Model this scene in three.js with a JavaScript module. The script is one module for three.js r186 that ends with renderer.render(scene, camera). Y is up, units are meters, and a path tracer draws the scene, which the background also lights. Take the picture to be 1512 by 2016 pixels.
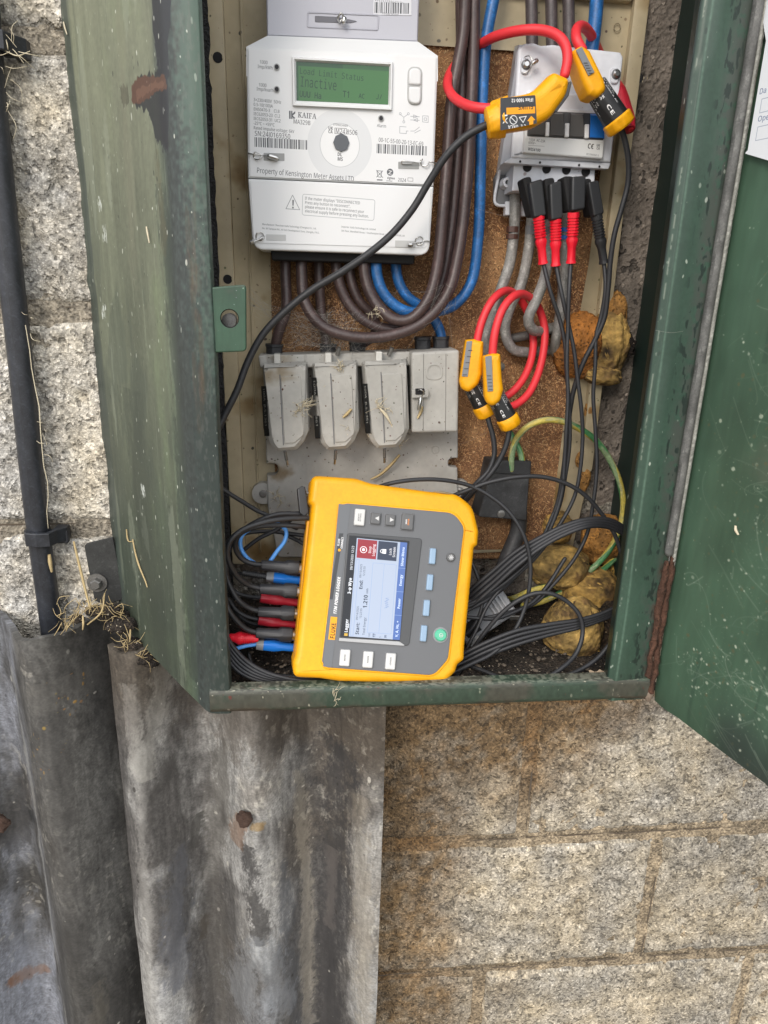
import * as THREE from 'three';
import { mergeGeometries, mergeVertices, toCreasedNormals } from 'three/addons/utils/BufferGeometryUtils.js';
import { ConvexGeometry } from 'three/addons/geometries/ConvexGeometry.js';
import { RoundedBoxGeometry } from 'three/addons/geometries/RoundedBoxGeometry.js';

// ---------------------------------------------------------------- camera, sky, sun, exposure
const scene = new THREE.Scene();
const renderer = new THREE.WebGLRenderer({ antialias: true });
renderer.toneMapping = THREE.LinearToneMapping;
renderer.toneMappingExposure = 2.05;
renderer.shadowMap.enabled = true;
const CAM = new THREE.Vector3(0, 1.5, 0.8), FPX = 1380;
const EZ = new THREE.Vector3(143, -447, 1380).normalize();
const EY = new THREE.Vector3(126, 4292, 1380).normalize();
EY.addScaledVector(EZ, -EY.dot(EZ)).normalize();
const EX = new THREE.Vector3().crossVectors(EY, EZ);
const camera = new THREE.PerspectiveCamera(2 * Math.atan(1008 / FPX) * 180 / Math.PI, 0.75, 0.02, 200);
camera.position.copy(CAM);
camera.quaternion.setFromRotationMatrix(new THREE.Matrix4().makeBasis(EX, EY, EZ).transpose());
scene.add(camera);

{ // an overcast sky: bright cloud overhead, dimmer towards the horizon
  const w = 256, h = 128, d = new Float32Array(w * h * 4);
  for (let y = 0; y < h; y++) for (let x = 0; x < w; x++) {
    const el = (y / (h - 1) - 0.5) * Math.PI, s = Math.max(0, Math.sin(el)), a = x / w * Math.PI * 2;
    const cl = 1 + 0.08 * Math.sin(a * 3 + 1.3) * Math.cos(el * 5) + 0.06 * Math.sin(a * 5 + el * 7);
    const b = el < 0 ? 0.4 : (0.92 + 0.22 * s) * cl, i = (y * w + x) * 4;
    d[i] = b * 0.985; d[i + 1] = b * 1.0; d[i + 2] = b * 1.04; d[i + 3] = 1;
  }
  const t = new THREE.DataTexture(d, w, h, THREE.RGBAFormat, THREE.FloatType);
  t.mapping = THREE.EquirectangularReflectionMapping; t.magFilter = THREE.LinearFilter; t.needsUpdate = true;
  scene.background = t; scene.environment = t;
}
const sun = new THREE.DirectionalLight(0xfff4e6, 0.8);
sun.position.set(-2.2, 3.7, 4.0); sun.target.position.set(0, 1.2, 0);
sun.castShadow = true; sun.shadow.radius = 34;
sun.shadow.camera.left = sun.shadow.camera.bottom = -2; sun.shadow.camera.right = sun.shadow.camera.top = 2;
scene.add(sun, sun.target);

// ---------------------------------------------------------------- helpers
const V = (x, y, z) => new THREE.Vector3(x, y, z);
let seed = 1;
const rnd = () => { seed = (seed * 1664525 + 1013904223) >>> 0; return seed / 4294967296; };
const rr = (a, b) => a + (b - a) * rnd();
const reseed = (s) => { seed = s; };
const shade3 = (a, b, t) => [a[0] + (b[0] - a[0]) * t, a[1] + (b[1] - a[1]) * t, a[2] + (b[2] - a[2]) * t];
const clamp = (x, a = 0, b = 1) => Math.min(b, Math.max(a, x));
const mix = (a, b, t) => a + (b - a) * t;
const sstep = (a, b, x) => { const t = clamp((x - a) / (b - a)); return t * t * (3 - 2 * t); };
const hash2 = (x, y) => { let h = Math.imul(x | 0, 374761393) + Math.imul(y | 0, 668265263); h = Math.imul(h ^ (h >>> 13), 1274126177); return ((h ^ (h >>> 16)) >>> 0) / 4294967296; };
function vnoise(x, y, px = 0) {
  const xi = Math.floor(x), yi = Math.floor(y), fx = x - xi, fy = y - yi, u = fx * fx * (3 - 2 * fx), v = fy * fy * (3 - 2 * fy);
  const w = (a) => px ? ((a % px) + px) % px : a;
  return mix(mix(hash2(w(xi), w(yi)), hash2(w(xi + 1), w(yi)), u), mix(hash2(w(xi), w(yi + 1)), hash2(w(xi + 1), w(yi + 1)), u), v);
}
function fbm(x, y, o = 4, px = 0) { let s = 0, a = 0.5, t = 0; for (let i = 0; i < o; i++) { s += a * vnoise(x + i * 17.3 * (px ? 0 : 1), y + i * 9.1 * (px ? 0 : 1), px); t += a; a *= 0.5; x *= 2; y *= 2; px *= 2; } return s / t; }
function worley(x, y, px = 0) { // distance to nearest, to second nearest, id of nearest
  const xi = Math.floor(x), yi = Math.floor(y); let d1 = 9, d2 = 9, id = 0;
  const w = (a) => px ? ((a % px) + px) % px : a;
  for (let j = -1; j < 2; j++) for (let i = -1; i < 2; i++) {
    const cx = w(xi + i), cy = w(yi + j), dx = xi + i + hash2(cx, cy) - x, dy = yi + j + hash2(cx + 91, cy + 37) - y, d = dx * dx + dy * dy;
    if (d < d1) { d2 = d1; d1 = d; id = hash2(cx + 5, cy + 77); } else if (d < d2) d2 = d;
  }
  return [Math.sqrt(d1), Math.sqrt(d2), id];
}
const n3 = (p, s) => (fbm(p.x * s + 3, p.y * s + 7, 3) + fbm(p.y * s + 13, p.z * s + 1, 3) + fbm(p.z * s + 23, p.x * s + 5, 3)) / 3;

// a point of the place seen at photo pixel (px, py), at the depth z in front of the block wall
function ray(px, py) { const c = V(px - 756, -(py - 1008), -FPX); return V(EX.dot(c), EY.dot(c), EZ.dot(c)); }
function P(px, py, z) { const d = ray(px, py); return d.multiplyScalar((z - CAM.z) / d.z).add(CAM); }
class Frame { // a plane with its own axes: u right, v up, n towards the viewer
  constructor(o, ax = 0, ay = 0, az = 0) {
    const m = new THREE.Matrix4().makeRotationFromEuler(new THREE.Euler(ax, ay, az, 'YXZ'));
    this.o = o; this.u = V(0, 0, 0); this.v = V(0, 0, 0); this.n = V(0, 0, 0); m.extractBasis(this.u, this.v, this.n);
    this.m = m.clone().setPosition(o);
  }
  L(px, py, dz = 0) {
    const d = ray(px, py), c = this.o.clone().addScaledVector(this.n, dz).sub(CAM), t = c.dot(this.n) / d.dot(this.n);
    const q = d.multiplyScalar(t).add(CAM).sub(this.o);
    return new THREE.Vector2(q.dot(this.u), q.dot(this.v));
  }
  W(x, y, z = 0) { return V(x, y, z).applyMatrix4(this.m); }
}
const used = {};
function numbered(n) { used[n] = (used[n] ?? -1) + 1; return used[n] ? n + '_' + String(used[n]).padStart(3, '0') : n; }
const rootPos = new Map();
function thing(name, label, category, pos, group) {
  const o = new THREE.Group(); o.name = numbered(name); o.position.copy(pos); scene.add(o); rootPos.set(o, pos.clone());
  o.userData = { label, category }; if (group) o.userData.group = group;
  return o;
}
function part(parent, name, geo, m, label) { // geo is in world places
  const p = rootPos.get(parent), g = geo.clone(); g.translate(-p.x, -p.y, -p.z);
  const o = new THREE.Mesh(g, m); o.name = name; o.castShadow = o.receiveShadow = true; parent.add(o); rootPos.set(o, p);
  if (label) o.userData.label = label;
  return o;
}
function single(name, label, category, geo, m, group, kind) { // a thing that is one mesh
  geo.computeBoundingBox(); const c = geo.boundingBox.getCenter(V(0, 0, 0)); c.y = geo.boundingBox.min.y;
  geo.translate(-c.x, -c.y, -c.z);
  const o = new THREE.Mesh(geo, m); o.name = numbered(name); o.position.copy(c); o.castShadow = o.receiveShadow = true; scene.add(o);
  o.userData = { label }; if (category) o.userData.category = category; if (group) o.userData.group = group; if (kind) o.userData.kind = kind;
  return o;
}
function roundPts(pts, r) { // pts: Vector2 (with .r for its own radius)
  const out = [], n = pts.length;
  for (let i = 0; i < n; i++) {
    const a = pts[(i + n - 1) % n], b = pts[i], c = pts[(i + 1) % n], q = b.r ?? r;
    const d1 = a.clone().sub(b), d2 = c.clone().sub(b), l1 = d1.length(), l2 = d2.length(); d1.divideScalar(l1); d2.divideScalar(l2);
    const ang = Math.acos(clamp(d1.dot(d2), -1, 1)), t = Math.min(q / Math.tan(ang / 2), l1 * 0.46, l2 * 0.46);
    if (!(t > 1e-5)) { out.push(b.clone()); continue; }
    const p0 = b.clone().addScaledVector(d1, t), p2 = b.clone().addScaledVector(d2, t), k = q > 0.004 ? 8 : 4;
    for (let j = 0; j <= k; j++) { const s = j / k; out.push(new THREE.Vector2((1 - s) ** 2 * p0.x + 2 * s * (1 - s) * b.x + s * s * p2.x, (1 - s) ** 2 * p0.y + 2 * s * (1 - s) * b.y + s * s * p2.y)); }
  }
  return out;
}
const toShape = (p) => new THREE.Shape(p);
// outline in photo pixels (px, py, own corner radius) as seen on F at height dz -> solid from back to front
function slab(F, pts, back, front, { r = 0.001, bev = 0.001, bevT = 0, holes = [], seg = 3, cr = 0.2 } = {}) {
  const f = (q) => { const v = F.L(q[0], q[1], front); if (q[2] !== undefined) v.r = q[2]; return v; };
  const sh = toShape(roundPts(pts.map(f), r));
  for (const h of holes) sh.holes.push(new THREE.Path(h.c ? circlePts(f(h.c), h.rad) : roundPts(h.map(f), 0.001)));
  const b = bevT || Math.min(bev, (front - back) * 0.49), bs = bevT ? bev : b;
  const g = new THREE.ExtrudeGeometry(sh, { depth: front - back - 2 * b, bevelEnabled: b > 0, bevelThickness: b, bevelSize: bs, bevelOffset: -bs, bevelSegments: seg, curveSegments: 8 });
  g.translate(0, 0, back + b); const q = crease(g, cr), p = q.attributes.position, nn = q.attributes.normal;
  const keep = [], flat = [[], []], mid = (front + back) / 2, con = sh.getPoints(8), turn = con.map((a, i) => { const b = con[(i + 1) % con.length], c = con[(i + 2) % con.length]; return (b.x - a.x) * (c.y - b.y) - (b.y - a.y) * (c.x - b.x); });
  const convex = !holes.length && (turn.every((t) => t > -1e-9) || turn.every((t) => t < 1e-9));
  for (let i = 0; i < p.count; i += 3) { // flat ends keep their true normal
    const z = p.getZ(i); if (Math.abs(p.getZ(i + 1) - z) < 1e-6 && Math.abs(p.getZ(i + 2) - z) < 1e-6) { for (let k = 0; k < 3; k++) { nn.setXYZ(i + k, 0, 0, z > mid ? 1 : -1); flat[z > mid ? 0 : 1].push([p.getX(i + k), p.getY(i + k), z]); } } else keep.push(i);
  }
  if (convex) { // convex outlines: even fans in place of long slivers
    const P3 = [], N3 = [], U3 = [], uv = q.attributes.uv;
    for (const i of keep) for (let k = 0; k < 3; k++) { P3.push(p.getX(i + k), p.getY(i + k), p.getZ(i + k)); N3.push(nn.getX(i + k), nn.getY(i + k), nn.getZ(i + k)); U3.push(uv.getX(i + k), uv.getY(i + k)); }
    flat.forEach((l, side) => { if (!l.length) return; const seen = new Map(); for (const v of l) seen.set(Math.round(v[0] * 1e6) + ',' + Math.round(v[1] * 1e6), v); const v = [...seen.values()], cx = v.reduce((a, b) => a + b[0], 0) / v.length, cy = v.reduce((a, b) => a + b[1], 0) / v.length; v.sort((a, b) => Math.atan2(a[1] - cy, a[0] - cx) - Math.atan2(b[1] - cy, b[0] - cx));
      v.forEach((a, i) => { const b = v[(i + 1) % v.length]; for (const w of side ? [[cx, cy, a[2]], b, a] : [[cx, cy, a[2]], a, b]) { P3.push(...w); N3.push(0, 0, side ? -1 : 1); U3.push(w[0], w[1]); } }); });
    const o = new THREE.BufferGeometry(); o.setAttribute('position', new THREE.Float32BufferAttribute(P3, 3)); o.setAttribute('normal', new THREE.Float32BufferAttribute(N3, 3)); o.setAttribute('uv', new THREE.Float32BufferAttribute(U3, 2)); o.applyMatrix4(F.m); return o;
  }
  q.applyMatrix4(F.m); return q;
}
// a raised four-cornered frame: outer foot, outer crest, inner crest, inner foot
function ring(F, out, inn, zo, zt, zi) {
  const L = (q, z) => { const c = F.L(q[0], q[1], z); return F.W(c.x, c.y, z); }, lerp = (a, b, t) => [mix(a[0], b[0], t), mix(a[1], b[1], t)];
  const loops = [out.map((q) => L(q, zo)), out.map((q, i) => L(lerp(q, inn[i], 0.18), zt)), out.map((q, i) => L(lerp(q, inn[i], 0.5), zt)), inn.map((q) => L(q, zi)), inn.map((q) => L(q, zi - 0.003))];
  const pos = [], idx = []; loops.forEach((l) => l.forEach((v) => pos.push(v.x, v.y, v.z)));
  for (let k = 0; k < 4; k++) for (let i = 0; i < 4; i++) { const a = k * 4 + i, b = k * 4 + (i + 1) % 4; idx.push(a, a + 4, b, b, a + 4, b + 4); }
  const g = new THREE.BufferGeometry(); g.setAttribute('position', new THREE.Float32BufferAttribute(pos, 3)); g.setIndex(idx); const n = g.toNonIndexed(); n.computeVertexNormals(); return n;
}
const circlePts = (c, r, n = 20) => Array.from({ length: n }, (_, i) => new THREE.Vector2(c.x + r * Math.cos(i / n * 6.28318), c.y - r * Math.sin(i / n * 6.28318)));
function crease(g, a = 0.6) { return toCreasedNormals(g, a); }
const quadPts = (x0, y0, x1, y1) => [[x0, y0], [x1, y0], [x1, y1], [x0, y1]];
// flat print: polygon on F with its canvas; draw(ctx, k) works in local metres times k
function printed(F, pts, dz, W, draw, { r = 0.0005, rot = 0 } = {}) {
  const loc = pts.map((q) => { const v = F.L(q[0], q[1], dz); if (q[2] !== undefined) v.r = q[2]; return v; });
  const x0 = Math.min(...loc.map((p) => p.x)), x1 = Math.max(...loc.map((p) => p.x)), y0 = Math.min(...loc.map((p) => p.y)), y1 = Math.max(...loc.map((p) => p.y));
  const k = W / (x1 - x0), c = document.createElement('canvas'); c.width = W; c.height = Math.max(4, Math.round((y1 - y0) * k));
  const ctx = c.getContext('2d');
  const C = (px, py) => { const v = F.L(px, py, dz); return [(v.x - x0) * k, (y1 - v.y) * k]; };
  const S = (n) => n * k / 2150; // n photo pixels near the meter in canvas pixels
  draw(ctx, C, S, c);
  const t = new THREE.CanvasTexture(c); t.colorSpace = THREE.SRGBColorSpace; t.anisotropy = 8;
  const g = new THREE.ShapeGeometry(toShape(roundPts(loc, r)), 6), p = g.attributes.position, uv = g.attributes.uv;
  for (let i = 0; i < p.count; i++) uv.setXY(i, (p.getX(i) - x0) / (x1 - x0), (p.getY(i) - y0) / (y1 - y0));
  g.translate(0, 0, dz); g.applyMatrix4(F.m);
  return [g, t];
}
function tube(pts, r, seg, rad = 10, closed = false) { // pts: Vector3 list or [px, py, z]
  const v = pts.map((p) => p.isVector3 ? p : P(...p)), c = new THREE.CatmullRomCurve3(v, closed, 'centripetal'), len = c.getLength();
  const n = seg ?? Math.max(8, Math.min(160, Math.round(len / Math.max(r * 1.1, 0.0022))));
  const g = new THREE.TubeGeometry(c, n, r, rad, closed), uv = g.attributes.uv;
  for (let i = 0; i < uv.count; i++) uv.setXY(i, uv.getX(i) * len, uv.getY(i) * 2 * Math.PI * r);
  if (closed) return g;
  const caps = [0, 1].map((t) => { // round ends
    const s = new THREE.SphereGeometry(r, rad, 6); const q = c.getPointAt(t); s.scale(0.999, 0.999, 0.999); s.translate(q.x, q.y, q.z); return s; });
  return mergeGeometries([g, ...caps]);
}
// a body of revolution along the line a -> b; prof: [t along, radius]
function lathe(a, b, prof, seg = 16) {
  const d = b.clone().sub(a), L = d.length();
  const g = new THREE.LatheGeometry(prof.map(([t, r]) => new THREE.Vector2(Math.max(r, 1e-5), t * L)), seg);
  g.applyQuaternion(new THREE.Quaternion().setFromUnitVectors(V(0, 1, 0), d.normalize())); g.translate(a.x, a.y, a.z); return crease(g, 0.7);
}
const rod = (a, b, r, seg = 12) => lathe(a, b, [[0, 0], [0, r * 0.8], [0.02, r], [0.98, r], [1, r * 0.8], [1, 0]], seg);
function boxAt(c, sx, sy, sz, r = 0.001, m) { const g = new RoundedBoxGeometry(sx, sy, sz, 2, Math.min(r, sx * 0.45, sy * 0.45, sz * 0.45)); if (m) g.applyMatrix4(m); g.translate(c.x, c.y, c.z); return g; }
const boxF = (F, lx, ly, lz, sx, sy, sz, r = 0.0008) => { const g = new RoundedBoxGeometry(sx, sy, sz, 2, Math.min(r, sx * 0.45, sy * 0.45, sz * 0.45)); g.translate(lx, ly, lz); g.applyMatrix4(F.m); return g; };
// uv in metres from the dominant direction of each face
function triUV(g0) {
  const g = g0.index ? g0.toNonIndexed() : g0; if (!g.attributes.normal) g.computeVertexNormals();
  const p = g.attributes.position, uv = new Float32Array(p.count * 2), a = V(0, 0, 0), b = V(0, 0, 0), c = V(0, 0, 0), n = V(0, 0, 0);
  for (let i = 0; i < p.count; i += 3) {
    a.fromBufferAttribute(p, i); b.fromBufferAttribute(p, i + 1); c.fromBufferAttribute(p, i + 2);
    n.copy(b).sub(a).cross(c.clone().sub(a)); const x = Math.abs(n.x), y = Math.abs(n.y), z = Math.abs(n.z);
    [a, b, c].forEach((q, j) => { const t = z >= x && z >= y ? [q.x, q.y] : x >= y ? [q.z, q.y] : [q.x, q.z]; uv[(i + j) * 2] = t[0]; uv[(i + j) * 2 + 1] = t[1]; });
  }
  g.setAttribute('uv', new THREE.BufferAttribute(uv, 2)); return g;
}
// a smooth blob from a sphere pushed about by noise
function blob(c, sx, sy, sz, amp, freq, sd = 0, det = 40, pores = 0) {
  const g = new THREE.SphereGeometry(1, det, Math.round(det * 0.7)), p = g.attributes.position, v = V(0, 0, 0);
  for (let i = 0; i < p.count; i++) {
    v.fromBufferAttribute(p, i); const q = v.clone().multiplyScalar(freq).addScalar(sd);
    let k = 1 + amp * (n3(q, 1) - 0.5) * 2 + amp * 0.5 * (n3(q, 2.7) - 0.5) * 2;
    if (pores) k -= pores * sstep(0.62, 0.75, n3(q, 6));
    p.setXYZ(i, v.x * sx * k + c.x, v.y * sy * k + c.y, v.z * sz * k + c.z);
  }
  g.computeVertexNormals(); return g;
}

// ---------------------------------------------------------------- textures
function dataTex(n, metres, fn, srgb = true, m = n) {
  const d = new Uint8Array(n * m * 4);
  for (let y = 0; y < m; y++) for (let x = 0; x < n; x++) { const c = fn(x / n, y / m), i = (y * n + x) * 4; for (let k = 0; k < 3; k++) d[i + k] = clamp(c[k] ?? c[0], 0, 255); d[i + 3] = 255; }
  const t = new THREE.DataTexture(d, n, m); t.magFilter = THREE.LinearFilter; t.minFilter = THREE.LinearMipmapLinearFilter; t.generateMipmaps = true;
  t.wrapS = t.wrapT = THREE.RepeatWrapping; if (metres) t.repeat.set(1 / metres, 1 / metres); if (srgb) t.colorSpace = THREE.SRGBColorSpace; t.needsUpdate = true; return t;
}
function canvasTex(w, h, draw, metres, srgb = true) {
  const c = document.createElement('canvas'); c.width = w; c.height = h; const x = c.getContext('2d'); draw(x, w, h);
  const t = new THREE.CanvasTexture(c); if (srgb) t.colorSpace = THREE.SRGBColorSpace; t.wrapS = t.wrapT = THREE.RepeatWrapping; if (metres) t.repeat.set(1 / metres, 1 / metres); t.anisotropy = 8; return t;
}
const both = (n, metres, fn, m = n) => { // fn -> [r, g, b, height 0..1]
  const hd = new Uint8Array(n * m * 4), cd = new Uint8Array(n * m * 4);
  for (let y = 0; y < m; y++) for (let x = 0; x < n; x++) { const c = fn(x / n, y / m), i = (y * n + x) * 4; for (let k = 0; k < 3; k++) { cd[i + k] = clamp(c[k], 0, 255); hd[i + k] = clamp(c[3] * 255, 0, 255); } cd[i + 3] = hd[i + 3] = 255; }
  return [cd, hd].map((d, j) => { const t = new THREE.DataTexture(d, n, m); t.magFilter = THREE.LinearFilter; t.wrapS = t.wrapT = THREE.RepeatWrapping; if (metres) t.repeat.set(1 / metres, 1 / metres); if (!j) t.colorSpace = THREE.SRGBColorSpace; t.needsUpdate = true; return t; });
};
const std = (o) => new THREE.MeshStandardMaterial(o);
const phys = (o) => new THREE.MeshPhysicalMaterial(o);
const lin = (r, g, b) => new THREE.Color().setRGB(r, g, b);

// concrete block: pale grains with dark pits between them
const [blockMap, blockBump] = both(1024, 0.5, (u, v) => {
  const w = worley(u * 200, v * 200, 200), w2 = worley(u * 96 + 3, v * 96, 96), e = clamp((w[1] - w[0]) * 2.2), e2 = clamp((w2[1] - w2[0]) * 1.8);
  const l = fbm(u * 10, v * 10, 5, 10), m = fbm(u * 32 + 1, v * 32, 4, 32), f = fbm(u * 190, v * 190, 2, 190), pit = sstep(0.6, 0.74, fbm(u * 110, v * 110, 3, 110));
  const h = 0.42 + 0.26 * e * (0.2 + 0.8 * w[2]) + 0.3 * e2 * w2[2] + 0.2 * (f - 0.5) - pit * 0.42 + 0.3 * (m - 0.5);
  let c = 143 + 36 * (e * (0.2 + 0.8 * w[2]) - 0.3) + 44 * (w2[2] * e2 - 0.3) + 46 * (l - 0.5) + 50 * (m - 0.5) + 66 * (f - 0.5); c *= 1 - 0.26 * pit;
  const warm = clamp(0.5 + 1.6 * (l - 0.5) - 0.8 * (m - 0.5));
  return [c * 1.0, c * (0.985 - 0.035 * warm), c * (0.95 - 0.1 * warm), h];
});
const [mortarMap, mortarBump] = both(512, 0.2, (u, v) => {
  const l = fbm(u * 10, v * 10, 5, 10), f = fbm(u * 80, v * 80, 3, 80), w = worley(u * 60, v * 60, 60);
  const c = 142 + 90 * (l - 0.5) + 100 * (f - 0.5) + 44 * (w[2] - 0.5);
  return [c * 1.0, c * 0.94, c * 0.84, clamp(0.5 + (f - 0.5) * 0.9 + (l - 0.5) * 0.8)];
});
const [renderMap, renderBump] = both(1024, 0.3, (u, v) => {
  const l = fbm(u * 8, v * 8, 5, 8), f = fbm(u * 90, v * 90, 3, 90), w = worley(u * 40, v * 40, 40), st = w[2] > 0.93 && w[0] < 0.26 ? 1 : 0;
  const hole = sstep(0.68, 0.76, fbm(u * 34 + 9, v * 34, 3, 34));
  let c = 122 + 60 * (l - 0.5) + 44 * (f - 0.5); c *= 1 - 0.4 * hole; if (st) c = 160 + 40 * w[0];
  return [c * 1.02, c * 0.95, c * 0.88, clamp(0.5 + (f - 0.5) * 0.7 + (l - 0.5) * 1.0 - hole * 0.35 + st * 0.15)];
});
reseed(11);
const chipDraw = (grey) => (x, w, h) => {
  x.fillStyle = grey ? '#666' : 'rgb(112,78,52)'; x.fillRect(0, 0, w, h); x.lineCap = 'round';
  reseed(11);
  for (let i = 0; i < 46; i++) { const px = rnd() * w, py = rnd() * h, r = rr(60, 230), g = x.createRadialGradient(px, py, 0, px, py, r), d = rnd() < 0.5; if (grey) continue; g.addColorStop(0, d ? 'rgba(70,46,30,.4)' : 'rgba(190,150,104,.4)'); g.addColorStop(1, d ? 'rgba(70,46,30,0)' : 'rgba(190,150,104,0)'); x.fillStyle = g; x.fillRect(0, 0, w, h); }
  reseed(11);
  for (let i = 0; i < 26000; i++) {
    const px = rnd() * w, py = rnd() * h, a = rnd() * 3.1416, l = rr(3, 15), t = rnd(), k = rnd();
    const c = t < 0.2 ? [96, 64, 42] : t < 0.62 ? [164, 122, 82] : t < 0.92 ? [194, 154, 108] : [216, 182, 136], s = 0.82 + 0.36 * k;
    x.strokeStyle = grey ? `rgb(${40 + t * 190},${40 + t * 190},${40 + t * 190})` : `rgb(${c[0] * s},${c[1] * s},${c[2] * s})`; x.lineWidth = rr(0.8, 2.6);
    const dx = Math.cos(a) * l / 2, dy = Math.sin(a) * l / 2, bend = rr(-3, 3);
    for (const ox of [0, -w, w]) for (const oy of [0, -h, h]) { if (px + ox < -20 || px + ox > w + 20 || py + oy < -20 || py + oy > h + 20) continue; x.beginPath(); x.moveTo(px + ox - dx, py + oy - dy); x.quadraticCurveTo(px + ox + bend, py + oy + bend, px + ox + dx, py + oy + dy); x.stroke(); }
  }
};
const chipMap = canvasTex(1024, 1024, chipDraw(false), 0.26), chipBump = canvasTex(1024, 1024, chipDraw(true), 0.26, false);
const speck = (base, spots, dark, nn = 1024, seedv = 5) => (x, w, h) => { // grimy plastic
  reseed(seedv); const im = x.createImageData(w, h);
  for (let j = 0; j < h; j++) for (let i = 0; i < w; i++) { const l = fbm(i / w * 7, j / h * 7, 5, 7), f = fbm(i / w * 60, j / h * 60, 2, 60), k = 1 + 0.22 * (l - 0.5) + 0.06 * (f - 0.5), o = (j * w + i) * 4, b = sstep(0.6, 0.85, l) * dark; im.data[o] = base[0] * k * (1 - 0.3 * b); im.data[o + 1] = base[1] * k * (1 - 0.38 * b); im.data[o + 2] = base[2] * k * (1 - 0.5 * b); im.data[o + 3] = 255; }
  x.putImageData(im, 0, 0);
  for (let i = 0; i < spots; i++) { const s = Math.pow(rnd(), 4) * 3.4 + 0.5; x.fillStyle = `rgba(${rr(30, 70)},${rr(24, 52)},${rr(16, 34)},${rr(0.25, 0.85)})`; x.beginPath(); x.ellipse(rnd() * w, rnd() * h, s, s * rr(0.4, 1.5), rnd() * 3, 0, 7); x.fill(); }
};
const beigeMap = canvasTex(1024, 1024, speck([180, 167, 138], 1100, 1.2), 0.4);
const greyMap = canvasTex(1024, 1024, speck([172, 170, 164], 1500, 1.0, 1024, 9), 0.26);
const isoMap = canvasTex(512, 512, speck([214, 217, 223], 90, 0.1, 512, 13), 0.3);
const [foamMap, foamBump] = both(512, 0.12, (u, v) => {
  const l = fbm(u * 6, v * 6, 4, 6), f = fbm(u * 40, v * 40, 3, 40), w = worley(u * 30, v * 30, 30), pit = w[0] < 0.2 && w[2] > 0.6 ? 1 : 0;
  const c = 0.8 + 0.55 * (l - 0.5) + 0.3 * (f - 0.5) - 0.25 * pit;
  return [216 * c, 158 * c, 84 * c, clamp(0.55 + (f - 0.5) * 0.8 + (l - 0.5) * 0.6 - pit * 0.3)];
});
const oliveFoam = (() => both(512, 0.12, (u, v) => {
  const l = fbm(u * 6 + 2, v * 6, 5, 6), f = fbm(u * 30, v * 30, 3, 30), w = worley(u * 16, v * 16, 16);
  const c = 0.72 + 0.9 * (l - 0.5) + 0.35 * (f - 0.5), d = sstep(0.5, 0.75, fbm(u * 9, v * 9 + 4, 3, 9)); // d: grime
  return [mix(236, 168, d) * c, mix(194, 132, d) * c, mix(112, 82, d) * c, clamp(0.4 + 0.5 * (1 - w[0]) + (f - 0.5) * 0.4 - 0.1)];
}))();
const [soilMap, soilBump] = both(512, 0.12, (u, v) => {
  const l = fbm(u * 8, v * 8, 5, 8), f = fbm(u * 64, v * 64, 3, 64), w = worley(u * 40, v * 40, 40), s = w[2] > 0.94 && w[0] < 0.3 ? 1 : 0;
  const c = 46 + 56 * (l - 0.5) + 60 * (f - 0.5); return s ? [170, 158, 138, 0.9] : [c * 1.1, c * 0.96, c * 0.82, clamp(f)];
});
const dustMap = dataTex(512, 0.09, (u, v) => { const l = fbm(u * 8, v * 8, 5, 8), f = fbm(u * 90, v * 90, 2, 90), c = 192 + 76 * (l - 0.5) + 46 * (f - 0.5) + 30 * sstep(0.62, 0.75, fbm(u * 30, v * 30 + 5, 3, 30)); return [c, c, c]; });
const fineBump = dataTex(256, 0.02, (u, v) => [255 * fbm(u * 40, v * 40, 3, 40)], false);
const wobble = dataTex(256, 0.25, (u, v) => [255 * fbm(u * 6, v * 6, 4, 6)], false);

const streak = (x, A, pts, wd, col, str = 0.7) => { // run-off or painted light along a line of photo points, ragged at its edges
  const q = pts.map((p) => A(...p)), cv = x.canvas, m = col.match(/[\d.]+/g).map(Number), y0 = Math.max(0, Math.floor(Math.min(...q.map((p) => p[1])) - wd)), y1 = Math.min(cv.height, Math.ceil(Math.max(...q.map((p) => p[1])) + wd)), x0 = Math.max(0, Math.floor(Math.min(...q.map((p) => p[0])) - wd * 1.6)), x1 = Math.min(cv.width, Math.ceil(Math.max(...q.map((p) => p[0])) + wd * 1.6));
  if (x1 <= x0 || y1 <= y0) return;
  const im = x.getImageData(x0, y0, x1 - x0, y1 - y0), sd = pts[0][0] * 0.37;
  for (let j = y0; j < y1; j++) for (let i = x0; i < x1; i++) {
    let d = 1e9; for (let k = 0; k < q.length - 1; k++) { const ax = q[k][0], ay = q[k][1], bx = q[k + 1][0] - ax, by = q[k + 1][1] - ay, t = clamp(((i - ax) * bx + (j - ay) * by) / (bx * bx + by * by)); d = Math.min(d, Math.hypot(i - ax - bx * t, (j - ay - by * t) * 0.7)); }
    const n = 0.4 * fbm(i * 0.03 + sd, j * 0.01, 4) + 0.3 * fbm(i * 0.1 + sd, j * 0.06, 3) + 0.3 * fbm((i + j * 0.3) * 0.45, j * 0.22, 3), e = sstep(0.1, 0.8, 1 - d / (wd * 1.35) + (n - 0.5) * 3.0), a = e * 0.85 * str * (0.65 + 0.5 * fbm(i * 0.05, j * 0.02 + sd, 3)), o = ((j - y0) * (x1 - x0) + i - x0) * 4;
    for (let k = 0; k < 3; k++) im.data[o + k] = mix(im.data[o + k], m[k], clamp(a));
  }
  x.putImageData(im, x0, y0);
};

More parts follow.
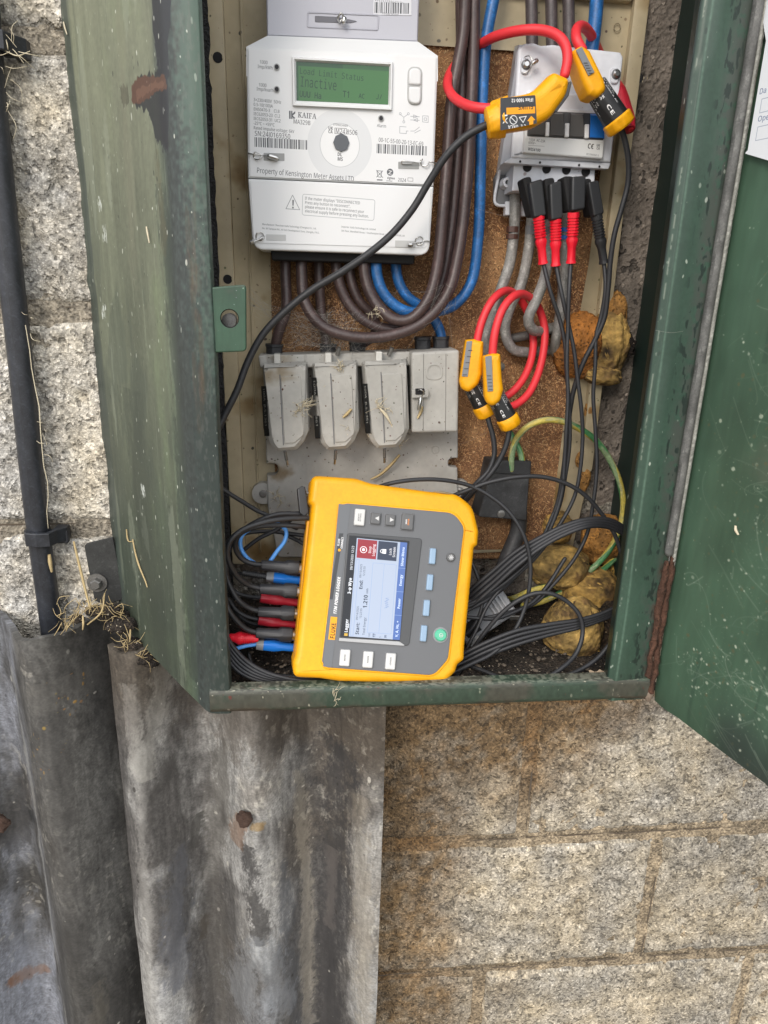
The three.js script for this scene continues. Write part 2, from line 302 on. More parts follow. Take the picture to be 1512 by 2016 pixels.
// ---------------------------------------------------------------- materials
const M = {
  block: std({ map: blockMap, bumpMap: blockBump, bumpScale: 0.003, roughness: 0.96, vertexColors: true }),
  mortar: std({ map: mortarMap, bumpMap: mortarBump, bumpScale: 0.003, roughness: 0.97, vertexColors: true }),
  rendered: std({ map: renderMap, bumpMap: renderBump, bumpScale: 0.004, roughness: 0.97 }),
  chip: std({ map: chipMap, bumpMap: chipBump, bumpScale: 0.0013, roughness: 0.95, vertexColors: true }),
  beige: std({ map: beigeMap, roughness: 0.55, bumpMap: wobble, bumpScale: 0.0008 }),
  cutout: std({ map: greyMap, roughness: 0.6, bumpMap: fineBump, bumpScale: 0.0001 }),
  iso: std({ map: isoMap, roughness: 0.42 }),
  isoDark: std({ color: lin(0.16, 0.165, 0.175), roughness: 0.6 }),
  white: std({ color: lin(0.71, 0.72, 0.725), roughness: 0.45 }),
  hub: std({ color: lin(0.47, 0.475, 0.53), roughness: 0.45 }),
  faceGrey: std({ color: lin(0.42, 0.425, 0.42), roughness: 0.5 }),
  black: std({ color: lin(0.022, 0.023, 0.025), roughness: 0.42, bumpMap: fineBump, bumpScale: 0.00005 }),
  blackMatte: std({ color: lin(0.024, 0.025, 0.028), roughness: 0.5, bumpMap: fineBump, bumpScale: 0.0001 }),
  dark: std({ color: lin(0.008, 0.008, 0.009), roughness: 0.8 }),
  pipe: std({ color: lin(0.045, 0.05, 0.062), map: dustMap, roughness: 0.42, bumpMap: wobble, bumpScale: 0.0004 }),
  brown: std({ color: lin(0.12, 0.078, 0.074), map: dustMap, roughness: 0.42 }),
  blue: std({ color: lin(0.035, 0.22, 0.62), map: dustMap, roughness: 0.4 }),
  blueClean: std({ color: lin(0.012, 0.17, 0.62), roughness: 0.4 }),
  blueLight: std({ color: lin(0.10, 0.34, 0.82), roughness: 0.45 }),
  greyTail: std({ color: lin(0.46, 0.45, 0.42), map: dustMap, roughness: 0.5 }),
  red: std({ color: lin(0.72, 0.035, 0.045), roughness: 0.5 }),
  redBright: std({ color: lin(0.75, 0.012, 0.03), roughness: 0.42 }),
  redDark: std({ color: lin(0.4, 0.015, 0.03), roughness: 0.4 }),
  yellow: std({ map: dataTex(256, 0.12, (u, v) => { const c = 240 + 18 * (fbm(u * 6, v * 6, 4, 6) - 0.5) + 14 * (fbm(u * 60, v * 60, 2, 60) - 0.5); return [c, c, c]; }), color: lin(0.98, 0.45, 0.003), roughness: 0.46, bumpMap: fineBump, bumpScale: 0.00004 }),
  panelGrey: std({ color: lin(0.135, 0.14, 0.148), roughness: 0.5, bumpMap: fineBump, bumpScale: 0.00006 }),
  panelDark: std({ color: lin(0.075, 0.078, 0.082), roughness: 0.5 }),
  labelGrey: std({ color: lin(0.2, 0.21, 0.22), roughness: 0.5 }),
  steel: std({ color: lin(0.55, 0.55, 0.54), roughness: 0.3, metalness: 1 }),
  dullSteel: std({ color: lin(0.42, 0.41, 0.39), roughness: 0.5, metalness: 0.8, map: dustMap }),
  rust: std({ color: lin(0.13, 0.06, 0.036), map: dustMap, roughness: 0.95, bumpMap: mortarBump, bumpScale: 0.0015 }),
  foam: std({ map: foamMap, bumpMap: foamBump, bumpScale: 0.003, roughness: 0.8 }),
  olive: std({ map: oliveFoam[0], bumpMap: oliveFoam[1], bumpScale: 0.003, roughness: 0.88 }),
  soil: std({ map: soilMap, bumpMap: soilBump, bumpScale: 0.003, roughness: 1 }),
  straw: std({ color: lin(0.48, 0.37, 0.19), roughness: 0.8 }),
  strawPale: std({ color: lin(0.62, 0.55, 0.4), roughness: 0.85 }),
  web: phys({ color: lin(0.4, 0.38, 0.34), roughness: 0.9 }),
  greyPlastic: std({ color: lin(0.3, 0.31, 0.33), roughness: 0.45 }),
  earthBlock: std({ color: lin(0.075, 0.077, 0.08), map: dustMap, roughness: 0.6 }),
  sheath: std({ color: lin(0.08, 0.082, 0.088), map: dustMap, roughness: 0.55 }),
  ground: std({ color: lin(0.5, 0.46, 0.38), map: mortarMap, roughness: 1 }),
};
const dim = (m, r, g, b) => { const q = m.clone(); q.color = lin(r, g, b); return q; };

// ---------------------------------------------------------------- ground and wall
{
  const g = new THREE.PlaneGeometry(60, 60, 1, 1); g.rotateX(-Math.PI / 2); g.translate(0, 0, 0);
  const o = new THREE.Mesh(triUV(g), M.ground); o.name = 'ground'; o.userData.kind = 'structure'; o.receiveShadow = true; scene.add(o);
}
const stainAt = (x, y) => { // damp and dirt on the wall, by place
  const n = fbm(x * 7 + 3, y * 7 + 1, 4), n2 = fbm(x * 24 + 9, y * 24, 3);
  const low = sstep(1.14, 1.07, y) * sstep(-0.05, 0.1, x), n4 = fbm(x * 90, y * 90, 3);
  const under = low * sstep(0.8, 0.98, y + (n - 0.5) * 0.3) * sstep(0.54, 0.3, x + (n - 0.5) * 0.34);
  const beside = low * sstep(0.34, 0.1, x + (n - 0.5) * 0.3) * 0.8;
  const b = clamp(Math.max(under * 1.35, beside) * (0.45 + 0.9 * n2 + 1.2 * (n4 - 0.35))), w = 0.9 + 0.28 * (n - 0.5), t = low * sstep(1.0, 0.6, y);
  const c = [w, w, w].map((q, k) => mix(q, q * [1.02, 0.945, 0.82][k], 0.42 * low + 0.3 * t));
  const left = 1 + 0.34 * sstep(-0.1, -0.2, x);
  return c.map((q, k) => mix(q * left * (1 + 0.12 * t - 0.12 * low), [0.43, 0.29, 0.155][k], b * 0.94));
};
function tint(g, fn) { const p = g.attributes.position, c = new Float32Array(p.count * 3); for (let i = 0; i < p.count; i++) c.set(fn(p.getX(i), p.getY(i), p.getZ(i)), i * 3); g.setAttribute('color', new THREE.BufferAttribute(c, 3)); return g; }
const wall = thing('block_wall', 'rough concrete block wall with pale mortar joints behind the green cabinet', 'wall', V(0, 0, -0.1));
{
  const core = new THREE.BoxGeometry(2.0, 2.0, 0.19, 200, 200, 1), p = core.attributes.position; core.translate(0.25, 1.1, -0.1);
  for (let i = 0; i < p.count; i++) if (p.getZ(i) > -0.01) p.setZ(i, -0.0048 + 0.009 * (fbm(p.getX(i) * 30, p.getY(i) * 30, 4) - 0.5));
  core.computeVertexNormals();
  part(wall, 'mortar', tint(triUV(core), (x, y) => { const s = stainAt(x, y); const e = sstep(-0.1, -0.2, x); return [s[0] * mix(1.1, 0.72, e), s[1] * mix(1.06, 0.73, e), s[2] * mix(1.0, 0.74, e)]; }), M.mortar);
  const joints = [0.458, 0.213, -0.036, -0.278, -0.521, -0.764, -1.012, -1.26, -1.47], xj = [0.305, 0.53, 0.25, 0.5];
  const ribbons = [];
  for (let k = 0; k < joints.length - 1; k++) {
    const y1 = joints[k] - 0.008 + 1.5, y0 = joints[k + 1] + 0.008 + 1.5, o = k % 2 ? 0.515 : (k === 4 ? 0.302 : 0.26);
    for (let m = -4; m < 4; m++) {
      const x0 = o + m * 0.45 + 0.006, x1 = x0 + 0.438;
      if (x1 < -0.62 || x0 > 1.0) continue;
      if (y0 > 1.0 && x0 > -0.2 && x1 < 0.36) continue; // behind the cabinet
      const w = x1 - x0, h = y1 - y0, fine = !(y0 > 1.0 && x0 > 0.3), nx = fine ? 88 : 20, ny = fine ? 46 : 12, g = new THREE.BoxGeometry(w, h, 0.06, nx, ny, 1), q = g.attributes.position, out = 0.0025 * (hash2(k, m) - 0.3);
      for (let i = 0; i < q.count; i++) {
        const X = q.getX(i) + (x0 + x1) / 2, Y = q.getY(i) + (y0 + y1) / 2; let Z = q.getZ(i) > 0 ? 0 : -0.05;
        if (!Z) { // worn edges and an uneven face
          const e = Math.min(w / 2 - Math.abs(q.getX(i)), h / 2 - Math.abs(q.getY(i))), ed = fbm(X * 60, Y * 60, 3);
          Z = out + 0.006 * (fbm(X * 28 + k, Y * 28 + m, 4) - 0.5) - 0.004 * sstep(0.62, 0.72, fbm(X * 60 + 5, Y * 60, 3)) - 0.006 * sstep(0.012 * (0.4 + ed), 0, e) - 0.004 * sstep(0.003, 0, e);
        }
        const j = 0.009 * (fbm(Y * 26 + m * 5, X * 26 + k * 3, 3) - 0.5);
        q.setXYZ(i, X + (Math.abs(q.getX(i)) > w / 2 - 1e-4 ? j : 0), Y + (Math.abs(q.getY(i)) > h / 2 - 1e-4 ? j : 0), Z);
      }
      if (fine) { // dark ribbon painting the shadow gap under the lower edge and beside one end
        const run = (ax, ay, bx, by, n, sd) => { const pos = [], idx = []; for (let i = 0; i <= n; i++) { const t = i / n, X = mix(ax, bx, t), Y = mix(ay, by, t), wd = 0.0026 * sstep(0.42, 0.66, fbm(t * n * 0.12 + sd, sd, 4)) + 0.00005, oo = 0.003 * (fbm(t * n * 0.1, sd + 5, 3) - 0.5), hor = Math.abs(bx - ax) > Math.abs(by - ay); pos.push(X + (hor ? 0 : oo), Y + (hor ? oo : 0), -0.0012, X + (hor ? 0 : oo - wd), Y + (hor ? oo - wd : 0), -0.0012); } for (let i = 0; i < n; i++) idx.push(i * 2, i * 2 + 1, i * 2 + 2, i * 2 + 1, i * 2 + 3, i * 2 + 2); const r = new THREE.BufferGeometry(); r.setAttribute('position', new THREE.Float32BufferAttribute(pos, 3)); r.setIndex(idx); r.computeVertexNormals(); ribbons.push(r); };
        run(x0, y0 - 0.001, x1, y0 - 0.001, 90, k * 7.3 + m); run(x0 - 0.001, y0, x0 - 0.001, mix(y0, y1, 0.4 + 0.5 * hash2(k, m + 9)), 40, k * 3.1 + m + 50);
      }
      g.computeVertexNormals(); const tn = 0.9 + 0.2 * hash2(k * 7, m * 3);
      part(wall, 'block', tint(triUV(g), (x, y) => stainAt(x, y).map((s) => s * tn * 1.36)), M.block);
    }
  }
  { const o = part(wall, 'joint_shadow', mergeGeometries(ribbons), std({ color: lin(0.09, 0.07, 0.05), roughness: 1 })); o.userData.kind = 'stuff'; }
  { // rough render inside the cabinet
    const g = new THREE.PlaneGeometry(0.64, 0.9, 140, 180), q = g.attributes.position; g.translate(0.13, 1.53, 0.004);
    for (let i = 0; i < q.count; i++) { const x = q.getX(i), y = q.getY(i); q.setZ(i, 0.009 + 0.012 * (fbm(x * 22, y * 22, 4) - 0.5) - 0.008 * sstep(1.33, 1.3, y + 0.02 * fbm(x * 30, y * 30, 2))); }
    g.computeVertexNormals(); part(wall, 'render_coat', triUV(g), M.rendered, 'dark lumpy cement render seen inside the cabinet');
  }
}

// ---------------------------------------------------------------- cabinet
const cab = thing('meter_cabinet', 'weathered green steel meter cabinet with its door standing open', 'electrical cabinet', V(0.1, 1.1, 0));
const SF = new Frame(V(-0.233, 1.5, 0), 0, Math.atan2(-0.19, 0.126), 0); // its slanted left side
const sideLen = Math.hypot(0.126, 0.19);
// a bent sheet: profile points (x, z) drawn out along y; u follows the profile, v the height
function bent(prof, y0, y1, th, ny = 60, warp) {
  const n = prof.length, L = [0]; for (let i = 1; i < n; i++) L.push(L[i - 1] + prof[i].distanceTo(prof[i - 1]));
  const nor = prof.map((p, i) => { const a = prof[Math.max(0, i - 1)], b = prof[Math.min(n - 1, i + 1)], d = b.clone().sub(a).normalize(); return new THREE.Vector2(-d.y, d.x); });
  const pos = [], uv = [], idx = [];
  for (const s of [0, 1]) for (let j = 0; j <= ny; j++) for (let i = 0; i < n; i++) {
    const y = mix(y0, y1, j / ny), w = warp ? warp(L[i] / L[n - 1], y) : 0, q = prof[i].clone().addScaledVector(nor[i], w - s * th);
    pos.push(q.x, y, q.y); uv.push(L[i] / L[n - 1], j / ny);
  }
  const id = (s, j, i) => s * (ny + 1) * n + j * n + i, quad = (a, b, c, d) => idx.push(a, b, c, a, c, d);
  for (let j = 0; j < ny; j++) { for (let i = 0; i < n - 1; i++) { quad(id(0, j, i), id(0, j, i + 1), id(0, j + 1, i + 1), id(0, j + 1, i)); quad(id(1, j, i + 1), id(1, j, i), id(1, j + 1, i), id(1, j + 1, i + 1)); }
    quad(id(1, j, 0), id(0, j, 0), id(0, j + 1, 0), id(1, j + 1, 0)); quad(id(0, j, n - 1), id(1, j, n - 1), id(1, j + 1, n - 1), id(0, j + 1, n - 1)); }
  for (let i = 0; i < n - 1; i++) { quad(id(1, 0, i), id(1, 0, i + 1), id(0, 0, i + 1), id(0, 0, i)); quad(id(0, ny, i), id(0, ny, i + 1), id(1, ny, i + 1), id(1, ny, i)); }
  const g = new THREE.BufferGeometry(); g.setAttribute('position', new THREE.Float32BufferAttribute(pos, 3)); g.setAttribute('uv', new THREE.Float32BufferAttribute(uv, 2)); g.setIndex(idx);
  return crease(g, 0.7);
}
const P2 = (x, z) => new THREE.Vector2(x, z);
const yBot = 1.101, yTop = 1.97;
const sideProf = roundPts([P2(-0.233, 0), P2(-0.112, 0.182), P2(-0.1, 0.2), P2(-0.079, 0.2), P2(-0.079, 0.186)].map((p, i) => { p.r = [0, 0, 0.018, 0.003, 0][i]; return p; }), 0);
sideProf.splice(1, 0, ...[0.2, 0.4, 0.6, 0.8].map((t) => P2(mix(-0.233, -0.112, t), 0.182 * t)));
const profTotal = sideProf.reduce((s, p, i) => i ? s + p.distanceTo(sideProf[i - 1]) : 0, 0);
const sideMap = canvasTex(896, 1536, (x, w, h) => {
  reseed(21);
  const im = x.createImageData(w, h), uB = 0.213 / profTotal; // where the bend starts
  for (let j = 0; j < h; j++) for (let i = 0; i < w; i++) {
    const u = i / w, y = mix(yTop, yBot, j / h), o = (j * w + i) * 4;
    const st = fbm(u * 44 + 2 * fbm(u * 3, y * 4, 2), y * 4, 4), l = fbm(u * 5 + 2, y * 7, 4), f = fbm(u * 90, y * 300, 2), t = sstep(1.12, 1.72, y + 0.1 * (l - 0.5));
    let c = [mix(66, 116, t), mix(74, 120, t), mix(62, 101, t)];  // darker towards the bottom: weathering, with some shade painted in
    const gr = sstep(0.44, 0.68, l) * sstep(0.25, 0.6, u); c = [mix(c[0], 96, gr * 0.35), mix(c[1], 112, gr * 0.4), mix(c[2], 80, gr * 0.4)];
    const k = 1 + 0.17 * (st - 0.5) + 0.12 * (f - 0.5) + 0.3 * (l - 0.5); c = c.map((q) => q * k);
    { const bl = fbm(u * 7 + 11, y * 11 + 5, 5), ed = sstep(0.53, 0.6, bl + 0.06 * (f - 0.5)) * sstep(1.75, 1.35, y), pale = sstep(0.6, 0.66, fbm(u * 12 + 31, y * 8, 5) + 0.05 * (f - 0.5)); c = c.map((q, m) => mix(mix(q, [62, 70, 62][m], ed * 0.4), [142, 148, 132][m], pale * 0.35)); }
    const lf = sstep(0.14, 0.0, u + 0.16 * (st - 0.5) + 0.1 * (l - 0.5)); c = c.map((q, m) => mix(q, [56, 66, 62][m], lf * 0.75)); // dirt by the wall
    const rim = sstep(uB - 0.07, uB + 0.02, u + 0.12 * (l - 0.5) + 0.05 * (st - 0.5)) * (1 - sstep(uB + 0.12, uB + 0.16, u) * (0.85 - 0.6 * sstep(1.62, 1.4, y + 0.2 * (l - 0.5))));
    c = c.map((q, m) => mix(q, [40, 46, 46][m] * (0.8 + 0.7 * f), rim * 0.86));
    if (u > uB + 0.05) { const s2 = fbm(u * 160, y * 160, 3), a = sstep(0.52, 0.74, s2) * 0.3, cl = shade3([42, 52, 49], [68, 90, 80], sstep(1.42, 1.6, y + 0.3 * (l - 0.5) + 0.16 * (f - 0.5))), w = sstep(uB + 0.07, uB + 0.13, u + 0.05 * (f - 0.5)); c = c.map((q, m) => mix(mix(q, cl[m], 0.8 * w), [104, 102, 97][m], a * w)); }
    const um = u + 0.05 * (st - 0.5) + 0.03 * (f - 0.5), moss = sstep(uB - 0.09, uB - 0.03, um) * sstep(uB + 0.04, uB - 0.01, um) * sstep(1.66, 1.5, y + 0.1 * (l - 0.5)) * (0.4 + 0.6 * l); c = c.map((q, m) => mix(q, [96, 116, 90][m], moss * 0.55));
    im.data[o] = c[0]; im.data[o + 1] = c[1]; im.data[o + 2] = c[2]; im.data[o + 3] = 255;
  }
  x.putImageData(im, 0, 0);
  const A = (px, py) => { const q = SF.L(px, py); return [q.x / profTotal * w, (yTop - 1.5 - q.y) / (yTop - yBot) * h]; };
  const patch = (pts, col, jag = 5) => { x.fillStyle = col; x.beginPath(); pts.forEach((p, i) => { const a = A(...p), b = A(...pts[(i + 1) % pts.length]); for (let s = 0; s < 12; s++) x.lineTo(mix(a[0], b[0], s / 12) + rr(-jag, jag) * 0.7, mix(a[1], b[1], s / 12) + rr(-jag, jag) * 0.9); }); x.fill(); };
  patch([[262, 185], [265, 160], [296, 146], [325, 144], [330, 290], [308, 280], [290, 215], [268, 215]], 'rgba(34,36,38,.86)', 7);
  patch([[296, -40], [330, -40], [330, 300], [318, 290], [312, 160], [300, 60]], 'rgba(36,38,42,.9)', 8);
  patch([[236, 172], [250, 166], [254, 205], [240, 208]], 'rgba(58,56,46,.55)', 5);
  patch([[258, 172], [270, 150], [322, 148], [328, 172], [300, 186], [272, 206], [258, 200]], 'rgb(82,57,45)', 3);
  patch([[266, 178], [300, 160], [322, 158], [322, 168], [290, 182], [268, 200]], 'rgb(98,71,57)', 3);
  streak(x, A, [[118, 40], [140, 300], [165, 560]], 34, 'rgb(58,62,58)', 0.55);
  streak(x, A, [[180, 640], [205, 900], [228, 1180]], 50, 'rgb(44,50,46)', 0.6);
  streak(x, A, [[322, 420], [345, 700], [362, 1000], [378, 1300]], 40, 'rgb(40,46,44)', 0.6);
  streak(x, A, [[270, 900], [300, 1150], [330, 1300]], 120, 'rgb(50,56,50)', 0.55);
  streak(x, A, [[236, 60], [250, 300], [262, 520]], 40, 'rgb(124,122,104)', 0.4);
  streak(x, A, [[310, 330], [322, 470]], 24, 'rgb(86,80,60)', 0.6);
  for (let i = 0; i < 260; i++) { const px = rnd() * w * 0.8, py = rnd() * h, l = rr(6, 90); x.strokeStyle = rnd() < 0.6 ? `rgba(36,46,40,${rr(0.15, 0.5)})` : `rgba(168,176,154,${rr(0.12, 0.4)})`; x.lineWidth = rr(0.6, 2.6); x.beginPath(); x.moveTo(px, py); x.quadraticCurveTo(px + rr(-4, 4), py + l / 2, px + rr(-6, 6), py + l); x.stroke(); }
  for (let i = 0; i < 900; i++) { const s = Math.pow(rnd(), 3) * 2.4 + 0.6; x.fillStyle = rnd() < 0.72 ? `rgba(205,208,196,${rr(0.3, 0.85)})` : `rgba(26,30,28,${rr(0.3, 0.8)})`; x.beginPath(); x.ellipse(rnd() * w, rnd() * h, s * 1.2, s * rr(0.7, 2), rr(-0.4, 0.4), 0, 7); x.fill(); }
  for (const [a, b, n] of [[203, 605, 26], [205, 450, 16], [280, 960, 20], [195, 390, 14]]) for (let i = 0; i < n; i++) { const q = A(a + rr(-4, 4), b + rr(-10, 14)); x.fillStyle = `rgba(220,226,222,${rr(0.25, 0.75)})`; x.fillRect(q[0], q[1], rr(2, 7), rr(3, 16)); }
  for (let i = 0; i < 40; i++) { x.fillStyle = `rgba(100,68,46,${rr(0.04, 0.13)})`; x.beginPath(); x.ellipse(w * rr(0.885, 0.915), h * rr(0.47, 0.68), rr(3, 9), rr(8, 40), 0, 0, 7); x.fill(); }
});
sideMap.wrapS = sideMap.wrapT = THREE.ClampToEdgeWrapping;
const sideMat = std({ map: sideMap, roughness: 0.5, bumpMap: wobble, bumpScale: 0.0006 });
sideMat.bumpMap = sideMap; sideMat.bumpScale = 0.0006;
part(cab, 'side_panel', bent(sideProf, yBot, yTop, 0.002, 90, (u, y) => 0.0016 * (fbm(u * 5, y * 9, 2) - 0.5) + 0.004 * (fbm(y * 40, 3, 3) - 0.5) * sstep(0.06, 0, u)), sideMat, 'faded olive side of the cabinet with a bare rust patch');
const greenTex = (sd, bias) => canvasTex(1024, 1024, (x, w, h) => {
  reseed(sd); const im = x.createImageData(w, h);
  for (let j = 0; j < h; j++) for (let i = 0; i < w; i++) {
    const l = fbm(i / w * 6 + sd, j / h * 6, 5), f = fbm(i / w * 90, j / h * 12, 3), d = sstep(0.55, 0.8, fbm(i / w * 9 + 40, j / h * 9 + sd, 5)), o = (j * w + i) * 4, k = 1 + 0.3 * (l - 0.5) + 0.12 * (f - 0.5);
    im.data[o] = mix(52 * k, 66, d * bias); im.data[o + 1] = mix(79 * k, 72, d * bias); im.data[o + 2] = mix(62 * k, 62, d * bias); im.data[o + 3] = 255;
  }
  x.putImageData(im, 0, 0);
  for (let i = 0; i < 420 * (0.4 + bias); i++) { const s = Math.pow(rnd(), 5) * 4 + 0.6; x.fillStyle = `rgba(${rr(170, 225)},${rr(172, 225)},${rr(160, 210)},${rr(0.2, 0.8)})`; x.beginPath(); x.ellipse(rnd() * w, rnd() * h, s, s * rr(0.4, 1.6), rnd() * 3, 0, 7); x.fill(); }
}, 0.4);
const flangeMap = greenTex(31, 0.45), railMap = flangeMap;
const flangeMat = std({ map: flangeMap, roughness: 0.38, bumpMap: wobble, bumpScale: 0.0005 });
const railMat = std({ map: railMap, roughness: 0.6, bumpMap: soilBump, bumpScale: 0.0006 });
const darkGreen = std({ color: lin(0.012, 0.03, 0.024), roughness: 0.6 });
// right-hand frame: return lip, eased bend, flat face, edge by the hinge
const rightProf = [P2(0.3015, 0.183), P2(0.2998, 0.192), P2(0.2992, 0.1955), P2(0.3, 0.1968), P2(0.3042, 0.2), P2(0.3055, 0.2006), P2(0.309, 0.2006), P2(0.318, 0.2003), P2(0.33, 0.2), P2(0.343, 0.1995), P2(0.346, 0.194), P2(0.346, 0.178)];
{
  const frameMap = canvasTex(256, 1536, (x, w, h) => {
    reseed(61); const im = x.createImageData(w, h);
    for (let j = 0; j < h; j++) for (let i = 0; i < w; i++) {
      const u = i / w, y = (1 - j / h) * 0.87, l = fbm(u * 3 + 3, y * 12, 5), f = fbm(u * 40, y * 400, 3), k = 1 + 0.28 * (l - 0.5) + 0.12 * (f - 0.5), o = (j * w + i) * 4, sp = fbm(u * 16, y * 160, 4);
      let c = [54 * k, 76 * k, 64 * k];
      const worn = Math.exp(-(((u - 0.278 - 0.02 * (l - 0.5)) / 0.014) ** 2)) * (0.5 + 0.5 * f); c = c.map((q, m) => mix(q, [112, 138, 122][m], worn * 0.6));  // bend highlight painted as a thin paler line with worn breaks
      const dirt = sstep(0.44, 0.66, u + 0.3 * (l - 0.5)) * sstep(0.4, 0.58, sp + 0.16 * u); c = c.map((q, m) => mix(q, [70, 72, 68][m], dirt * 0.72)); const chip = sstep(0.4, 0.5, u) * sstep(0.7, 0.6, u) * sstep(0.62, 0.66, fbm(u * 26, y * 110, 3)); c = c.map((q, m) => mix(q, [30, 42, 38][m], chip * 0.8)); c = c.map((q, m) => mix(q, [16, 34, 28][m], sstep(0.19, 0.16, u)));
      const rs = sstep(0.22, 0.1, y + 0.12 * (l - 0.5)) * sstep(0.6, 0.8, u + 0.2 * (sp - 0.5)); c = c.map((q, m) => mix(q, [78, 50, 40][m], rs * 0.9));
      const edge = sstep(0.016, 0.0, Math.abs(u - 0.205)) * sstep(0.5, 0.62, sp); c = c.map((q, m) => mix(q, [150, 152, 140][m], edge * 0.6));
      im.data[o] = c[0]; im.data[o + 1] = c[1]; im.data[o + 2] = c[2]; im.data[o + 3] = 255;
    }
    x.putImageData(im, 0, 0);
    for (let i = 0; i < 260; i++) { const s = Math.pow(rnd(), 4) * 3 + 0.5; x.fillStyle = rnd() < 0.6 ? `rgba(200,204,192,${rr(0.3, 0.8)})` : `rgba(24,30,28,${rr(0.3, 0.8)})`; x.beginPath(); x.ellipse(rnd() * w, rnd() * h, s * 1.2, s * rr(0.6, 1.6), rnd(), 0, 7); x.fill(); }
  });
  frameMap.wrapS = frameMap.wrapT = THREE.ClampToEdgeWrapping;
  const g = bent(rightProf, yBot + 0.001, yTop, 0.002, 60, (u, y) => 0.0008 * (fbm(u * 4, y * 8, 2) - 0.5)); const p = g.attributes.position;
  for (let i = 0; i < p.count; i++) p.setX(i, p.getX(i) - 0.004 * (p.getY(i) - 1.12)); // a frame that leans a little
  part(cab, 'right_frame', g, std({ map: frameMap, roughness: 0.4, bumpMap: frameMap, bumpScale: 0.0003 }));
  // dark strip added to fill the gap left of the board
  const gk = new THREE.BoxGeometry(0.05, 0.8, 0.012, 12, 160, 1), gp = gk.attributes.position; gk.translate(-0.119, 1.53, 0.026);
  for (let i = 0; i < gp.count; i++) { const e = fbm(gp.getX(i) * 200, gp.getY(i) * 120, 3) - 0.5; gp.setXYZ(i, gp.getX(i) + 0.004 * e, gp.getY(i), gp.getZ(i) + 0.006 * e); }
  gk.computeVertexNormals(); part(cab, 'gap_strip', triUV(gk), std({ color: lin(0.03, 0.03, 0.031), roughness: 1, bumpMap: soilBump, bumpScale: 0.003 }), 'dark fuzzy strip filling the gap');
  const b = triUV(bent([P2(0.345, 0.178), P2(0.372, 0.001)], yBot, yTop, 0.002, 4)); part(cab, 'right_panel', b, darkGreen);
  part(cab, 'bottom_panel', triUV((() => { const s = toShape([P2(-0.231, -0.001), P2(-0.104, -0.186), P2(0.345, -0.186), P2(0.371, -0.001)]); const e = new THREE.ExtrudeGeometry(s, { depth: 0.002, bevelEnabled: false }); e.rotateX(-Math.PI / 2); e.translate(0, yBot + 0.001, 0); return e; })()), railMat);
  part(cab, 'top_panel', triUV((() => { const s = toShape([P2(-0.231, -0.001), P2(-0.1, -0.199), P2(0.345, -0.199), P2(0.371, -0.001)]); const e = new THREE.ExtrudeGeometry(s, { depth: 0.002, bevelEnabled: false }); e.rotateX(-Math.PI / 2); e.translate(0, yTop, 0); return e; })()), flangeMat);
}
const FR = new Frame(V(0.1, 1.5, 0.2)); // the front plane of the cabinet
{ // bottom rail: eased upper edge, dirty face, rounded lower edge
  const prof = [P2(0, 0.187), P2(0, 0.197), P2(0.0008, 0.1995), P2(0.003, 0.2012), P2(0.006, 0.202), P2(0.019, 0.202), P2(0.024, 0.2), P2(0.027, 0.194), P2(0.0275, 0.186)]; // (down, z)
  const n = 70, pos = [], idx = [], m = prof.length;
  for (let i = 0; i <= n; i++) for (let j = 0; j < m; j++) { const x = mix(-0.0985, 0.3435, i / n), w = 0.0012 * (fbm(x * 22, 4, 3) - 0.5); pos.push(x, 1.1275 - prof[j].x + w * (j > 3 ? 1 : 0.4), prof[j].y + w * 0.6); }
  for (let i = 0; i < n; i++) for (let j = 0; j < m - 1; j++) { const a = i * m + j, b = a + m; idx.push(a, a + 1, b + 1, a, b + 1, b); }
  const ruv = []; for (let i = 0; i <= n; i++) for (let j = 0; j < m; j++) ruv.push(i / n, 1 - j / (m - 1));
  const rm = canvasTex(1280, 128, (x, w, h) => {
    reseed(63); const im = x.createImageData(w, h);
    for (let j = 0; j < h; j++) for (let i = 0; i < w; i++) {
      const X = i / w * 0.44, v = j / h, l = fbm(X * 24, v * 2 + 7, 5), f = fbm(X * 300, v * 20, 3), d = sstep(0.42, 0.62, l + 0.12 * (f - 0.5)), lo = sstep(0.62, 0.86, v + 0.3 * (l - 0.5)), top = sstep(0.4, 0.26, v + 0.16 * (f - 0.5)), k = 0.84 + 0.32 * f, o = (j * w + i) * 4;
      let c = shade3([54, 70, 58], [70, 69, 61], d * 0.9); c = shade3(c, [70, 56, 46], lo * 0.85); c = shade3(c, [134, 136, 122], top * 0.5 * sstep(0.35, 0.6, f));
      im.data[o] = c[0] * k; im.data[o + 1] = c[1] * k; im.data[o + 2] = c[2] * k; im.data[o + 3] = 255;
    }
    x.putImageData(im, 0, 0);
    for (let i = 0; i < 240; i++) { const s = Math.pow(rnd(), 4) * 3 + 0.6; x.fillStyle = rnd() < 0.7 ? `rgba(190,184,164,${rr(0.2, 0.8)})` : `rgba(120,40,36,${rr(0.2, 0.6)})`; x.beginPath(); x.ellipse(rnd() * w, rnd() * h, s * 1.4, s, rnd(), 0, 7); x.fill(); }
  });
  rm.wrapS = rm.wrapT = THREE.ClampToEdgeWrapping;
  const g = new THREE.BufferGeometry(); g.setAttribute('position', new THREE.Float32BufferAttribute(pos, 3)); g.setAttribute('uv', new THREE.Float32BufferAttribute(ruv, 2)); g.setIndex(idx); g.computeVertexNormals();
  part(cab, 'bottom_rail', g, std({ map: rm, roughness: 0.55, bumpMap: rm, bumpScale: 0.0006 }), 'dirty green lower rail of the cabinet opening');
}
